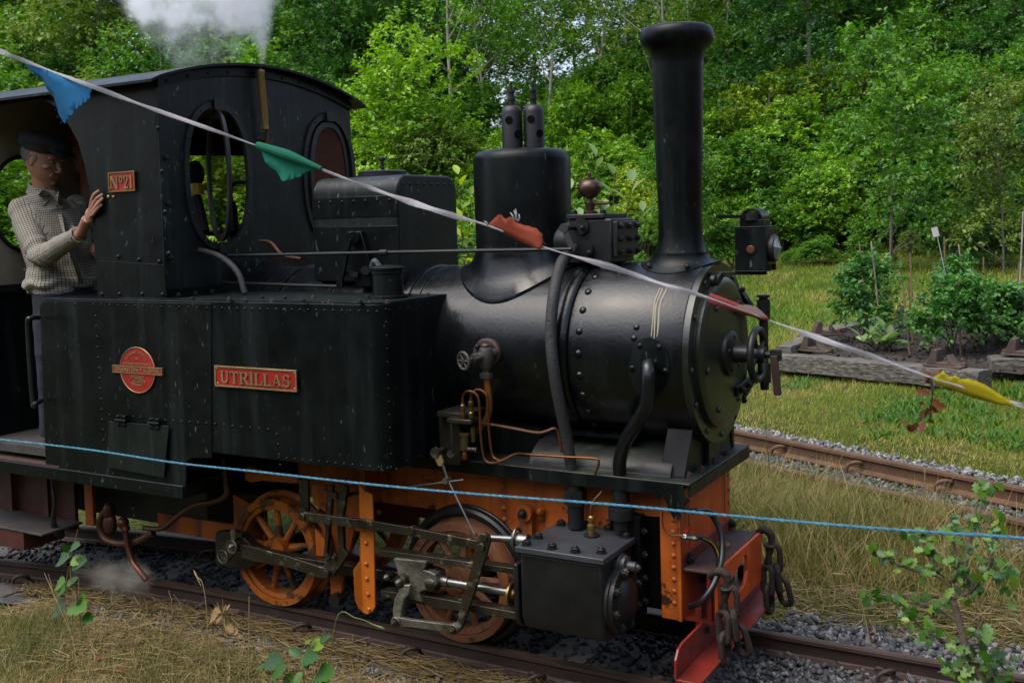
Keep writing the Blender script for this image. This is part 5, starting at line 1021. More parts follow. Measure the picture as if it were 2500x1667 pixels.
# frames
FY = -.255
b = MB(); b.prism([(-3.30, FY, .70), (-1.50, FY, .725), (-1.50, FY, .61), (-1.72, FY, .60), (-1.72, FY, .30), (-2.35, FY, .30), (-2.45, FY, .52), (-2.95, FY, .52), (-3.02, FY, .26), (-3.10, FY, .26), (-3.16, FY, .50), (-3.30, FY, .50)], (0, .02, 0)); frm = b.build('frame_plate', M['orange'], loco)
b = MB(); b.prism([(x, -FY, z) for x, z in ((-5.4, .70), (-1.45, .725), (-1.45, .30), (-3.0, .30), (-3.0, .25), (-3.6, .25), (-3.6, .50), (-4.25, .50), (-4.25, .25), (-5.4, .25))], (0, .02, 0)); b.build('frame_plate', M['red_dark'], loco)
for k, (u, v) in enumerate([(1228, 1186), (1230, 1240), (1231, 1267), (898, 1226), (907, 1248), (925, 1250), (1030, 1165), (1028, 1220), (938, 1214), (890, 1235)]): riv('rivet', frm, M['orange'], P(u, v, FY-.001), (0, -1, 0), .0125)
b = MB(); b.box((-2.86, FY-.10, .53), (-2.835, FY, .72)); b.build('frame_stay', M['orange'], frm)
b = MB(); b.prism([(x, FY-.001, z) for x, z in ((-3.52, .22), (-3.52, .40), (-3.72, .46), (-3.72, .31), (-4.25, .31), (-4.25, .22))], (0, .02, 0)); b.build('frame_plate', M['orange'], loco)
b = MB(); b.box((-5.4, FY+.003, .40), (-4.24, FY+.02, .60)); b.box((-3.75, FY+.003, .47), (-3.31, FY+.02, .70)); b.build('rear_frame', M['void'], loco)  # blackened to paint in the shadow below tank and cab
# bracket and suspension links behind the chest
b = MB(); b.prism([P(u, v, -.30) for u, v in ((1258, 1255), (1298, 1255), (1298, 1330), (1258, 1330))], (0, .02, 0)); q = P(1278, 1253, -.315); b.cyl(q, q+V(0, .03, 0), .034, n=24); b.build('hanger_link', M['orange'], frm)
bolt('bolt', frm, M['black_matt'], P(1276, 1253, -.318), (0, -1, 0), .015); bolt('bolt', frm, M['orange'], P(1320, 1246, -.27), (0, -1, 0), .014)
# front plate of the frames, tie with bolts, buffer box
FXP = -1.42
b = MB(); b.box((FXP-.012, -.285, .23), (FXP, .285, BTZ-.054)); fp = b.build('front_plate', M['red'], loco, bevel=.001)
for y_ in (-.20, .215):
    b = MB(); b.box((FXP+.0003, y_-.0015, .47), (FXP+.0012, y_+.0015, .72)); b.build('plate_seam', M['hose'], fp)
b = MB(); b.box((-1.50, -.292, .235), (-1.4325, -.28, BTZ-.055)); b.box((FXP-.012, -.30, .235), (FXP+.004, -.2865, BTZ-.055)); ang = b.build('corner_angle', M['orange'], loco, bevel=.002)
for k in range(9): riv('rivet', ang, M['orange'], (-1.448, -.292, .66-k*.045), (0, -1, 0), .010)
for y_, z_ in ((.262, .66), (.262, .60), (.262, .545)): riv('rivet', fp, M['hose'], (FXP, y_, z_), (1, 0, 0), .007)
b = MB(); b.lathe([(.012, 0), (.012, .03)], (FXP-.03, .285, .585), (0, 1, 0), n=8); b.build('side_stud', M['black_matt'], fp)
BBX, BBY, BBT, BBB = -1.297, .275, .435, .235
b = MB(); b.box((FXP+.0005, -BBY-.01, BBT-.01), (BBX-.004, BBY, BBT)); b.build('buffer_top', M['dirty_top'], loco, bevel=.002)
b = MB(); b.prism([(FXP+.0008, -BBY-.012, BBT), (FXP+.0008, BBY, BBT), (FXP+.0008, BBY, BBT+.045), (FXP+.0008, -BBY-.012, BBT+.045)], (.008, 0, 0)); b.build('buffer_angle', M['red_dark'], loco, bevel=.001)
for y_ in (-BBY+.04, BBY-.02): bolt('bolt', loco, M['black_matt'], (FXP+.009, y_, BBT+.024), (1, 0, 0), .018)
# buffer face with the coupling slot cut out
bmf = bmesh.new(); E_ = ring_edges([(-BBY, BBB), (BBY, BBB), (BBY, BBT), (-BBY, BBT)], BBX)
E_ += ring_edges([(-.13, .325), (-.05, .27), (.05, .285), (.085, .33), (.08, .395), (.045, .41), (.03, .385), (-.04, .378), (-.10, .365)], BBX)
bmesh.ops.triangle_fill(bmf, use_beauty=True, use_dissolve=False, edges=E_)
me = bpy.data.meshes.new('buffer_face'); bmf.to_mesh(me); bmf.free(); me.materials.append(M['red']); me.transform(Matrix.Translation(-loco.location))
bfc = bpy.data.objects.new('buffer_face', me); COL.objects.link(bfc); bfc.parent = loco; bfc.modifiers.new('thick', 'SOLIDIFY').thickness = .012
b = MB(); b.box((FXP+.001, -BBY, BBB), (BBX-.008, BBY, BBB+.01)); b.box((BBX-.03, -BBY+.002, BBB+.011), (BBX-.014, -BBY+.02, BBT-.012)); b.build('buffer_bottom', M['red_dark'], loco)
b = MB(); b.box((FXP+.02, -.06, .30), (BBX-.025, .03, .32)); b.box((FXP+.01, -.12, .33), (BBX-.04, .10, .345)); b.cyl((-1.36, .02, .25), (-1.36, .02, .43), .02); b.build('coupling_pocket', M['chain'], loco)
b = MB(); b.lathe([(.028, 0), (.028, .018), (.018, .024), (.0001, .026)], (-1.355, .0, BBT), (0, 0, 1), n=14); b.build('coupling_pin', M['rust'], loco)
# guard angle ahead of the wheels
GX = -1.34
b = MB()
pts = [(GX, -.56, .135), (GX, .485, .135), (GX, .485, .24), (GX, -.49, .24), (GX, -.53, .23), (GX, -.555, .20)]
b.prism(pts, (-.010, 0, 0)); b.prism([(GX-.005, -.56, .125), (GX-.005, .485, .125), (GX+.085, .485, .125), (GX+.085, -.535, .125), (GX+.07, -.56, .125)], (0, 0, .010)); grd = b.build('guard_angle', M['red_dark'], loco, bevel=.002)
for y_ in (-.25, .25): b = MB(); b.box((GX-.035, y_-.02, .14), (GX-.0105, y_+.02, .30)); b.build('guard_bracket', M['red_dark'], grd)
for y_ in (-.25, .25): bolt('bolt', grd, M['black_matt'], (GX+.0, y_, .20), (1, 0, 0), .011)
# coupling chains on hooks at the buffer corners
def link(b, c, dirv, nrm, L=.135, w=.072, r=.0125):
    x = Vector(dirv).normalized(); z = Vector(nrm); z = (z-x*z.dot(x)).normalized(); y = z.cross(x); c = Vector(c); pts = []
    h = L/2-w/2
    for i in range(24):
        t = 2*PI*i/24; px_, py_ = (w/2-r)*math.cos(t), (w/2-r)*math.sin(t); px_ += h if math.cos(t) > 0 else -h; pts.append(c+x*px_+y*py_)
    pts.append(pts[0]); pts.append(pts[1]); return b.tube(pts, r, n=8, k=2, caps=False)
for s_, yy in ((-1, -.285), (1, .275)):
    b = MB(); hx = BBX+.014; b.tube([(hx-.03, yy, .42), (hx+.005, yy-.004, .445), (hx+.035, yy-.002, .435), (hx+.04, yy, .40), (hx+.03, yy, .35), (hx+.01, yy, .305)], [.011, .015, .016, .015, .013, .007], n=10); b.torus((hx+.035, yy, .385), (0, 0, 1), .022, .007, n=20, m=7)
    hk = b.build('chain_hook', M['chain'], loco)
    pts = [((hx+.050, yy+.002, .335), (.05, .05, -1), (0, 1, .1)), ((hx+.064, yy+.004, .250), (.12, 0, -1), (1, .35, 0)), ((hx+.080, yy+.028, .190), (.25, .1, -1), (.2, 1, 0)), ((hx+.026, yy-.012, .240), (.02, -.1, -1), (.35, .8, 0)), ((hx+.030, yy-.016, .165), (.03, 0, -1), (1, -.2, 0))]
    for c_, d_, n_ in pts: bb = MB(); link(bb, c_, d_, n_); bb.build('chain_link', M['chain'], hk)
# brake hoses with taps
def tap(q):
    b = MB(); b.cyl(q-V(0, 0, 0), q+V(.055, 0, 0), .009, n=10); b.lathe([(.013, 0), (.013, .012)], q+V(.012, 0, 0), (1, 0, 0), n=6); b.lathe([(.012, 0), (.012, .01)], q+V(.05, 0, 0), (1, 0, 0), n=8); b.cyl(q+V(.026, 0, 0), q+V(.026, 0, .02), .007, n=8)
    t_ = b.build('air_tap', M['steel'], loco)
    b = MB(); b.bar(q+V(.026, -.022, .023), q+V(.026, .022, .03), .012, .006); b.build('tap_handle', M['plate_red'], t_)
q1 = P(1675, 1245, -.30); q2 = P(1675, 1310, -.30); q1.x = q2.x = FXP+.006; tap(q1); tap(q2)
h1 = [q1+V(.055, 0, 0), onX(1732, 1250, -1.34), onX(1760, 1300, -1.30), onX(1762, 1360, -1.285), onX(1745, 1420, -1.285), onX(1715, 1465, -1.32), onX(1685, 1480, -1.38)]
h2 = [q2+V(.055, 0, 0), onX(1715, 1312, -1.35), onX(1742, 1330, -1.33), onX(1755, 1370, -1.31), onX(1745, 1415, -1.30), onX(1722, 1455, -1.33), onX(1700, 1478, -1.36)]
for i, h in enumerate((h1, h2)):
    b = MB(); b.tube(h, .012 if i == 0 else .0095, n=12); ho = b.build('brake_hose', M['hose'], loco)
    if i: b = MB(); b.tube([p+V(.006, -.0075, .001) for p in h], .0022, n=6); b.build('hose_stripe', M['yellow_line'], ho)
b = MB(); b.tube([P(1610, 1208, -.31), P(1612, 1232, -.315), P(1640, 1243, -.315), P(1660, 1243, -.315)], .0035, n=6); b.tube([P(1618, 1235, -.31), P(1618, 1280, -.315), P(1632, 1302, -.315), P(1672, 1309, -.31)], .0035, n=6); b.build('thin_air_pipe', M['copper_dull'], loco)
# ---- wheels
WR = .25
def wheel(cx, cz=WR+.0, phase=0., yf=-.36, mat=M['orange_wheel']):
    t = MB(); t.lathe([(WR-.032, 0), (WR-.002, 0), (WR, .004), (WR, .07), (WR+.022, .078), (WR+.022, .092), (WR-.03, .095), (WR-.032, 0)], (cx, yf, cz), (0, 1, 0), n=64, caps=False)
    w_ = t.build('wheel', mat, loco)
    t = MB(); t.lathe([(WR-.055, .012), (WR-.034, .008), (WR-.034, .085), (WR-.055, .085), (WR-.055, .012)], (cx, yf, cz), (0, 1, 0), n=64, caps=False); t.build('wheel_rim', mat, w_)
    t = MB(); t.lathe([(.0001, -.012), (.036, -.012), (.036, -.004), (.066, -.004), (.066, .08), (.0001, .08)], (cx, yf, cz), (0, 1, 0), n=32, caps=False); t.build('wheel_hub', mat, w_)
    for k in range(9):
        a = phase+2*PI*k/9; d = V(math.cos(a), 0, math.sin(a)); t = MB(); c_ = V(cx, yf+.045, cz); t.tube([c_+d*.055, c_+d*(WR-.05)], [.019, .013], n=8, k=1); t.build('spoke', mat, w_)
    return w_
wc = P(669, 1334, -.36); WX1 = wc.x; wf = P(1112, 1402, -.36); WX2 = wf.x; print('wheels', WX1, wc.z, WX2, wf.z)
wh1 = wheel(WX1, WR+.003, .25); wh2 = wheel(WX2, WR+.003, .1, -.345, surf('faded_wheel_paint', (.22, .085, .035), (.14, .052, .022), (.5, .7), bump=.25, wear=(14, .56, (.06, .03, .02))))
b = MB(); b.torus((WX2, -.275, WR+.01), (0, 1, 0), WR+.028, .022, n=64, m=10); b.torus((WX2, -.25, WR+.01), (0, 1, 0), WR+.035, .02, n=64, m=10); b.build('splasher_rim', M['hose'], loco)
for x_ in (WX1, WX2): b = MB(); b.cyl((x_, -.28, WR), (x_, .28, WR), .05); b.build('axle', M['black_matt'], loco)
for x_ in (WX1, WX2):
    t = MB(); t.lathe([(WR-.05, 0), (WR, 0), (WR, .06), (WR+.02, .07), (WR+.02, .09), (WR-.05, .09), (WR-.05, 0)], (x_, .36, WR), (0, -1, 0), n=48, caps=False)
    for k in range(9): a = 2*PI*k/9; t.cyl((x_, .32, WR), (x_+.21*math.cos(a), .32, WR+.21*math.sin(a)), .016, n=8)
    t.lathe([(.0001, 0), (.06, 0), (.06, .08)], (x_, .36, WR), (0, -1, 0)); t.build('wheel', M['orange_wheel'], loco)
# crank block on the rear wheel with return crank
OY = M['oily']; OD = surf('black_oily_iron', (.018, .017, .014), (.035, .032, .025), (.25, .45), metal=.5, bump=.25, wear=(18, .68, (.12, .11, .08)))
def pp(b, pts, y, t): return b.prism([P(u, v, y) for u, v in pts], (0, t, 0))
b = MB(); pp(b, [(525, 1300), (585, 1302), (612, 1330), (640, 1345), (800, 1372), (1010, 1402), (1010, 1428), (800, 1398), (632, 1374), (600, 1390), (570, 1388), (526, 1378)], -.43, .05); b.build('coupling_rod', OD, loco, bevel=.004)
b = MB(); pp(b, [(582, 1328), (600, 1331), (700, 1357), (790, 1386), (803, 1395), (800, 1410), (785, 1412), (700, 1384), (620, 1370), (590, 1362)], -.50, .018)
q = P(566, 1334, -.52); b.cyl(q, q+V(0, .05, 0), .030, n=24); q2 = P(544, 1358, -.515); b.cyl(q2, q2+V(0, .03, 0), .032, n=24); b.bar(q+V(0, .012, 0), q2+V(0, .012, 0), .02, .058, up=(1, 0, 0)); qq = P(793, 1401, -.515); b.cyl(qq, qq+V(0, .03, 0), .018)
ecc = b.build('eccentric_rod', OY, loco, bevel=.002)
b = MB(); b.torus(q+V(0, -.002, 0), (0, 1, 0), .028, .004, n=24, m=6); b.torus(q2+V(0, -.002, 0), (0, 1, 0), .03, .003, n=24, m=6); b.lathe([(.012, 0), (.012, .02), (.014, .022), (.014, .045), (.008, .05)], q+V(0.004, .01, .03), n=10); b.build('rod_oiler', M['steel'], ecc)
bolt('bolt', ecc, M['steel'], q+V(0, -.001, 0), (0, -1, 0), .012)
b = MB(); pp(b, [(528, 1298), (560, 1296), (590, 1302), (590, 1312), (528, 1310)], -.44, .04); b.build('big_end_cap', OD, loco)
for u in (536, 560, 590): bolt('bolt', loco, OD, P(u, 1302, -.42), (0, 0, 1), .009)
# expansion link, hangers
b = MB(); pp(b, [(800, 1185), (812, 1183), (806, 1260), (797, 1352), (812, 1368), (825, 1352), (823, 1290), (820, 1200), (838, 1185), (848, 1190), (836, 1260), (838, 1340), (850, 1352), (810, 1410), (795, 1396), (790, 1350), (797, 1260)], -.49, .02); b.build('expansion_link', OY, loco, bevel=.002)
b = MB(); pp(b, [(728, 1170), (752, 1172), (753, 1250), (735, 1250)], -.48, .012); b.cyl(P(738, 1248, -.50), P(738, 1248, -.47), .015); b.build('lifting_link', OY, loco)
b = MB(); pp(b, [(835, 1198), (848, 1202), (945, 1192), (946, 1196), (850, 1212), (838, 1212)], -.45, .008); q = P(815, 1210, -.50); b.cyl(q, q+V(0, .03, 0), .015); b.build('reversing_rod', OY, loco)
b = MB(); pp(b, [(730, 1252), (745, 1250), (830, 1262), (900, 1270), (1000, 1287), (1165, 1320), (1168, 1342), (1000, 1308), (900, 1292), (830, 1284), (745, 1272), (732, 1266)], -.55, .018)
for u, v in ((735, 1262), (799, 1273), (1002, 1295)): q = P(u, v, -.558); b.cyl(q, q+V(0, .03, 0), .017)
b.build('radius_rod', OY, loco, bevel=.002)
for u, v in ((799, 1356), (817, 1360), (803, 1362)): bolt('bolt', loco, OY, P(u, v, -.495), (0, -1, 0), .010)
# orange guard iron and curved guide bracket
b = MB(); pp(b, [(876, 1180), (890, 1200), (908, 1206), (912, 1290), (916, 1480), (908, 1494), (895, 1499), (884, 1494), (878, 1300)], -.505, .010); b.prism([P(878, 1290, -.507), P(878, 1368, -.507), P(862, 1390, -.535), P(866, 1462, -.535), P(873, 1482, -.52), P(884, 1494, -.507)], (.004, .006, 0)); irn = b.build('guide_bracket', M['orange_bright'], loco, bevel=.002)
for u, v in ((893, 1325), (894, 1376), (895, 1412), (898, 1450), (901, 1487)): riv('rivet', irn, M['orange_bright'], P(u, v, -.508), (0, -1, 0), .0105)
b = MB(); pp(b, [(598, 1142), (606, 1138), (620, 1143), (640, 1147), (727, 1160), (725, 1180), (640, 1173), (612, 1177), (597, 1170)], -.40, .02); q = P(610, 1160, -.405); b.cyl(q, q+V(0, .02, 0), .017); b.build('weigh_bar_arm', M['orange_bright'], loco, bevel=.002)
for pl_, yy_ in (([(760, 1182), (800, 1185), (795, 1250), (765, 1230)], -.38), ([(768, 1290), (795, 1320), (790, 1358), (772, 1356)], -.38), ([(805, 1400), (840, 1405), (832, 1450), (825, 1478), (808, 1470)], -.37), ([(848, 1210), (878, 1205), (884, 1300), (850, 1290)], -.38)): b = MB(); pp(b, pl_, yy_, .015); b.build('brake_hanger', M['orange'], loco, bevel=.002)
q = P(815, 1465, -.40); b = MB(); b.lathe([(.03, 0), (.03, .05), (.02, .055)], q, (0, 1, 0), n=14); b.build('brake_pin', OD, loco)
# crosshead, slide bars, piston rod
b = MB(); pp(b, [(921, 1341), (1262, 1388), (1264, 1402), (1150, 1388), (922, 1357)], -.55, .05); b.build('slide_bar', OY, loco, bevel=.002)
b = MB(); pp(b, [(929, 1441), (1050, 1456), (1268, 1496), (1269, 1514), (1050, 1480), (930, 1456)], -.55, .055); b.build('slide_bar', OY, loco, bevel=.002)
b = MB(); pp(b, [(960, 1362), (1040, 1370), (1040, 1380), (1032, 1392), (1046, 1394), (1062, 1402), (1066, 1425), (1054, 1442), (1036, 1440), (1022, 1446), (1030, 1470), (1000, 1462), (995, 1440), (975, 1425), (970, 1395)], -.565, .075); xh = b.build('crosshead', surf('greasy_highlit_casting', (.22, .22, .17), (.06, .055, .042), (.25, .45), metal=.6, bump=.6, bscale=60), loco, bevel=.004)  # pale tone also paints in the whitish highlights on the crosshead
b = MB(); q = P(974, 1420, -.60); b.cyl(q, q+V(0, .06, 0), .026, n=20); b.build('crosshead_pin', OY, xh); b = MB(); q = P(944, 1408, -.585); b.cyl(q, q+V(0, .04, 0), .015, n=16); b.build('crosshead_pin', OY, xh); b = MB(); q = P(1058, 1422, -.54); b.lathe([(.032, -.02), (.036, 0), (.032, .02)], q, (1, 0, 0), n=20); b.build('crosshead_pin', OY, xh)
bolt('bolt', xh, M['steel'], P(974, 1420, -.602), (0, -1, 0), .012); bolt('bolt', xh, M['steel'], P(944, 1408, -.587), (0, -1, 0), .010)
b = MB(); pp(b, [(976, 1426), (1000, 1428), (998, 1450), (986, 1462), (980, 1490), (978, 1512), (960, 1512), (958, 1490), (962, 1462), (972, 1446)], -.60, .022); b.build('drop_arm', xh.data.materials[0], xh, bevel=.004)
b = MB(); pp(b, [(955, 1512), (968, 1505), (1000, 1512), (1095, 1524), (1112, 1520), (1122, 1532), (1118, 1545), (1100, 1548), (1085, 1542), (1000, 1530), (965, 1530)], -.605, .02)
for u, v in ((964, 1518), (1106, 1537)): q = P(u, v, -.615); b.cyl(q, q+V(0, .03, 0), .020, n=20)
b.build('union_link', xh.data.materials[0], loco, bevel=.002)
b = MB(); pp(b, [(1166, 1312), (1176, 1300), (1190, 1303), (1197, 1318), (1188, 1350), (1160, 1440), (1126, 1538), (1110, 1534), (1130, 1450), (1152, 1380)], -.585, .016)
for u, v in ((1180, 1312), (1173, 1336)): q = P(u, v, -.595); b.cyl(q, q+V(0, .02, 0), .016, n=20)
b.build('combination_lever', OY, loco, bevel=.003)
for u, v in ((1106, 1537), (964, 1518)): bolt('bolt', loco, OY, P(u, v, -.617), (0, -1, 0), .014)
b = MB(); b.cyl(P(1066, 1415, -.52), P(1256, 1447, -.52), .0165, n=20); b.cyl(P(1066, 1415, -.52), P(1096, 1420, -.52), .022, n=20); b.build('piston_rod', M['steel'], loco)
b = MB(); b.cyl(P(1190, 1312, -.52), P(1275, 1317, -.52), .014, n=16); b.torus(P(1262, 1316, -.52), (1, 0, 0), .035, .006, n=24, m=8, sy=1.2); b.cyl(P(1262, 1318, -.52), P(1290, 1322, -.52), .028, n=16); b.build('valve_spindle', M['steel'], loco)
q = P(1248, 1450, -.52)
b = MB(); b.lathe([(.045, 0), (.045, .008), (.02, .01), (.02, .02)], q, (1, 0, 0), n=24); gl_ = b.build('piston_gland', M['brass'], loco)
# ---- cylinder and steam chest
CYY = -.60
cz1 = P(1367, 1361, CYY).z; cxa, cxb = P(1268, 1345, CYY).x, P(1470, 1377, CYY).x; cz0 = P(1290, 1530, CYY).z-.022; print('cyl', cxa, cxb, cz0, cz1)
pr = [(CYY+.05, cz0+.0), (CYY+.015, cz0+.02), (CYY, cz0+.06), (CYY, cz1), (-.20, cz1), (-.20, cz0)]
b = MB(); b.prism([(cxa, y, z) for y, z in pr], (cxb-cxa, 0, 0)); cyl = b.build('cylinder', M['black_matt'], loco, bevel=.012)
b = MB(); b.prism([(cxa-.01, y, z) for y, z in pr[:3]+[(CYY+.0, cz1-.05), (-.26, cz1-.05), (-.26, cz0)]], (-.02, 0, 0)); b.lathe([(.12, 0), (.12, .015)], (cxa-.03, -.47, (cz0+cz1)/2-.02), (1, 0, 0), n=32); b.build('cylinder_back', M['black_matt'], cyl, bevel=.006)
b = MB(); b.box((cxa-.012, CYY-.014, cz1), (cxb+.012, -.205, cz1+.022)); lidc = b.build('chest_lid', M['grey_lid'], cyl, bevel=.003)
LX0, LX1, LY0, LY1 = cxa+.02, cxb-.02, CYY+.02, -.28
for x_, y_ in [(LX0, LY0), (lerp(LX0, LX1, .36), LY0), (lerp(LX0, LX1, .68), LY0), (LX1-.005, LY0+.03), (LX0, LY0+.09), (LX1, LY1-.06), (LX0, LY1-.02), (lerp(LX0, LX1, .33), LY1), (lerp(LX0, LX1, .66), LY1), (LX1-.02, LY1)]: bolt('bolt', lidc, M['black_matt'], (x_, y_, cz1+.022), (0, 0, 1), .0165, spin=x_*9)
q = V(lerp(LX0, LX1, .58), lerp(LY0, LY1, .66), cz1+.022)
b = MB(); b.lathe([(.03, 0), (.03, .008), (.02, .012)], q, n=20); b.build('oil_boss', M['hose'], lidc)
b = MB(); b.lathe([(.013, .01), (.013, .03), (.016, .031), (.016, .045), (.010, .048), (.010, .058), (.014, .06), (.014, .074), (.006, .08)], q, n=10); b.build('oil_union', M['brass'], lidc)
b = MB(); b.tube([q+V(0, 0, .075), q+V(0, 0, .11), q+V(.012, .01, .14), q+V(.03, .03, .165), q+V(.035, .05, .20)], .0045, n=8); b.build('oil_feed_pipe', M['copper_dull'], loco)
cc = V(cxb, -.47, (cz0+cz1)/2-.012)
b = MB(); b.lathe([(.128, 0), (.128, .012), (.122, .016), (.122, .030), (.085, .034), (.07, .05), (.05, .058), (.0001, .06)], cc, (1, 0, 0), n=48); cov = b.build('cylinder_cover', M['black_matt'], cyl)
for k in range(8): a = 2*PI*k/8+.25; bolt('bolt', cov, M['black_matt'], cc+V(.031, .103*math.cos(a), .103*math.sin(a)), (1, 0, 0), .015)
q = V(cxb, -.46, cz1-.045); b = MB(); b.lathe([(.045, 0), (.045, .018), (.038, .02), (.038, .034), (.02, .04), (.02, .07), (.012, .072)], q, (1, 0, 0), n=24); vc = b.build('valve_cover', M['grey_lid'], cyl)
bolt('bolt', vc, M['grey_lid'], q+V(.035, -.03, -.01), (1, 0, 0), .013); bolt('bolt', vc, M['grey_lid'], q+V(.07, 0, 0), (1, 0, 0), .012)
b = MB(); b.box((cxb-.02, -.33, cz0+.02), (cxb+.03, -.27, .62)); b.build('cylinder_flange', M['void'], cyl, bevel=.004)  # flange coloured black as the shaded gap beside the cylinder
for z_ in (.56, .47, .38, .29): bolt('bolt', cyl, M['hose'], (cxb+.03, -.30, z_), (1, 0, 0), .013)
b = MB(); b.box((-1.9, -.25, .25), (-1.46, .25, .66)); b.build('gap_shade_box', M['void'], loco)  # black box added to stand for the dark gap behind the cylinder
# wet boss: steam pipes down to the chest
b = MB(); b.tube([P(1400, 612, -.16), P(1372, 640, -.24), P(1352, 720, -.345), P(1345, 820, -.385), P(1352, 900, -.395), P(1365, 980, -.375), P(1382, 1060, -.345), P(1396, 1150, -.325)], .023, n=18); b.build('steam_pipe', M['lagging'], loco)
b = MB(); b.tube([on_cyl(1584, 905, .35)+V(0, .03, 0), P(1582, 893, -.395), P(1583, 920, -.425), P(1578, 985, -.43), P(1556, 1030, -.42), P(1528, 1075, -.385), P(1514, 1120, -.35), P(1513, 1158, -.33)], [.027, .027, .026, .026], n=20); b.build('exhaust_pipe', M['black_gloss'], loco)
b = MB(); b.cyl(P(1515, 1162, -.325), P(1515, 1162, -.325)-V(0, 0, .20), .033, n=20); b.cyl(P(1515, 1162, -.325)-V(0, 0, .16), P(1515, 1162, -.325)-V(0, 0, .12), .05, n=20); b.build('pipe_socket', M['black_matt'], loco); b = MB(); b.cyl(P(1404, 1162, -.325), P(1404, 1162, -.325)-V(0, 0, .2), .032, n=20); b.cyl(P(1404, 1162, -.325)-V(0, 0, .11), P(1404, 1162, -.325)-V(0, 0, .05), .044, n=6); b.build('pipe_socket', M['black_matt'], loco)
# globe valve on the boiler flank
q = on_cyl(1190, 862, .345); a = math.atan2(-q.y, q.z-BZ); nn = V(0, -math.sin(a), math.cos(a)); 
b = MB(); b.lathe([(.060, -.01), (.060, .010), (.052, .014), (.052, .026)], q, (0, -1, .1), n=28); fl = b.build('valve_flange', M['dirty_top'], boiler)
for k in range(4): t = PI/4+k*PI/2; bolt('bolt', fl, M['black_matt'], q+V(.040*math.cos(t), -.026, .040*math.sin(t)), (0, -1, .1), .011)
q = P(1186, 868, -.42); 
iron = surf('dull_bronze_valve', (.05, .046, .042), (.075, .07, .062), (.4, .6), metal=.4, bump=.15)
b = MB(); b.cyl(q+V(0, .09, .005), q, .02, n=16); b.lathe([(.022, -.05), (.024, -.04), (.03, -.02), (.03, .015), (.024, .03), (.016, .032), (.016, .042), (.012, .046)], q, (0, 0, 1), n=20); hd = V(q.x, q.y-.105, q.z); hd = lerp(hd, P(1127, 882, q.y-.105), .8); b.tube([q, lerp(q, hd, .55)], [.022, .015], n=12, k=1); b.cyl(lerp(q, hd, .4), lerp(q, hd, .6), .019, n=6); b.cyl(lerp(q, hd, .5), hd, .006)
b.lathe([(.018, -.09), (.026, -.088), (.026, -.07), (.017, -.068), (.017, -.05)], q, (0, 0, 1), n=6); gv = b.build('globe_valve', iron, boiler)
ax = (hd-q).normalized(); b = MB(); b.torus(hd, ax, .033, .0058, n=36, m=8)
x_, y_, z_ = frame(ax)
for k in range(6): t = 2*PI*k/6; b.cyl(hd, hd+x_*(.028*math.cos(t))+y_*(.028*math.sin(t)), .004, n=6); pass
b.lathe([(.009, -.006), (.009, .006)], hd, ax, n=8); b.build('valve_handwheel', iron, gv)
b = MB(); b.tube([q-V(0, 0, .09), P(1195, 985, -.415), P(1190, 1020, -.40), P(1170, 1045, -.37), P(1150, 1060, -.33)], .0135, n=12); b.build('feed_pipe', surf('warm_copper_pipe', (.30, .12, .03), (.15, .06, .02), (.35, .5), metal=.7, bump=.08), boiler)
# mechanical lubricator with pipes and drive arm
LY = -.47
b = MB(); 
def bx(u0, v0, u1, v1, y, d): p0, p1 = P(u0, v1, y), P(u1, v0, y); b.box((p0.x, y, p0.z), (p1.x, y+d, p1.z))
bx(1074, 1018, 1122, 1132, LY+.06, .10); lub = b.build('lubricator', OD, loco, bevel=.004)
b = MB(); bx(1066, 1010, 1140, 1017, LY+.02, .15); bx(1090, 1026, 1150, 1032, LY-.01, .08); b.build('lubricator_lid', OD, lub, bevel=.003)
b = MB()
for u, v, rr in ((1130, 980, .010), (1150, 972, .010)): b.lathe([(rr, -.045), (rr*1.2, -.04), (rr*1.2, -.025), (rr*.8, -.02), (rr*.8, .0), (rr*1.2, .004), (rr*1.2, .018), (rr*.7, .022), (rr*.7, .032)], P(u, v+20, LY+.01), n=10)
b.lathe([(.014, -.05), (.018, -.045), (.018, .01), (.022, .012), (.022, .02)], P(1134, 1070, LY), n=10); b.lathe([(.011, -.03), (.011, .03)], P(1155, 1060, LY+.02), n=10); b.build('lubricator_pump', surf('oily_brass', (.10, .085, .04), (.18, .14, .06), (.2, .35), metal=.8, bump=.2), lub)
b = MB(); b.lathe([(.013, -.015), (.015, -.01), (.011, .01), (.008, .02)], P(1135, 1112, LY), n=10); b.lathe([(.014, -.012), (.016, 0), (.014, .012)], P(1130, 1017, LY+.01), n=8); b.build('pump_nipple', M['copper'], lub)
b = MB(); b.cyl(P(1062, 1106, LY-.06), P(1085, 1095, LY+.07), .012); b.cyl(P(1102, 1020, LY), P(1106, 1108, LY), .006); b.cyl(P(1135, 1096, LY), P(1165, 1098, LY), .010); b.cyl(P(1100, 1108, LY-.01), P(1100, 1108, LY+.02), .015); b.build('lubricator_shaft', OY, lub)
b = MB(); q = P(1061, 1106, LY-.07); b.cyl(q, q+V(0, .012, 0), .022, n=20); b.build('ratchet_arm', OY, lub); b = MB(); b.prism([P(u, v, LY-.068) for u, v in ((1060, 1116), (1076, 1110), (1082, 1128), (1078, 1137), (1070, 1137))], (0, .006, 0)); b.build('ratchet_plate', M['brass_old'], lub)
b = MB(); b.cyl(P(1080, 1132, LY-.06), P(1094, 1172, LY-.06), .005); b.cyl(P(1094, 1172, LY-.06), P(1158, 1304, LY-.08), .0045); q = P(1091, 1172, LY-.06); b.cyl(q-V(0, .015, 0), q+V(0, .015, 0), .013, n=14); b.cyl(P(980, 1190, LY-.055), P(1132, 1171, LY-.06), .004); b.build('drive_rod', M['steel'], lub)
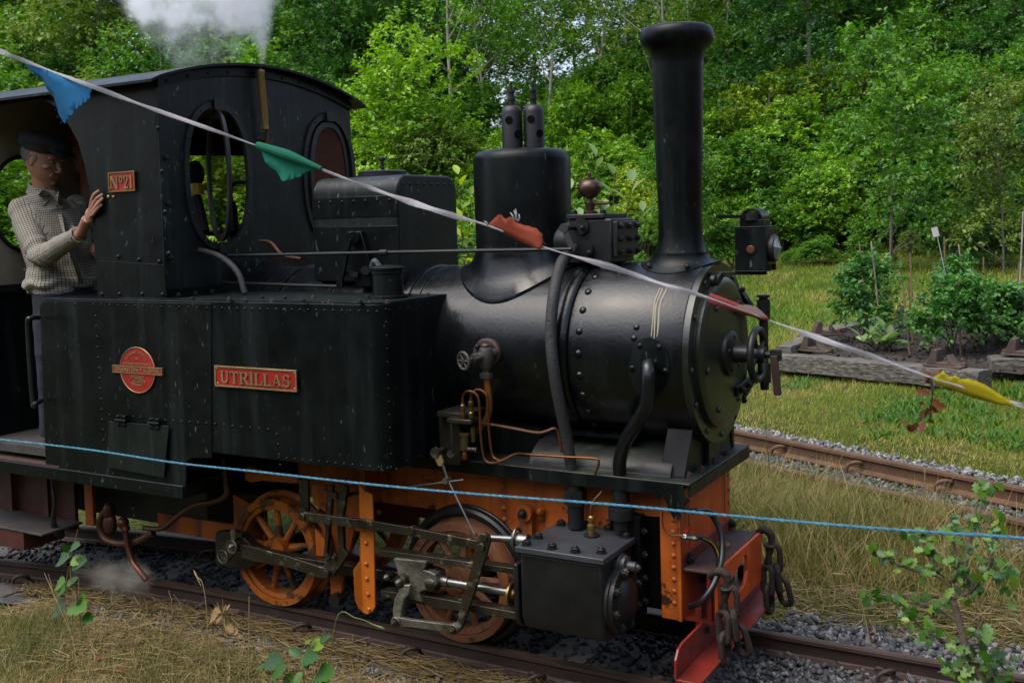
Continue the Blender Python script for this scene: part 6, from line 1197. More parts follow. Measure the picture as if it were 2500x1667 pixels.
b = MB(); b.tube([P(1130, 985, LY+.01), P(1131, 965, LY+.01), P(1143, 955, LY), P(1162, 962, LY), P(1170, 985, LY), P(1173, 1050, LY), P(1178, 1100, LY), P(1186, 1125, LY), P(1205, 1130, LY), P(1230, 1122, LY+.01), P(1260, 1108, LY+.05), P(1300, 1110, -.38), P(1380, 1115, -.37), P(1440, 1118, -.36), P(1460, 1122, -.36), P(1461, 1135, -.36), P(1452, 1156, -.36)], .0052, n=8); b.build('oil_pipe', M['copper'], loco)
b = MB(); b.tube([P(1150, 978, LY+.02), P(1151, 962, LY+.02), P(1165, 951, LY+.02), P(1182, 957, LY+.02), P(1190, 975, LY+.02), P(1193, 1040, LY+.02), P(1198, 1090, LY+.02), P(1205, 1115, LY+.02), P(1222, 1125, LY+.01)], .0052, n=8); b.build('oil_pipe', M['copper'], loco)
b = MB(); b.tube([P(1178, 1032, -.40), P(1250, 1045, -.38), P(1310, 1056, -.37), P(1335, 1052, -.36), P(1352, 1046, -.35), P(1362, 1054, -.34), P(1368, 1080, -.34), P(1372, 1105, -.34)], .0065, n=8); b.build('blower_pipe', M['copper_dull'], loco)
# ---- rear end under the cab
b = MB(); p0, p1 = P(0, 1137, -.70), P(452, 1196, -.70); b.box((-5.6, -.715, .565), (p1.x, -.30, .625)); b.build('cab_footplate', M['black'], loco, bevel=.004)
b = MB(); b.box((-5.6, -.71, .6255), (-4.39, -.30, .633)); b.build('foot_tread', M['dirty_top'], loco)
zz = P(110, 1310, -.60).z
b = MB(); q0, q1_ = P(0, 1297, -.66), P(102, 1310, -.66); b.box((-5.6, -.66, q1_.z), (q1_.x, -.42, q1_.z+.012)); step = b.build('cab_step', M['wood_step'], loco, bevel=.003)
b = MB(); b.box((-5.6, -.655, q1_.z-.09), (q1_.x-.15, -.42, q1_.z-.001)); b.box((-4.9, -.44, q1_.z), (-4.86, -.42, .57)); b.box((-5.25, -.44, q1_.z), (-5.16, -.42, .57)); b.build('step_riser', M['red_shaded'], step)
b = MB(); b.box((-4.62, -.40, .24), (-4.56, -.38, .56)); b.build('rear_frame_bracket', M['orange'], loco)
b = MB(); b.box((-5.45, -.40, .2), (-4.70, -.38, .56)); b.build('rear_frame_bracket', M['red_shaded'], loco)
b = MB(); b.tube([P(128, 1190, -.55), P(134, 1225, -.56), P(130, 1262, -.56), P(134, 1290, -.55), P(150, 1308, -.50)], [.006, .008, .016, .02], n=8); b.build('drain_hose', M['hose'], loco)
b = MB(); b.tube([P(265, 1240, -.45), P(247, 1262, -.46), P(244, 1290, -.46), P(258, 1315, -.46), P(290, 1326, -.46), P(330, 1322, -.45), P(375, 1300, -.43)], .017, n=10); b.tube([P(543, 1120, -.48), P(551, 1180, -.48), P(553, 1205, -.48), P(530, 1222, -.48), P(480, 1232, -.47), P(445, 1252, -.46), P(405, 1285, -.45), P(385, 1291, -.45), P(350, 1288, -.45)], .0125, n=10); b.build('injector_feed_pipe', M['copper_dull'], loco)
b = MB(); q = P(268, 1278, -.44); b.ell(q, (.045, .03, .06)); b.ell(q+V(0, .0, .06), (.03, .03, .05)); b.build('injector_body', M['copper_dull'], loco)
b = MB(); q = P(300, 1276, -.48); b.ell(q, (.03, .03, .03)); b.cyl(q, P(308, 1296, -.48), .022); b.tube([P(306, 1290, -.48), P(312, 1335, -.485), P(324, 1370, -.49), P(340, 1392, -.50), P(357, 1415, -.50)], .0145, n=14); b.build('overflow_pipe', surf('brown_copper', (.13, .045, .025), (.075, .028, .017), (.35, .5), metal=.7, bump=.05), loco)
b = MB(); b.box((-5.5, -.25, .25), (-3.9, .25, .55)); b.build('ash_pan', M['black_matt'], loco, bevel=.01)
b = MB()
for k in range(7): p0_ = P(325+k*2.2, 1240+k*17, -.6); b.ell(p0_, (.002, .002, .006), n=6, m=4)
b.build('water_drip', M['steel'], loco, kind='stuff')
# ---- lamp on its bracket, lifts off: a thing of its own
lq = onY(1847, 600, -.03); LXC = -1.205
lamp = thing('oil_lamp', (LXC, -.02, onY(1796, 661, -.03).z+.004), 'black square oil lamp with round glass lens on the smokebox bracket', 'lamp')
lz0 = lamp.location.z; print('lamp z', lz0)
p0, p1 = P(1797, 541, -.10), P(1867, 660, -.10)
lw = .052
b = MB(); b.box((LXC-.060, -.075, lz0), (LXC+.060, .055, lz0+.158)); body = b.build('lamp_body', M['black'], lamp, bevel=.003)
b = MB(); b.box((LXC-.061, -.078, lz0-.006), (LXC+.061, .058, lz0-.0004)); b.build('lamp_base', M['black'], lamp, bevel=.002); b = MB(); b.box((LXC-.062, -.078, lz0+.1585), (LXC+.062, .058, lz0+.164)); b.box((LXC-.044, -.06, lz0+.164), (LXC+.044, .04, lz0+.188)); b.build('lamp_rim', M['black'], lamp, bevel=.002)
b = MB(); pr_ = [(LXC-.042, lz0+.188)]+[(LXC-.042*math.cos(t), lz0+.196+.034*math.sin(t)) for t in [PI*k/14 for k in range(15)]]+[(LXC+.042, lz0+.188)]
inn = [(x, z) for x, z in [(LXC+.036, lz0+.1885)]+[(LXC+.036*math.cos(t), lz0+.196+.028*math.sin(t)) for t in [PI*k/14 for k in range(15)]]+[(LXC-.036, lz0+.1885)]]
b.prism([(x, -.058, z) for x, z in pr_+inn], (0, .095, 0)); b.build('lamp_chimney_hood', M['black'], lamp)
b = MB(); b.cyl((LXC, -.04, lz0+.186), (LXC, -.04, lz0+.212), .034); b.build('lamp_vent', M['black_matt'], lamp)
b = MB(); q = P(1748, 529, -.065); b.bar(q, (LXC+.0, -.066, lz0+.20), .008, .013); b.build('lamp_handle', M['black'], lamp)
b = MB(); b.lathe([(.021, 0), (.021, .004), (.016, .004)], (LXC+.002, -.075, lz0+.078), (0, -1, 0), n=24); b.build('side_bezel', M['black'], lamp)
am = surf('amber_glass', (.11, .04, .02), (.08, .03, .015), (.15, .2), bump=0); b = MB(); b.lathe([(.017, 0), (.013, .0045), (.0001, .006)], (LXC+.002, -.077, lz0+.078), (0, -1, 0), n=24); b.build('side_lens', am, lamp)
b = MB(); b.lathe([(.05, 0), (.052, .016), (.050, .022), (.045, .024)], (LXC+.058, -.012, lz0+.08), (1, 0, 0), n=36); b.build('lens_ring', M['black_matt'], lamp)
mg, ng = newmat('ribbed_lens_glass'); pg = ng.nodes.new('ShaderNodeBsdfPrincipled'); pg.inputs['Base Color'].default_value = (.30, .34, .34, 1); pg.inputs['Metallic'].default_value = .8; pg.inputs['Roughness'].default_value = .15; og = ng.nodes.new('ShaderNodeOutputMaterial'); lk(ng, pg.outputs[0], og.inputs[0])
b = MB(); pf = []
for k in range(5): r0 = .044-.009*k; pf += [(r0, .022+.0035*k), (r0-.002, .0255+.0035*k), (r0-.006, .0265+.0035*k)]
pf.append((.0001, .043)); b.lathe(pf, (LXC+.058, -.012, lz0+.08), (1, 0, 0), n=36, caps=False); b.build('front_lens', mg, lamp)
b = MB(); b.cyl((LXC+.07, -.012, lz0+.02), (LXC+.07, -.012, lz0+.0), .008); b.build('lens_drain', M['black'], lamp)
b = MB(); b.bar((-1.345, -.10, lz0-.05), (-1.33, -.07, lz0-.012), .05, .02); b.bar((-1.36, -.07, lz0-.013), (LXC+.045, -.02, lz0-.012), .05, .012); b.cyl((-1.345, -.11, lz0-.035), (-1.33, -.11, lz0-.035), .02); b.build('lamp_bracket', M['black_matt'], loco)
# ============================================================ PEOPLE
skin = surf('weathered_skin', (.30, .145, .09), (.235, .105, .065), (.45, .6), bump=.12, bscale=150, scale=14)
hairm = surf('grey_brown_hair', (.07, .06, .05), (.12, .11, .10), (.6, .8), bump=.6, bscale=200)
denim = surf('dark_denim', (.005, .007, .014), (.009, .012, .022), (.8, .95), bump=.4, bscale=150)
felt = surf('charcoal_felt', (.007, .0065, .007), (.012, .011, .011), (.8, .95), bump=.35, bscale=180)
def remeshed(b, name, mat, parent, vox, disp=None, smooth_it=6):
    o = b.build(name, mat, None); 
    r_ = o.modifiers.new('r', 'REMESH'); r_.mode = 'VOXEL'; r_.voxel_size = vox
    s_ = o.modifiers.new('s', 'SMOOTH'); s_.iterations = smooth_it; s_.factor = .5
    apply_mods(o); me = o.data
    if disp:
        nrm = [v.normal.copy() for v in me.vertices]; cos_ = [v.co+nn*disp(v.co) for v, nn in zip(me.vertices, nrm)]; me.vertices.foreach_set('co', [x for c_ in cos_ for x in c_]); me.update()
    me.materials.clear(); me.materials.append(mat); me.polygons.foreach_set('use_smooth', [True]*len(me.polygons))
    me.transform(Matrix.Translation(-Wl(parent))); o.parent = parent; return o
def loft(b, secs, n=20):
    q = []; fs = []
    for c, ax, ay in secs:
        c, ax, ay = Vector(c), Vector(ax), Vector(ay)
        for i in range(n):
            t = 2*PI*i/n; cs, sn = math.cos(t), math.sin(t); e = (abs(cs)**2.4+abs(sn)**2.4)**(-1/2.4); q.append(c+ax*(cs*e)+ay*(sn*e))
    for k in range(len(secs)-1):
        for i in range(n): j = (i+1) % n; fs.append((k*n+i, k*n+j, (k+1)*n+j, (k+1)*n+i))
    fs += [list(range(n))[::-1], [(len(secs)-1)*n+i for i in range(n)]]; b.add(q, fs)
def head_parts(b, c, R):
    """head of an older man, local x forward, y left, z up, built from level slices, then features"""
    T = lambda x, y, z: c+R @ Vector((x, y, z))
    E = lambda x, y, z, a, b_, d: b.ell(T(x, y, z), (a, b_, d), R, n=20, m=14)
    X_, Y_, q, fs, n = R @ Vector((1, 0, 0)), R @ Vector((0, 1, 0)), [], [], 28
    sl = [(.128, -.012, .030, .026), (.118, -.011, .058, .048), (.095, -.010, .080, .064), (.06, -.008, .094, .074), (.025, -.005, .095, .076), (-.005, -.002, .088, .073), (-.03, .004, .083, .070), (-.055, .012, .075, .063), (-.078, .022, .062, .053), (-.096, .034, .047, .040), (-.110, .044, .032, .028), (-.116, .050, .018, .016)]
    for z, cx, rx, ry in sl:
        for i in range(n): t = 2*PI*i/n; q.append(T(cx, 0, z)+X_*(rx*math.cos(t))+Y_*(ry*math.sin(t)))
    for k in range(len(sl)-1):
        for i in range(n): j = (i+1) % n; fs.append((k*n+i, k*n+j, (k+1)*n+j, (k+1)*n+i))
    fs += [list(range(n)), [(len(sl)-1)*n+i for i in range(n)][::-1]]; b.add(q, fs)
    b.tube([T(.082, 0, .014), T(.090, 0, -.008), T(.106, 0, -.030)], [.009, .010, .0115], n=10, k=3); E(.103, 0, -.036, .011, .012, .009)
    for s_ in (-1, 1):
        E(.076, s_*.030, .021, .013, .024, .007); E(.058, s_*.040, -.022, .022, .020, .012)
        b.torus(T(-.004, s_*.079, -.002), R @ Vector((.4, s_, 0)), .020, .0045, n=20, m=6, sx=.75, sy=1.3, up=R @ Vector((0, 0, 1))); E(-.002, s_*.076, -.004, .012, .005, .022)
        E(.096, s_*.010, -.040, .008, .006, .005); b.tube([T(.093, s_*.017, -.040), T(.080, s_*.034, -.066)], .0022, n=6, k=1)
    E(.084, 0, -.060, .007, .022, .0042); E(.082, 0, -.068, .007, .019, .0048); E(.078, 0, -.097, .010, .016, .010)
def head_extras(root, c, R, cap=True):
    T = lambda x, y, z: c+R @ Vector((x, y, z))
    for s_ in (-1, 1):
        b = MB(); b.ell(T(.076, s_*.030, .005), (.010, .012, .0055), R, n=12, m=8); b.build('eye', surf('eye_white', (.4, .38, .36), (.4, .38, .36), (.2, .3), bump=0) if False else M['cream'], root)
        b = MB(); b.ell(T(.0848, s_*.031, .0045), (.0022, .0048, .0045), R, n=10, m=6); b.build('iris', M['hose'], root)
        b = MB(); b.tube([T(.092, s_*.014, .023), T(.090, s_*.030, .027), T(.076, s_*.047, .022)], .004, n=6, k=3); b.build('eyebrow', hairm, root)
    b = MB(); b.ell(T(-.026, 0, .028), (.088, .077, .080), R, n=20, m=12); 
    for s_ in (-1, 1): b.ell(T(.014, s_*.069, .012), (.012, .006, .026), R)
    o = b.build('hair', hairm, root)
    if cap:
        b = MB(); b.ell(T(.000, 0, .090), (.130, .106, .048), R, n=28, m=14); b.ell(T(-.035, 0, .080), (.095, .098, .055), R, n=24, m=12); b.ell(T(.035, 0, .078), (.105, .085, .036), R); b.lathe([(.098, -.012), (.102, .008), (.090, .03)], T(-.004, 0, .052), R @ Vector((0, 0, 1)), n=28)
        b.ell(T(.105, 0, .053), (.048, .072, .009), R @ Matrix.Rotation(.22, 3, 'Y'), n=22, m=8)
        remeshed(b, 'flat_cap', felt, root, .0045, lambda p: .0016*noise.noise(p*38)+.001*noise.noise(p*95))
def checks():
    m, n = newmat('checked_shirt'); p = n.nodes.new('ShaderNodeBsdfPrincipled'); o = n.nodes.new('ShaderNodeOutputMaterial'); lk(n, p.outputs[0], o.inputs[0])
    at = n.nodes.new('ShaderNodeAttribute'); at.attribute_name = 'weave'; sp = n.nodes.new('ShaderNodeSeparateXYZ'); lk(n, at.outputs['Vector'], sp.inputs[0])
    out = []
    for k in (0, 1):
        a = n.nodes.new('ShaderNodeMath'); a.operation = 'MULTIPLY'; a.inputs[1].default_value = 1/.0125; lk(n, sp.outputs[k], a.inputs[0])
        f = n.nodes.new('ShaderNodeMath'); f.operation = 'FRACT'; lk(n, a.outputs[0], f.inputs[0]); r = ramp(n, f.outputs[0], [(0, (1, 1, 1)), (.17, (1, 1, 1)), (.23, (0, 0, 0))]); out.append(r.outputs[0])
    c1 = mixc(n, out[0], (.27, .25, .20), (.035, .03, .028)); mx = n.nodes.new('ShaderNodeMix'); mx.data_type = 'RGBA'; mx.blend_type = 'MULTIPLY'; mx.inputs[0].default_value = 1; c2 = mixc(n, out[1], (1, 1, 1), (.16, .15, .14)); lk(n, c1, mx.inputs[6]); lk(n, c2, mx.inputs[7]); lk(n, mx.outputs[2], p.inputs['Base Color'])
    p.inputs['Roughness'].default_value = .9; t = noise_tex(n, 25, 4); b = n.nodes.new('ShaderNodeBump'); b.inputs['Strength'].default_value = .5; b.inputs['Distance'].default_value = .012; lk(n, t.outputs[0], b.inputs['Height']); lk(n, b.outputs[0], p.inputs['Normal']); return m
shirtm = checks()
yaw = math.radians(-12); Fd = V(math.cos(yaw), math.sin(yaw), 0); Lf = V(-Fd.y, Fd.x, 0); Up = V(0, 0, 1)
hc = P(105, 391, -.42); hyw = math.radians(14); Fh = V(math.cos(hyw), math.sin(hyw), 0); Rh = Matrix((Fh, V(-Fh.y, Fh.x, 0), Up)).transposed() @ Matrix.Rotation(.26, 3, 'Y') @ Matrix.Scale(1.07, 3)
man = thing('person', (hc.x-.05, -.42, .70), 'person in flat cap and checked shirt standing in the cab doorway, hand on its edge', 'person')
nk = P(112, 462, -.41); sh_c = P(118, 500, -.40); wa = P(160, 690, -.42); ch = P(130, 575, -.41)
rs = P(52, 515, -.53); el = P(100, 628, -.60); wr = P(196, 572, -.655); hand = P(214, 535, -.672)
ls = P(190, 505, -.25)
tors = [(P(168, 742, -.42), .16, .115), (wa, .165, .12), (P(150, 650, -.42), .165, .12), (P(140, 600, -.415), .175, .122), (P(128, 555, -.41), .19, .12), (P(120, 515, -.405), .185, .105), (P(114, 490, -.405), .13, .08)]
b = MB(); loft(b, [(c_, Lf*(w_*.9), Fd*(d_*.88)) for c_, w_, d_ in tors]); b.tube([P(114, 505, -.405), P(110, 478, -.41), hc-Fh*.012-Up*.05], [.07, .056, .054], n=24, k=3); head_parts(b, hc, Rh)
b.tube([rs, el], [.05, .042], n=12, k=1); b.tube([el, wr], [.042, .027], n=12, k=1); b.ell(el, (.042,)*3); b.tube([ls, P(215, 590, -.2), P(240, 620, -.35)], [.05, .04, .03], n=10)
# right hand holding the sheet edge: palm, four fingers of unequal length, thumb inside
fd = (P(240, 485, -.69)-hand).normalized(); sd_ = V(-.55, -.25, -.75).normalized()
b.tube([wr, hand], [.024, .026], n=12, k=1); b.ell(hand+fd*.022, (.026, .015, .036), n=14, m=10)
tips = [((222, 500), (228, 478), (240, 467)), ((226, 506), (236, 486), (249, 476)), ((228, 515), (240, 497), (250, 486)), ((228, 524), (238, 510), (248, 501))]
for (k1, k2, k3), rr in zip(tips, (.0085, .009, .0088, .0075)):
    b.tube([hand+fd*.012, P(*k1, -.690), P(*k2, -.692), P(*k3, -.684)], [rr*1.15, rr*1.1, rr, rr*.8], n=8, k=4); b.ell(P(*k3, -.684), (rr*.85,)*3, n=8, m=6)
b.tube([hand-fd*.01, P(226, 532, -.655), P(238, 520, -.640)], [.012, .010, .008], n=8, k=3)
body = remeshed(b, 'body', skin, man, .0030, smooth_it=5)
head_extras(man, hc, Rh)
# shirt: torso, sleeves, collar, cuff
b = MB(); loft(b, [(c_, Lf*(w_*1.0), Fd*(d_*1.02)) for c_, w_, d_ in [(P(158, 712, -.42), .172, .135), (P(160, 700, -.42), .192, .15), (P(156, 680, -.42), .190, .148)]+tors[2:]])
sleeve = [rs+Lf*.01, lerp(rs, el, .45)+V(-.005, 0, 0), el, lerp(el, wr, .5), lerp(el, wr, .88)]
b.tube([P(110, 498, -.44), rs], [.07, .068], n=14, k=1); b.ell(rs, (.068, .068, .068)); b.tube(sleeve[:3], [.068, .062, .056], n=14, k=5); b.ell(el, (.056,)*3); b.tube(sleeve[2:], [.056, .050, .040], n=14, k=5); b.tube([lerp(el, wr, .80), lerp(el, wr, .97)], [.040, .041], n=16, k=1)
b.ell(ls, (.066,)*3); b.tube([ls, P(213, 570, -.2)], [.065, .06], n=12, k=1); b.tube([P(115, 512, -.405), P(111, 488, -.41), P(108, 470, -.41)], [.13, .085, .062], n=24, k=3)
def folds(p):
    d = 0.
    w1 = p.z*26+p.x*9+2.5*noise.noise(p*7); d += .0045*math.sin(w1)*max(0, noise.noise(p*5+Vector((3, 1, 2)))+.35)
    zw = wa.z; d += .011*math.sin((p.z-zw)*95+4*noise.noise(p*9))*math.exp(-((p.z-zw+.01)/.055)**2); ne = (p-el).length; d += .006*math.sin(ne*130+5*noise.noise(p*8))*math.exp(-(ne/.10)**2)
    return d+.0025*noise.noise(p*22)
shirt = remeshed(b, 'shirt', shirtm, man, .0055, folds, smooth_it=4)
off = Wl(man); me = shirt.data; at = me.attributes.new('weave', 'FLOAT_VECTOR', 'POINT'); arr = []
A1, A2 = rs, el; 
def seg(p, a, b_): t = max(0, min(1, (p-a).dot(b_-a)/(b_-a).length_squared)); return (p-(a+(b_-a)*t)).length, t
for v in me.vertices:
    p = v.co+off; d1, t1 = seg(p, rs, el); d2, t2_ = seg(p, el, wr)
    if min(d1, d2) < .078 and p.y < -.47:
        a_, b_, t_ = (rs, el, t1) if d1 < d2 else (el, wr, t2_); ax_ = (b_-a_).normalized(); x_, y_, z_ = frame(ax_); r_ = p-a_; arr += [math.atan2(r_.dot(y_), r_.dot(x_))*.055+1, r_.dot(ax_), 0]
    else: r_ = p-ch; arr += [math.atan2(r_.dot(Lf), r_.dot(Fd))*.155+1, p.z+.02*math.sin(p.x*14), 0]
at.data.foreach_set('vector', arr)
# collar, placket and buttons laid on the shirt
from mathutils.bvhtree import BVHTree
bvh = BVHTree.FromPolygons([v.co+off for v in me.vertices], [tuple(p_.vertices) for p_ in me.polygons])
def on_shirt(u, v, lift=.003):
    h_, n_, _, _ = bvh.ray_cast(CAM, ray(u, v).normalized()); 
    return (h_+n_*lift, n_) if h_ is not None else (P(u, v, -.53), V(0, -1, 0))
def laid(name, outline, mat, thick=.003, lift=.002):
    fr = [on_shirt(u, v, lift)[0] for u, v in outline]; bk = [on_shirt(u, v, lift+thick)[0] for u, v in outline]; n = len(fr); b = MB(); b.add(fr+bk, [list(range(n))]+[[n+i for i in range(n)][::-1]]+[(i, (i+1) % n, n+(i+1) % n, n+i) for i in range(n)]); o = b.build(name, mat, man, smooth=False)
    a_ = o.data.attributes.new('weave', 'FLOAT_VECTOR', 'POINT'); fl_ = []
    for v in o.data.vertices: p_ = v.co+off; r_ = p_-ch; fl_ += [math.atan2(r_.dot(Lf), r_.dot(Fd))*.155+1, p_.z+.02*math.sin(p_.x*14), 0]
    a_.data.foreach_set('vector', fl_); return o
b = MB()
for ring_ in range(1): 
    q = []; fs = []; n_ = 26; c0 = P(107, 468, -.41)
    for k, (r_, dz, dr) in enumerate(((.060, .030, 0), (.064, .033, 0), (.082, -.012, .004), (.078, -.016, .004))):
        for i in range(n_): t = .32+(2*PI-.64)*i/(n_-1); fx = math.cos(t); q.append(c0+Fd*((r_+dr)*fx*1.02)+Lf*(r_*math.sin(t)*1.04)+Up*(dz-.022*fx-(.030*max(0, fx)**3 if k > 1 else 0)))
    for k in range(3): fs += [(k*n_+i, k*n_+i+1, (k+1)*n_+i+1, (k+1)*n_+i) for i in range(n_-1)]
    fs += [(3*n_+i, 3*n_+i+1, i+1, i) for i in range(n_-1)]; b.add(q, fs)
col_ = b.build('collar', shirtm, man); a_ = col_.data.attributes.new('weave', 'FLOAT_VECTOR', 'POINT'); fl_ = []
for v in col_.data.vertices: fl_ += [math.atan2(v.co.y, v.co.x)*.08+1, v.co.z, 0]
a_.data.foreach_set('vector', fl_)
laid('collar_point', [(104, 464), (94, 478), (103, 506), (128, 484), (118, 470)], shirtm, .003, .004); laid('collar_point', [(131, 482), (140, 500), (152, 484), (143, 468)], shirtm, .003, .004)
laid('placket', [(128, 482), (138, 480), (150, 520), (165, 565), (180, 610), (196, 655), (204, 690), (193, 692), (184, 655), (168, 612), (153, 566), (139, 522)], shirtm, .0012, .001)
laid('cuff', [(160, 556), (176, 545), (190, 578), (172, 590)], shirtm, .003, .001)
for u_, v_ in ((139, 505), (152, 545), (168, 590), (184, 632), (197, 672), (176, 582)): q, n_ = on_shirt(u_, v_, .004); b = MB(); b.lathe([(.005, 0), (.005, .002), (.003, .003)], q, n_, n=10); b.build('button', felt, man)
b = MB(); loft(b, [(P(172, 860, -.42), Lf*.17, Fd*.12), (P(168, 742, -.42), Lf*.172, Fd*.128), (P(162, 690, -.42), Lf*.17, Fd*.125)]); 
for s_ in (-1, 1): b.tube([P(168, 780, -.42)+Lf*(s_*.085), V(wa.x-.02, -.42+s_*.09, .95), V(wa.x-.03, -.42+s_*.10, .72)], [.09, .07, .06], n=12)
remeshed(b, 'jeans', denim, man, .008, lambda p: .004*noise.noise(p*16), smooth_it=3)
b = MB(); b.tube([P(96, 712, -.55), P(120, 716, -.56), P(150, 716, -.57), P(180, 706, -.57)], .0018, n=5); b.build('pocket_seam', surf('faded_stitching', (.05, .06, .10), (.06, .07, .11), (.9, 1), bump=0), man)
b = MB()
for s_ in (-1, 1): b = MB(); b.ell(V(wa.x+.02, -.42+s_*.10, .74), (.13, .05, .04)); b.build('boot', felt, man)
# second person, mostly hidden by the cab side
h2 = P(216, 368, .05); Rh2 = Matrix((V(-.55, -.83, 0), V(.83, -.55, 0), Up)).transposed() @ Matrix.Rotation(.1, 3, 'Y')
man2 = thing('person', (h2.x, .05, .70), 'person with glasses and red headwear inside the cab, mostly hidden by its side sheet', 'person')
F2, L2 = V(-.55, -.83, 0), V(.83, -.55, 0); b = MB(); loft(b, [(V(h2.x, .06, z_), L2*w_, F2*d_) for z_, w_, d_ in ((1.3, .15, .11), (1.6, .17, .11), (1.82, .19, .11), (1.9, .13, .08))]); b.tube([V(h2.x, .06, 1.88), h2-Up*.06], [.062, .056], n=12, k=1); head_parts(b, h2, Rh2); remeshed(b, 'body', skin, man2, .006, smooth_it=2)
head_extras(man2, h2, Rh2, cap=False)
b = MB(); loft(b, [(V(h2.x, .06, z_), L2*w_, F2*d_) for z_, w_, d_ in ((.72, .17, .13), (1.3, .165, .125), (1.6, .185, .125), (1.82, .20, .12), (1.91, .13, .085))]); b.tube([V(h2.x, .06, 1.84)-L2*.2, V(h2.x, .06, 1.5)-L2*.25], .06, n=10, k=1); b.tube([V(h2.x, .06, 1.84)+L2*.2, V(h2.x, .06, 1.5)+L2*.25], .06, n=10, k=1); remeshed(b, 'overalls', felt, man2, .010)
b = MB(); T2_ = lambda x, y, z: h2+Rh2 @ Vector((x, y, z)); b.lathe([(.088, 0), (.098, .03), (.085, .075), (.0001, .10)], T2_(0, 0, .04), Rh2 @ Up, n=24); b.build('cap', M['plate_red'], man2)
b = MB()
for s_ in (-1, 1): b.torus(T2_(.10, s_*.033, .002), Rh2 @ V(1, 0, 0), .022, .0018, n=20, m=6); b.tube([T2_(.10, s_*.055, .004), T2_(0, s_*.082, .008)], .0018, n=5, k=1)
b.build('glasses', M['hose'], man2)
# gloved grip with yellow cuff on a lever, seen in the open window
b = MB(); q = onX(476, 425, -4.1); b.ell(q, (.045, .05, .068)); b.build('regulator_grip', felt, loco); b = MB(); b.lathe([(.042, 0), (.038, .055)], q-V(0, 0, .105), (0, .1, 1), n=16); b.build('grip_cuff', M['yellow_line'], loco); b = MB(); b.tube([q-V(0, 0, .12), q-V(-.1, .05, .30)], .03, n=8, k=1); b.build('grip_stem', felt, loco)

# ============================================================ BUNTING AND ROPE
fabs = {}
def cloth(name, c, rough=.85, tr=.5):
    m, n = newmat(name); p = n.nodes.new('ShaderNodeBsdfPrincipled'); t = n.nodes.new('ShaderNodeBsdfTranslucent'); mx = n.nodes.new('ShaderNodeMixShader'); mx.inputs[0].default_value = tr; o = n.nodes.new('ShaderNodeOutputMaterial')
    a = noise_tex(n, 90, 4, stretch=(1, 1, 1)); col = mixc(n, a.outputs[0], c, tuple(x*.72 for x in c)); lk(n, col, p.inputs['Base Color']); lk(n, col, t.inputs[0]); p.inputs['Roughness'].default_value = rough
    w_ = n.nodes.new('ShaderNodeTexWave'); w_.inputs['Scale'].default_value = 180; tc = n.nodes.new('ShaderNodeTexCoord'); lk(n, tc.outputs['Object'], w_.inputs[0]); bm_ = n.nodes.new('ShaderNodeBump'); bm_.inputs['Strength'].default_value = .2; bm_.inputs['Distance'].default_value = .001; lk(n, w_.outputs[1], bm_.inputs['Height']); lk(n, bm_.outputs[0], p.inputs['Normal'])
    lk(n, p.outputs[0], mx.inputs[1]); lk(n, t.outputs[0], mx.inputs[2]); lk(n, mx.outputs[0], o.inputs[0]); return m
BYP = -2.05; k_ = 2500/2352
bl = [(-60, 92), (0, 118), (60, 142), (215, 200), (330, 243), (450, 285), (590, 335), (740, 390), (840, 428), (940, 463), (1040, 495), (1120, 518), (1250, 568), (1400, 612), (1530, 655), (1630, 685), (1765, 735), (1900, 783), (2030, 828), (2140, 868), (2160, 874), (2330, 925), (2352, 935), (2440, 968)]
bline = [P(u*k_, v*k_, BYP) for u, v in bl]; bline = [bline[0]+(bline[0]-bline[1]).normalized()*1.6]+bline+[bline[-1]+(bline[-1]-bline[-2]).normalized()*1.3]
bunt = thing('bunting', tuple(bline[0]), 'white tape bunting with frayed coloured pennants strung slanting across in front', 'bunting')
hw = [.012, .012, .012, .012, .010, .011, .010, .003, .004, .010, .012, .009, .004, .0035, .010, .009, .004, .003, .009, .008, .003, .004, .004, .006, .006, .006]
tape = cloth('white_tape', (.58, .57, .60), .6, .5)
pts = smooth_path(bline, 6); q = []; fs = []; flut = [noise.noise(Vector((i*.22, 3, 1))) for i in range(len(pts))]
for i, p_ in enumerate(pts):
    f = i/6; j = min(int(f), len(hw)-2); h_ = lerp(hw[j], hw[j+1], f-j)*.66*(.75+.9*flut[i]); tw = 2.5*flut[min(i+4, len(pts)-1)]; t = (pts[min(i+1, len(pts)-1)]-pts[max(0, i-1)]).normalized(); n_ = V(-t.z, 0, t.x); n_ = (n_+V(0, tw*.6, 0)).normalized()
    q += [p_+n_*h_, p_+V(0, -.0008, 0)+n_*(h_*.3*flut[i]), p_-n_*h_]
for i in range(len(pts)-1): fs += [(3*i, 3*i+1, 3*i+4, 3*i+3), (3*i+1, 3*i+2, 3*i+5, 3*i+4)]
b = MB(); b.add(q, fs); tp_ = b.build('tape', tape, bunt, smooth=False); s_ = tp_.modifiers.new('t', 'SOLIDIFY'); s_.thickness = .0005
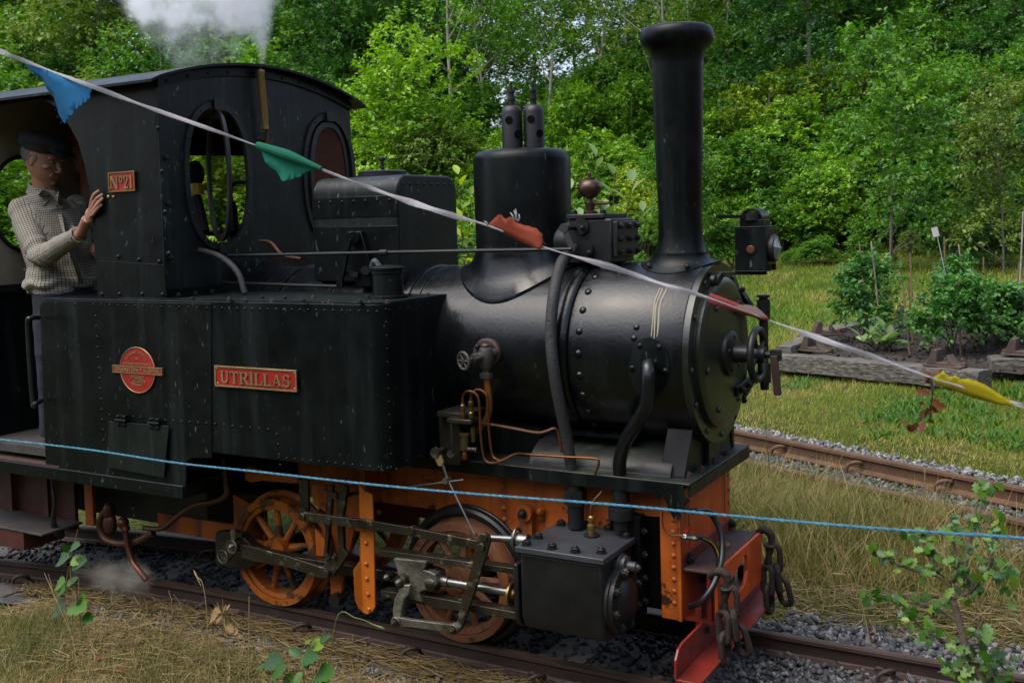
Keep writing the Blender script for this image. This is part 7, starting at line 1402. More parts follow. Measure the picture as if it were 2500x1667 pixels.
def pennant(outline, mat, seed, amp=.010, dy=0., label=None, frayed=True, kx=(14, 9)):
    r_ = random.Random(seed); bm = bmesh.new(); pts_ = [(u*k_, v*k_) for u, v in outline]; dense = []
    for i in range(len(pts_)):
        a, c = pts_[i], pts_[(i+1) % len(pts_)]; L = math.hypot(c[0]-a[0], c[1]-a[1]); nn = max(1, int(L/5))
        for k in range(nn): t = k/nn; j = (r_.uniform(-1.6, 1.6) if frayed and 0 < k else 0); dense.append((lerp(a[0], c[0], t)+j, lerp(a[1], c[1], t)+j))
    vs_ = [bm.verts.new(P(u, v, BYP)) for u, v in dense]; es = [bm.edges.new((vs_[i], vs_[(i+1) % len(vs_)])) for i in range(len(vs_))]; bmesh.ops.triangle_fill(bm, use_beauty=True, edges=es); bmesh.ops.subdivide_edges(bm, edges=[e for e in bm.edges if e.calc_length() > .012], cuts=2, use_grid_fill=True); bmesh.ops.triangulate(bm, faces=bm.faces)
    for v in bm.verts: v.co.y += dy+.55*amp*math.sin(v.co.x*kx[0]*3+v.co.z*kx[1]*3+seed)+amp*.35*noise.noise(v.co*14)
    me = bpy.data.meshes.new('pennant'); bm.to_mesh(me); bm.free(); me.materials.append(mat); me.transform(Matrix.Translation(-Wl(bunt))); me.polygons.foreach_set('use_smooth', [True]*len(me.polygons)); o = bpy.data.objects.new('pennant', me); COL.objects.link(o); o.parent = bunt; s = o.modifiers.new('t', 'SOLIDIFY'); s.thickness = .0004
    if label: o['label'] = label
    if frayed:
        b = MB(); 
        for k in range(0, len(dense), 2):
            if r_.random() < .4: u, v = dense[k]; b.tube([P(u, v, BYP)+V(0, dy, 0), P(u+r_.uniform(-5, 5), v+r_.uniform(-4, 6), BYP)+V(0, dy, 0)], .0004, n=4, k=1)
        if b.v: b.build('frayed_threads', mat, o, kind='stuff')
    return o
pennant([(47, 132), (100, 157), (160, 183), (211, 205), (200, 228), (182, 245), (172, 262), (160, 270), (152, 276), (145, 285), (138, 280), (130, 262), (126, 240), (122, 225), (104, 205), (92, 182), (66, 162)], cloth('blue_nylon', (.012, .20, .42)), 1, .012, label='frayed blue pennant')
pennant([(592, 330), (640, 343), (690, 362), (737, 388), (715, 392), (700, 395), (688, 405), (675, 408), (652, 418), (645, 405), (636, 392), (625, 385), (612, 372), (605, 352)], cloth('green_nylon', (.02, .33, .22)), 2, .010, label='torn green pennant')
b = MB(); b.tube([P(592*k_, 334*k_, BYP-.004), P(660*k_, 356*k_, BYP-.010), P(738*k_, 388*k_, BYP-.002)], [.009, .012, .005], n=10, k=6); b.build('rolled_hem', cloth('green_nylon_hem', (.008, .20, .12)), bunt)
org = cloth('orange_nylon', (.42, .09, .04)); pennant([(1118, 516), (1136, 500), (1152, 493), (1168, 504), (1180, 498), (1190, 510), (1210, 518), (1232, 524), (1247, 540), (1248, 560), (1246, 574), (1200, 556), (1150, 534)], org, 3, .016, label='crumpled orange pennant')
b = MB()
for u0, v0, u1, v1 in ((1180, 505, 1172, 488), (1184, 505, 1184, 480), (1190, 508, 1192, 492), (1186, 506, 1180, 484), (1120, 516, 1112, 508)): b.tube([P(u0*k_, v0*k_, BYP), P((u0+u1)/2*k_+2, (v0+v1)/2*k_, BYP-.004), P(u1*k_, v1*k_, BYP)], [.0022, .0014, .0008], n=5)
b.build('frayed_tuft', tape, bunt)
pnk = cloth('red_nylon', (.40, .07, .075)); pennant([(1631, 673), (1660, 684), (1700, 700), (1735, 706), (1755, 720), (1768, 733), (1762, 738), (1720, 726), (1680, 712), (1632, 699), (1626, 688)], pnk, 4, .006, frayed=False, label='folded faded red pennant')
b = MB(); b.prism([P(u*k_, v*k_, BYP-.012) for u, v in ((1690, 702), (1715, 700), (1735, 704), (1750, 716), (1762, 729), (1740, 724), (1710, 713))], (0, .0015, 0)); b.build('faded_fold', cloth('washed_pink_nylon', (.42, .31, .28)), bunt)
pennant([(2141, 868), (2165, 852), (2178, 866), (2196, 862), (2205, 872), (2222, 868), (2262, 880), (2300, 906), (2328, 925), (2326, 932), (2290, 926), (2240, 915), (2195, 900), (2160, 888), (2145, 880)], cloth('yellow_nylon', (.52, .45, .008)), 5, .014, label='frayed yellow pennant')
# dead oak twig caught in the tape
def lobed(c, d, nrm, L, W, lobes=3, depth=.45):
    D = Vector(d).normalized(); N_ = Vector(nrm); N_ = (N_-D*N_.dot(D)); N_ = N_.normalized() if N_.length > 1e-4 else frame(D)[0]; S = D.cross(N_); c = Vector(c); mid = [c+D*(L*t)-N_*(L*.10*t*t) for t in np.linspace(0, 1, 2*lobes+2)]; vs_ = list(mid); m = len(mid)
    prof = []
    for k in range(m): t = k/(m-1); wv = math.sin(PI*min(1, .12+t*.88))**.7; prof.append(wv*(1. if k % 2 else 1-depth) if 0 < k < m-1 else 0)
    for s_ in (1, -1):
        for k in range(1, m-1): vs_.append(mid[k]+S*(s_*W/2*prof[k])+D*(L*.05 if k % 2 else -.01*L)+N_*(W*.14*prof[k]))
    a, b_ = m, m+m-2; fs = [(0, 1, a), (0, b_, 1), (m-2, m-1, a+m-3), (m-2, b_+m-3, m-1)]
    for k in range(1, m-2): fs += [(k, k+1, a+k, a+k-1), (k, b_+k-1, b_+k, k+1)]
    return vs_, fs
def leaf_obj(parent, c, d, nrm, L, W, mat, lobes=3, depth=.45, tint=None, name='leaf'):
    v_, f_ = lobed(c, d, nrm, L, W, lobes, depth); off = Wl(parent); me = bpy.data.meshes.new(name); me.from_pydata([tuple(p-off) for p in v_], [], f_); me.materials.append(mat); a = me.attributes.new('tint', 'FLOAT', 'POINT'); a.data.foreach_set('value', [random.random() if tint is None else tint]*len(v_)); me.polygons.foreach_set('use_smooth', [True]*len(me.polygons))
    o = bpy.data.objects.new(name, me); COL.objects.link(o); o.parent = parent; return o
M['leaf_brown'] = tintmat('dead_brown_leaf', [(0, (.07, .018, .008)), (1, (.13, .035, .010))], .7, transl=.2); M['leaf_tan'] = tintmat('dry_tan_leaf', [(0, (.16, .10, .04)), (1, (.26, .17, .08))], .8, transl=.2)
tw0 = P(2136*k_, 866*k_, BYP); twig = thing('dead_twig', tuple(tw0), 'dead oak twig with brown leaves caught beside the yellow pennant', 'twig')
b = MB(); tpath = [(2136, 866), (2142, 900), (2138, 935), (2136, 960), (2122, 972), (2100, 978), (2085, 975)]; b.tube([P(u*k_, v*k_, BYP+.01*i) for i, (u, v) in enumerate(tpath)], [.0022, .0015, .0008], n=6); b.build('stem', M['bark_dark'], twig)
for u, v, du, dv, L in ((2138, 862, -12, -6, .026), (2140, 868, -10, 10, .03), (2148, 860, 8, -10, .022), (2138, 905, -16, -4, .034), (2143, 918, 16, 12, .04), (2140, 930, 10, 16, .034), (2136, 938, -8, 10, .03), (2122, 925, -10, 4, .022), (2138, 962, 4, 14, .026), (2122, 968, -4, 16, .034), (2110, 972, -10, 10, .032), (2092, 975, -6, 16, .034), (2084, 972, -14, -4, .026), (2115, 965, 2, -12, .02)):
    a, c = P(u*k_, v*k_, BYP+.01), P((u+du)*k_, (v+dv)*k_, BYP+random.uniform(-.01, .03)); leaf_obj(twig, a, c-a, (random.uniform(-.5, .5), -1, random.uniform(-.3, .6)), L*.8, L*.5, M['leaf_brown'], 3, .6)
# blue polypropylene rope of three strands
rl = [P(u*k_, v*k_, -1.95) for u, v in ((-80, 1000), (0, 1009), (200, 1032), (400, 1062), (600, 1084), (860, 1113), (1100, 1135), (1400, 1158), (1700, 1186), (2000, 1212), (2352, 1236), (2440, 1243))]
rope = thing('rope', tuple(rl[0]), 'thin blue polypropylene rope stretched level across in front of the locomotive', 'rope')
ropem = surf('blue_polypropylene', (.015, .12, .20), (.05, .22, .32), (.4, .6), bump=.4, bscale=400, scale=60)
rl = [rl[0]+(rl[0]-rl[1]).normalized()*1.5]+rl+[rl[-1]+(rl[-1]-rl[-2]).normalized()*1.8]
cen = smooth_path(rl, 60); 
for s_ in range(3):
    pts = [p_+V(0, math.cos(i*.62+s_*2.094), math.sin(i*.62+s_*2.094))*.00145 for i, p_ in enumerate(cen)]; b = MB(); b.tube(pts, .00145, n=6, k=1); b.build('strand', ropem, rope)
# ============================================================ PLANTER
M['cane'] = surf('brown_cane', (.12, .075, .045), (.17, .11, .07), (.6, .8), bump=.1)
def timber(name, A, B, w_, h_, label, mat=None):
    A, B = Vector(A), Vector(B); d = (B-A); n = 18; x, y, z = frame(d, (0, 0, 1)); q = []; fs = []; r_ = random.Random(hash(label) % 99)
    prof = [(-w_/2, 0), (-w_*.25, .004), (w_*.25, .003), (w_/2, 0), (w_/2+.004, -h_*.5), (w_/2, -h_), (-w_/2, -h_), (-w_/2-.004, -h_*.5)]; m = len(prof)
    for i in range(n+1):
        c = A+d*(i/n)
        for a, e in prof: q.append(c+x*(a+r_.uniform(-.004, .004))+V(0, 0, e+r_.uniform(-.005, .005)))
    for i in range(n):
        for j in range(m): k = (j+1) % m; fs.append((i*m+j, i*m+k, (i+1)*m+k, (i+1)*m+j))
    fs += [list(range(m)), [n*m+j for j in range(m)][::-1]]; b = MB(); b.add(q, fs); return tag(b.build(name, mat or M['timber'], None, bevel=.006, angle=50), label, 'timber')
mt, ntm = newmat('split_grey_timber'); pt_ = ntm.nodes.new('ShaderNodeBsdfPrincipled'); ot = ntm.nodes.new('ShaderNodeOutputMaterial'); lk(ntm, pt_.outputs[0], ot.inputs[0]); pt_.inputs['Roughness'].default_value = .9
gt = ntm.nodes.new('ShaderNodeNewGeometry'); t1 = noise_tex(ntm, 1.0, 8, .7, vec=gt.outputs['Position'], stretch=(3, 40, 60)); r1 = ramp(ntm, t1.outputs[0], [(.36, (.02, .017, .014)), (.5, (.085, .078, .065)), (.66, (.23, .215, .185))]); lk(ntm, r1.outputs[0], pt_.inputs['Base Color']); bt = ntm.nodes.new('ShaderNodeBump'); bt.inputs['Strength'].default_value = 1; bt.inputs['Distance'].default_value = .02; lk(ntm, t1.outputs[0], bt.inputs['Height']); lk(ntm, bt.outputs[0], pt_.inputs['Normal']); M['timber'] = mt
def gpt(u, v, lift):
    """the point of the ground, plus lift, that the picture point looks at"""
    lo, hi = 4., 40.; d = ray(u, v)
    for _ in range(40):
        m_ = (lo+hi)/2; p_ = CAM+d*m_
        if p_.z < gz(p_.x, p_.y)+lift: hi = m_
        else: lo = m_
    return CAM+d*lo
bA, bB = gpt(1900, 862, .20), gpt(2405, 905, .20); print('beam', bA, bB, (bA-bB).length)
timber('timber', bA, bB, .24, .16, 'long weathered sleeper forming the front edge of the planter')
bC = gpt(2415, 872, .20); bD = bC+V(1.5, .35, .02); timber('timber', bC, bD, .28, .17, 'split weathered sleeper at the right front corner of the planter')
lgA, lgB = gpt(1912, 846, .27), gpt(1985, 816, .27); timber('timber', lgA, lgB, .16, .12, 'short pale timber laid across the left corner of the planter')
eL = gpt(1990, 812, .16); eB = gpt(2075, 790, .16); timber('timber', eL+(eL-eB)*.3, eB+(eB-eL)*.8, .2, .14, 'weathered sleeper along the left side of the planter')
bkA, bkB = gpt(2090, 782, .14), gpt(2560, 740, .14)
sp_ = [V(bA.x, bA.y, 0), V(bB.x+1.9, bB.y+.2, 0), V(bkB.x, bkB.y, 0), V(eB.x, eB.y, 0), V(eL.x, eL.y, 0)]
zs_ = max(gz(p_.x, p_.y) for p_ in sp_[:2])+.10
bm = bmesh.new(); n1_, n2_ = 40, 24; gr = []
for j in range(n2_+1):
    for i in range(n1_+1):
        s, t = i/n1_, j/n2_; a = sp_[0].lerp(sp_[1], s); c = sp_[3].lerp(sp_[2], s); p_ = a.lerp(c, t); p_.z = gz(p_.x, p_.y)+.10+.03*noise.noise(p_*3)+.015*noise.noise(p_*11); gr.append(p_)
so = fast_mesh('soil', [tuple(p_) for p_ in gr], [(j*(n1_+1)+i, j*(n1_+1)+i+1, (j+1)*(n1_+1)+i+1, (j+1)*(n1_+1)+i) for j in range(n2_) for i in range(n1_)], surf('black_soil', (.012, .009, .008), (.03, .022, .018), (.85, 1), bump=1., bscale=50, speck=(60, .8, (.09, .06, .05))), k=4, smooth=True); tag(so, kind='structure')
P_ = np.array([tuple(gr[i]) for i in rng.integers(0, len(gr), 2600)])+rng.normal(0, .06, (2600, 3))*np.array([1, 1, .12]); stones('soil_clods', P_, rng.uniform(.008, .024, 2600), tintmat('bark_mulch', [(0, (.01, .008, .007)), (.9, (.04, .028, .022)), (1, (.12, .09, .07))], .9), 9)
def chair_casting(u, v, label, yawc=0.):
    c = gpt(u, v, .20); s = .92; root = thing('rail_chair', tuple(c), label, 'rail chair'); cr, sr = math.cos(yawc), math.sin(yawc)
    L_ = lambda x, y, z: V(c.x+(x*cr-y*sr)*s, c.y+(x*sr+y*cr)*s, c.z+z*s)
    b = MB(); b.prism([L_(x, y, 0) for x, y in ((-.19, -.08), (.19, -.08), (.19, .08), (-.19, .08))], (0, 0, .022)); b.prism([L_(-.075, y, z) for y, z in ((0, 0),)]+[], (0, 0, 0)) if False else None
    for x0, x1, h0, sg in ((-.16, -.05, .17, 1), (.05, .16, .13, -1)):
        b.prism([L_(x0, -.065, .02), L_(x1, -.065, .02), L_(x1 if sg > 0 else x1-.06, -.065, .06 if sg < 0 else h0), L_((x0+.06) if sg > 0 else x0, -.065, h0)], L_(0, .13, 0)-L_(0, 0, 0))
    b.prism([L_(x, y, .021) for x, y in ((-.06, -.07), (.06, -.07), (.06, .07), (-.06, .07))], (0, 0, .03*s)); b.build('casting', M['rust_dark2'], root, bevel=.008)
    for x_, y_ in ((-.172, .0), (.172, .03)): bolt('bolt', root, M['rust'], L_(x_, y_, .022), (0, 0, 1), .022)
    return root
M['rust_dark2'] = surf('rusty_cast_iron', (.04, .026, .02), (.075, .05, .038), (.75, .9), bump=.5, bscale=30)
for u, v, lb, yw in ((1990, 858, 'rusty rail chair at the left front corner of the planter, behind the short timber', -.3), (2016, 818, 'rusty rail chair on the left side of the planter, by the tall green plant', .5), (2222, 778, 'rusty rail chair at the back of the planter between the two plants', .1), (2307, 896, 'rusty rail chair on the long sleeper, nearest the yellow pennant', -.35), (2498, 868, 'rusty rail chair on the split sleeper at the right edge', -.2)): chair_casting(u, v, lb, yw)
for i, (u0, v0, u1, v1, lb) in enumerate([(2098, 590, 2110, 735, 'bamboo cane leaning left of the tall green plant'), (2127, 590, 2149, 822, 'long grey cane in front of the tall green plant'), (2222, 618, 2227, 820, 'tall brown cane, right of a close group of three'), (2203, 690, 2219, 850, 'shorter brown cane, left of a close group of three'), (2217, 688, 2223, 800, 'thin cane in the middle of a close group of three'), (2305, 578, 2306, 690, 'brown cane rising right of the white tag'), (2340, 596, 2346, 645, 'short grey cane behind the bushy plants'), (2337, 690, 2344, 848, 'brown cane standing in the bushy right plant'), (2498, 516, 2487, 720, 'tall grey cane at the right edge'), (2489, 640, 2478, 730, 'thin brown cane crossing the one at the right edge'), (2281, 640, 2282, 700, 'short cane just below the white tag'), (2401, 627, 2400, 680, 'short dark cane behind the right plant')]):
    g = gpt(u1, max(v1, 700)+18, .10); y_ = g.y; p1_ = P(u1, v1, y_); p0_ = P(u0, v0, y_); d = (p1_-p0_).normalized(); zb = gz(p1_.x, y_); 
    t = (p0_.z-zb)/max(1e-3, -d.z); b = MB(); e = p0_+d*t; b.tube([p0_, lerp(p0_, e, .5)+V(.006, 0, 0), e], [.0085, .0095, .011], n=7); o = b.build('cane', M['bark_pale'] if 'grey' in lb else M['cane'], None); tag(o, lb, 'garden cane')
q = P(2283, 567, bA.y+1.5); b = MB(); b.prism([q+V(-.04, 0, .045), q+V(.02, 0, .06), q+V(.045, 0, -.04), q+V(-.02, 0, -.055)], (0, .004, 0)); b.cyl(q+V(.02, .005, -.04), q+V(.10, .005, -.45), .0035, n=6); tgo = b.build('plant_tag', surf('white_plastic_tag', (.32, .33, .33), (.4, .4, .4), (.5, .6), bump=0), None); tag(tgo, 'small white square tag on a thin stick above the planter', 'plant tag')
def bush_in(u0, u1, vt, vb, kind, key, label, name, wmul=1.):
    g = gpt((u0+u1)/2, vb, .10); top = P((u0+u1)/2, vt, g.y); h = top.z-g.z; root = thing(name, tuple(g), label, 'plant'); w_ = abs((P(u0, vt, g.y)-P(u1, vt, g.y)).length)/2/.5
    for nm, me in (('foliage', crown_mesh(key, LM2[kind])), ('stem', stem_mesh(key, M['bark_dark']))): o = bpy.data.objects.new(nm, me); COL.objects.link(o); o.parent = root; o.scale = (w_*wmul, w_*wmul, h); o.rotation_euler = (0, 0, random.uniform(0, 6))
GREEN['garden'] = [(0, (.02, .08, .014)), (.4, (.055, .17, .028)), (.8, (.11, .26, .045)), (1, (.22, .36, .11))]
LM2 = {'g': tintmat('garden_foliage', GREEN['garden'], .45, transl=.3, spec=.45, objvar=.08)}
proto('garden0', 90, shrub_lobes(90, 15, .50), 380, 9, .068, (7, .012), droop=.4, asp=.55, twig=.22, shell=(.3, 1.1), upw=.8); proto('garden1', 91, shrub_lobes(91, 15, .60, .95), 460, 9, .068, (7, .012), droop=.45, asp=.7, twig=.2, shell=(.3, 1.1))
bush_in(2020, 2220, 630, 835, 'g', 'garden0', 'tall leafy green vegetable plant at the left of the planter', 'vegetable_plant')
bush_in(2240, 2430, 660, 862, 'g', 'garden1', 'broad bushy bean plant in the middle of the planter', 'vegetable_plant')
bush_in(2350, 2560, 680, 838, 'g', 'garden1', 'bushy round leaved plant at the right end of the planter', 'vegetable_plant', 1.1)
bush_in(2270, 2410, 630, 800, 'g', 'garden0', 'upright leafy plant behind the bushy bean plant', 'vegetable_plant')
g = gpt(2150, 858, .10); bigleaf_plant('broad_leaf_plant', (g.x, g.y, g.z), [P(2110, 838, g.y-.1), P(2130, 820, g.y), P(2155, 805, g.y), P(2175, 830, g.y), P(2140, 845, g.y-.15), P(2165, 850, g.y-.1)], .17, LM['pale'], 'small pale broad leaved plant at the foot of the long grey cane', 'plant', 9, nleaf=7)
# ============================================================ FOREGROUND PLANTS
SY_ = -1.25
sap = thing('hawthorn_sapling', tuple(V(P(2475, 1720, SY_).x-.06, SY_, -.12)), 'hawthorn sapling with lobed green leaves in the right foreground, in front of the rails', 'sapling')
LM['haw'] = tintmat('hawthorn_leaf', [(0, (.012, .05, .008)), (.35, (.03, .105, .010)), (.7, (.07, .17, .014)), (1, (.15, .25, .025))], .42, transl=.35, spec=.5)
tr_ = [P(2440, 1740, SY_)-V(0, 0, .06), P(2398, 1667, SY_), P(2362, 1590, SY_), P(2345, 1530, SY_), P(2332, 1480, SY_), P(2322, 1462, SY_)]
b = MB(); b.tube(tr_, [.011, .010, .0085, .007], n=10); b.build('trunk', M['bark_brown'] if 'bark_brown' in M else surf('brown_bark', (.07, .05, .035), (.12, .085, .06), (.7, .9), bump=.7, bscale=60), sap)
br = [([(2322, 1462), (2365, 1445), (2405, 1400), (2420, 1360), (2438, 1300), (2441, 1262)], 0), ([(2322, 1462), (2318, 1430), (2330, 1405), (2340, 1390)], .02), ([(2365, 1445), (2375, 1425), (2350, 1400), (2290, 1350), (2270, 1330)], .0), ([(2290, 1380), (2262, 1350), (2250, 1320), (2230, 1300), (2205, 1285)], .02), ([(2318, 1430), (2290, 1405), (2240, 1395), (2190, 1375), (2150, 1352), (2120, 1330)], -.02), ([(2340, 1520), (2300, 1490), (2260, 1475), (2200, 1465), (2150, 1450), (2110, 1440)], .0), ([(2365, 1600), (2300, 1560), (2260, 1540), (2230, 1510), (2215, 1490)], -.03), ([(2350, 1420), (2368, 1330), (2385, 1270), (2400, 1220), (2425, 1175)], .03), ([(2405, 1400), (2440, 1400), (2470, 1380)], -.02), ([(2380, 1630), (2350, 1640), (2320, 1635), (2290, 1640)], -.02), ([(2385, 1640), (2420, 1610), (2440, 1620), (2470, 1650)], .02), ([(2355, 1560), (2385, 1540), (2400, 1510)], .01), ([(2345, 1400), (2330, 1340), (2320, 1260)], .01)]
barkb = sap.children[0].data.materials[0]; rs_ = random.Random(4)
def addl(parent, q, L, mat, r_, W=.80, lobes=3, depth=.5): a = r_.uniform(0, 2*PI); leaf_obj(parent, q, (math.cos(a), r_.uniform(-.6, .4), math.sin(a)*.8+.1), (r_.uniform(-.6, .6), -.7+r_.uniform(-.3, .5), .9), L, L*W, mat, lobes, depth, tint=r_.random())
for pth, dy in br:
    pts = smooth_path([P(u, v, SY_+dy*(i/len(pth))*3) for i, (u, v) in enumerate(pth)], 5); b = MB(); b.tube(pts, [.0045, .0032, .0018], n=6, k=1); b.build('branch', barkb, sap); L_ = sum((pts[i+1]-pts[i]).length for i in range(len(pts)-1)); nL = max(4, int(L_/.0065))
    for k in range(nL): t = .12+.88*k/(nL-1); f = t*(len(pts)-1); i = min(int(f), len(pts)-2); q = pts[i].lerp(pts[i+1], f-i)+V(rs_.uniform(-.012, .012), rs_.uniform(-.03, .03), rs_.uniform(-.012, .012)); addl(sap, q, rs_.uniform(.015, .034), LM['haw'], rs_)
for u, v in [(2395+rs_.uniform(-60, 70), 1610+rs_.uniform(-40, 70)) for _ in range(26)]+[(2450, 1430), (2470, 1400), (2440, 1450), (2460, 1470), (2450, 1400), (2420, 1580), (2400, 1560)]: addl(sap, P(u, v, SY_+rs_.uniform(-.05, .05)), rs_.uniform(.026, .045), LM['haw'], rs_)
# tall weed left, low plant centre bottom
def weed(name, base_px, stems_px, leaf_px, y, label, mat, L0=.05, lobes=4, depth=.2, stemmat='straw', sw=.0016):
    bq = P(*base_px, y); root = thing(name, (bq.x, y, gz(bq.x, y)), label, 'weed'); rr = random.Random(len(label))
    for pth in stems_px: b = MB(); b.tube([P(u, v, y+rr.uniform(-.01, .01)) for u, v in pth], [sw*1.3, sw, sw*.5], n=5); b.build('stalk', M[stemmat] if stemmat in M else mat, root)
    for (u, v, du, dv, L) in leaf_px:
        du, dv = du*.78, dv*.78; q = P(u, v, y+rr.uniform(-.02, .02)); c2_ = P(u+du, v+dv, y+rr.uniform(-.04, .02)); leaf_obj(root, q, c2_-q, (rr.uniform(-.3, .3), -.8, .7), (c2_-q).length, (c2_-q).length*L, mat, lobes, depth, tint=rr.random())
    return root
M['stalk'] = surf('dry_stalk', (.30, .22, .10), (.22, .16, .07), (.7, .8), bump=0)
M['stalk_green'] = surf('green_stalk', (.10, .14, .03), (.07, .10, .02), (.6, .8), bump=0)
weed('tall_weed', (175, 1560), [[(185, 1590), (160, 1490), (162, 1420), (175, 1350), (190, 1292)], [(170, 1580), (178, 1480), (172, 1400), (172, 1355)], [(140, 1500), (128, 1440), (118, 1400)], [(200, 1560), (192, 1460), (192, 1410)], [(180, 1560), (140, 1470), (108, 1398)], [(230, 1600), (205, 1520), (170, 1470)]],
     [(172, 1345, -26, -22, .9), (172, 1340, 26, -16, .6), (170, 1360, -42, 8, .8), (172, 1372, 48, -12, .75), (176, 1385, 40, -24, .5), (160, 1420, -36, 14, .8), (162, 1430, 36, -30, .6), (160, 1440, -30, 4, .6), (162, 1480, -46, 12, .9), (180, 1470, 30, 20, .7), (205, 1500, 26, 22, .8), (215, 1480, 10, 12, .7), (185, 1470, 8, -22, .6)], -1.32, 'tall weed with round toothed green leaves and dry stalks in the left foreground', LM['haw'], stemmat='stalk')
weed('low_weed', (745, 1655), [[(745, 1690), (740, 1640), (735, 1600)], [(745, 1690), (770, 1640), (790, 1590)], [(740, 1690), (700, 1650), (660, 1625)], [(745, 1690), (780, 1650), (800, 1630)]],
     [(735, 1600, -40, -22, .7), (740, 1605, 44, -4, .75), (790, 1580, -42, -18, .6), (780, 1565, 34, -20, .5), (745, 1600, 8, 40, .7), (700, 1630, -54, 26, .7), (690, 1620, -60, -14, .8), (740, 1640, -30, 38, .8), (775, 1640, 46, 8, .7), (770, 1650, 30, 26, .7), (720, 1650, -44, 20, .7), (650, 1625, -34, 10, .6), (760, 1560, -14, 10, .6)], -1.22, 'low bright green plant at the bottom edge, left of the middle', LM['haw'], stemmat='stalk_green')
weed('dead_sprig', (548, 1560), [[(560, 1600), (552, 1540), (540, 1500), (530, 1470)], [(552, 1540), (545, 1490), (543, 1458)]], [(532, 1500, -30, 14, .8), (538, 1495, -22, -16, .5), (545, 1500, 4, -30, .4), (540, 1505, -16, 20, .7), (550, 1495, 14, -30, .4), (552, 1530, -10, 24, .7), (556, 1525, 16, 22, .6), (560, 1535, 26, 12, .6), (548, 1555, -14, 12, .6)], -1.0, 'dead sprig with curled tan oak leaves beside the near rail', M['leaf_tan'], lobes=4, depth=.5, stemmat='stalk')
for i, (u, v, m_, lb) in enumerate([(1613, 1618, 'leaf_tan', 'dry tan leaf lying on the ballast in front of the guard angle'), (225, 1612, 'leaf_brown', 'dark red dead leaf in the turf at the bottom left'), (285, 1640, 'leaf_brown', 'curled dark brown dead leaf in the turf, right of the dark red one'), (1592, 1660, 'leaf_tan', 'upright dry leaf standing before the near rail at the bottom edge'), (130, 1660, 'leaf_brown', 'brown dead leaf at the very bottom left edge'), (1500, 1650, 'leaf_tan', 'small dry leaf on the straw by the near rail')]):
    q = onZ(u, v, -.07 if i else -.085); o = leaf_obj(None, q, (.8, .5, .35), (-.3, -.5, 1), .045, .03, M[m_], 4, .4, name='dead_leaf'); tag(o, lb, 'dead leaf')
for i, (pth, y, lb) in enumerate([([(2035, 1190), (2045, 1140), (2090, 1040), (2105, 1030)], .9, 'tall dry grass stalk arching over the second track'), ([(2225, 1300), (2228, 1240), (2238, 1200)], .7, 'thin grass stalk with seed head, left of three by the sapling'), ([(2250, 1300), (2256, 1220), (2258, 1150)], .7, 'thin grass stalk with seed head, tallest of three by the sapling'), ([(2280, 1310), (2283, 1250), (2284, 1228)], .7, 'thin grass stalk with seed head, right of three by the sapling'), ([(395, 1440), (520, 1490), (510, 1400), (478, 1405)], -1.1, None), ([(2500, 1540), (2480, 1400), (2450, 1320), (2432, 1230)], -1.1, 'long dry grass stalk behind the sapling'), ([(1880, 1150), (1870, 1050), (1872, 950), (1920, 780), (1925, 732)], .8, 'tall thin green stem rising past the smokebox front'), ([(600, 1560), (608, 1500), (608, 1455)], -1., 'upright dry stalk before the rear wheel'), ([(395, 1590), (420, 1500), (412, 1440)], -1.1, 'upright dry stalk in the turf left of the rear wheel'), ([(510, 1495), (500, 1450), (478, 1402)], -1., 'dry grass stalk with seed head leaning left by the rail'), ([(785, 1560), (820, 1515), (870, 1508), (928, 1530)], -1., 'bent green grass blade arching over the near rail'), ([(2140, 1440), (2085, 1405), (2040, 1400)], .4, 'drooping seed head of grass left of the sapling')]):
    if lb is None: continue
    b = MB(); pts = [P(u, v, y) for u, v in pth]; pts[0] = V(pts[0].x, y, gz(pts[0].x, y)-.01) if pts[0].z < .35 else pts[0]; b.tube(pts, [.0022, .0018, .0012], n=5); 
    if 'seed' in lb or 'arching' in lb: e_, d_ = pts[-1], (pts[-1]-pts[-2]).normalized(); b.tube([e_-d_*.05, e_, e_+d_*.02], [.001, .0042, .001], n=6)
    o = b.build('grass_stalk', M['stalk_green'] if 'green' in lb else M['stalk'], None); tag(o, lb, 'grass stalk')
# ============================================================ BRICK BUILDING: right wing mirrored in the window, unseen rear wing kept to darken reflections
m, n = newmat('brickwork'); p = n.nodes.new('ShaderNodeBsdfPrincipled'); o = n.nodes.new('ShaderNodeOutputMaterial'); lk(n, p.outputs[0], o.inputs[0]); br_ = n.nodes.new('ShaderNodeTexBrick'); tc = n.nodes.new('ShaderNodeTexCoord'); mp = n.nodes.new('ShaderNodeMapping'); mp.inputs['Rotation'].default_value = (PI/2, 0, 0); sx_ = n.nodes.new('ShaderNodeSeparateXYZ'); cx_ = n.nodes.new('ShaderNodeCombineXYZ'); ax_ = n.nodes.new('ShaderNodeMath'); lk(n, tc.outputs['Object'], sx_.inputs[0]); lk(n, sx_.outputs[0], ax_.inputs[0]); lk(n, sx_.outputs[1], ax_.inputs[1]); lk(n, ax_.outputs[0], cx_.inputs[0]); lk(n, sx_.outputs[2], cx_.inputs[1]); lk(n, cx_.outputs[0], br_.inputs[0])
br_.inputs['Color1'].default_value = (.16, .055, .035, 1); br_.inputs['Color2'].default_value = (.11, .04, .03, 1); br_.inputs['Mortar'].default_value = (.12, .09, .075, 1); br_.inputs['Scale'].default_value = 2.2; lk(n, br_.outputs[0], p.inputs['Base Color']); p.inputs['Roughness'].default_value = .9
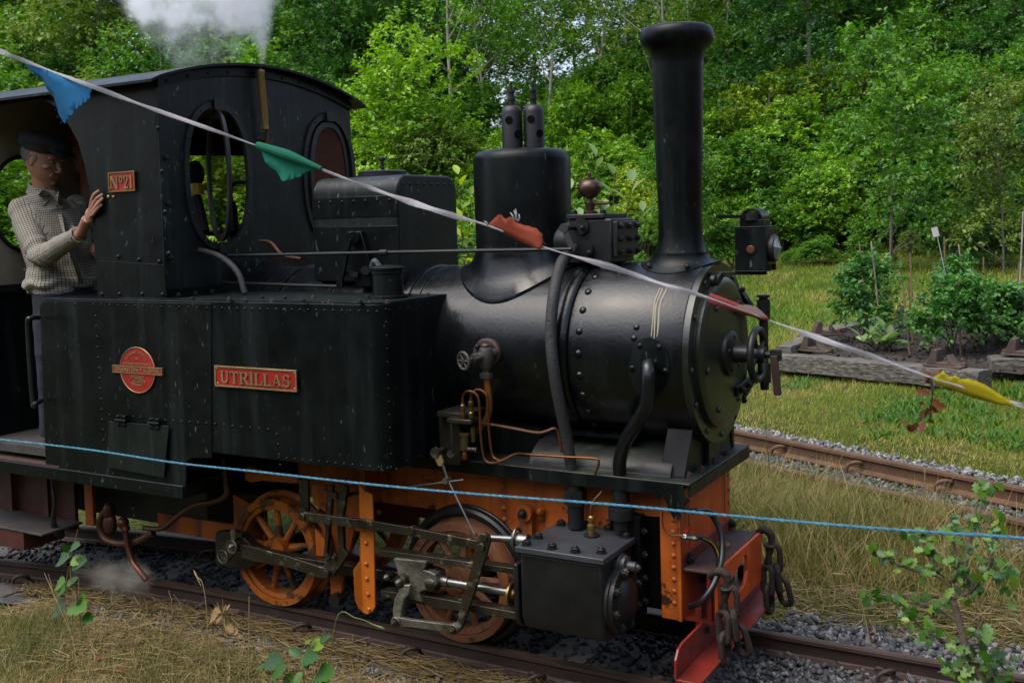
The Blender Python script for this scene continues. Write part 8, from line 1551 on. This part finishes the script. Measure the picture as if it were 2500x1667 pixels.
b = MB(); b.box((-16, -13.3, -.2), (14, -10.5, 4.6)); b.box((8.0, -10.49, -.2), (14, 36, 4.6)); wl = b.build('brick_wall', m, None); root = thing('brick_building', (0, -10.5, -.1), 'low red brick building seen only reflected, its unseen rear wing kept behind the viewer to darken reflections', 'building'); wl.location = -root.location; wl.parent = root
b = MB(); b.prism([(-16.3, -10.2, 4.6), (-16.3, -12, 5.8), (-16.3, -13.6, 4.6)], (24.6, 0, 0)); b.prism([(7.7, -10.1, 4.61), (11, -10.1, 5.9), (14.3, -10.1, 4.61)], (0, 46.4, 0)); b.build('roof', surf('slate', (.03, .032, .036), (.05, .05, .055), (.6, .8), bump=.3), root)
# ============================================================ STEAM
def vol(name, lo, hi, blobs, dens, nscale, label=None, thr=(.42, .62), aniso=.3, colr=(.95, .97, 1)):
    b = MB(); b.box(lo, hi); m, n = newmat(name+'_vapour'); gm = n.nodes.new('ShaderNodeNewGeometry'); tot = None
    def math_(op, a, b_=None, c_=None):
        x = n.nodes.new('ShaderNodeMath'); x.operation = op
        for i, v_ in enumerate((a, b_, c_)):
            if v_ is None: continue
            if isinstance(v_, (int, float)): x.inputs[i].default_value = v_
            else: lk(n, v_, x.inputs[i])
        return x.outputs[0]
    wn = n.nodes.new('ShaderNodeTexNoise'); wn.inputs['Scale'].default_value = nscale*.7; wn.inputs['Detail'].default_value = 2; lk(n, gm.outputs['Position'], wn.inputs['Vector'])
    wp = n.nodes.new('ShaderNodeVectorMath'); wp.operation = 'SUBTRACT'; lk(n, wn.outputs['Color'], wp.inputs[0]); wp.inputs[1].default_value = (.5, .5, .5); ws = n.nodes.new('ShaderNodeVectorMath'); ws.operation = 'SCALE'; lk(n, wp.outputs[0], ws.inputs[0]); ws.inputs['Scale'].default_value = .25*min(1, 2.2/nscale)
    wa_ = n.nodes.new('ShaderNodeVectorMath'); wa_.operation = 'ADD'; lk(n, gm.outputs['Position'], wa_.inputs[0]); lk(n, ws.outputs[0], wa_.inputs[1])
    for c, r, k in blobs:
        d = n.nodes.new('ShaderNodeVectorMath'); d.operation = 'DISTANCE'; lk(n, wa_.outputs[0] if r > .06 else gm.outputs['Position'], d.inputs[0]); d.inputs[1].default_value = tuple(c)
        mr = n.nodes.new('ShaderNodeMapRange'); mr.interpolation_type = 'SMOOTHSTEP'; lk(n, d.outputs['Value'], mr.inputs[0]); mr.inputs[1].default_value = r; mr.inputs[2].default_value = r*.25; mr.inputs[3].default_value = 0; mr.inputs[4].default_value = k; tot = mr.outputs[0] if tot is None else math_('ADD', tot, mr.outputs[0])
    t = n.nodes.new('ShaderNodeTexNoise'); t.inputs['Scale'].default_value = nscale*1.6; t.inputs['Detail'].default_value = 6; t.inputs['Roughness'].default_value = .62; lk(n, gm.outputs['Position'], t.inputs['Vector']); mr = n.nodes.new('ShaderNodeMapRange'); mr.interpolation_type = 'SMOOTHSTEP'; lk(n, t.outputs[0], mr.inputs[0]); mr.inputs[1].default_value = thr[0]; mr.inputs[2].default_value = thr[1]
    dn = math_('MULTIPLY', math_('MULTIPLY', tot, math_('ADD', mr.outputs[0], .12)), dens); pv = n.nodes.new('ShaderNodeVolumePrincipled'); pv.inputs['Color'].default_value = (*colr, 1); pv.inputs['Anisotropy'].default_value = aniso; lk(n, dn, pv.inputs['Density']); o = n.nodes.new('ShaderNodeOutputMaterial'); lk(n, pv.outputs[0], o.inputs['Volume'])
    ob = b.build(name, m, None, smooth=False); return tag(ob, label, kind='stuff')
SYY = .35
def sp(u, v, y=SYY): return P(u, v, y)
bl_ = [(sp(641, 150), .022, 5), (sp(641, 138), .028, 5), (sp(640, 124), .036, 4.5), (sp(639, 108), .046, 4), (sp(636, 90), .062, 3.4), (sp(630, 68), .085, 2.8), (sp(620, 44), .115, 2.4), (sp(608, 18), .15, 2.1), (sp(590, -8), .19, 1.9), (sp(560, -20), .22, 1.5), (sp(575, 40), .13, 1.), (sp(548, 20), .16, 1.1), (sp(520, 45), .15, .55), (sp(560, 85), .13, .35), (sp(500, 5), .19, .9), (sp(455, 12), .17, .7), (sp(410, 5), .18, 1.0), (sp(370, 22), .15, 1.0), (sp(345, 0), .16, .9), (sp(385, 60), .14, .7), (sp(420, 90), .15, .45), (sp(470, 75), .15, .4), (sp(500, 115), .15, .22), (sp(450, 135), .14, .16), (sp(560, 125), .12, .15), (sp(600, -70), .25, 1.6), (sp(470, -60), .25, 1.3), (sp(350, -50), .22, 1.1)]
lo = (sp(250, 0).x, SYY-.32, sp(641, 156).z); hi = (sp(700, 0).x, SYY+.32, sp(500, -130).z); vol('steam_plume', lo, hi, bl_, 15., 4.6, 'white steam plume blowing from the cab roof', thr=(.47, .68))
pf = [(P(330, 1410, -.50), .09, 1.), (P(290, 1408, -.5), .11, 1.), (P(250, 1398, -.5), .10, .6), (P(350, 1420, -.5), .07, 1.), (P(200, 1385, -.5), .08, .3)]
vol('steam_puff', (P(150, 1400, -.5).x, -.68, -.08), (P(385, 1400, -.5).x, -.36, .22), pf, 9, 7., 'thin puff of steam drifting low from the copper overflow pipe', thr=(.35, .65), colr=(.8, .78, .72))
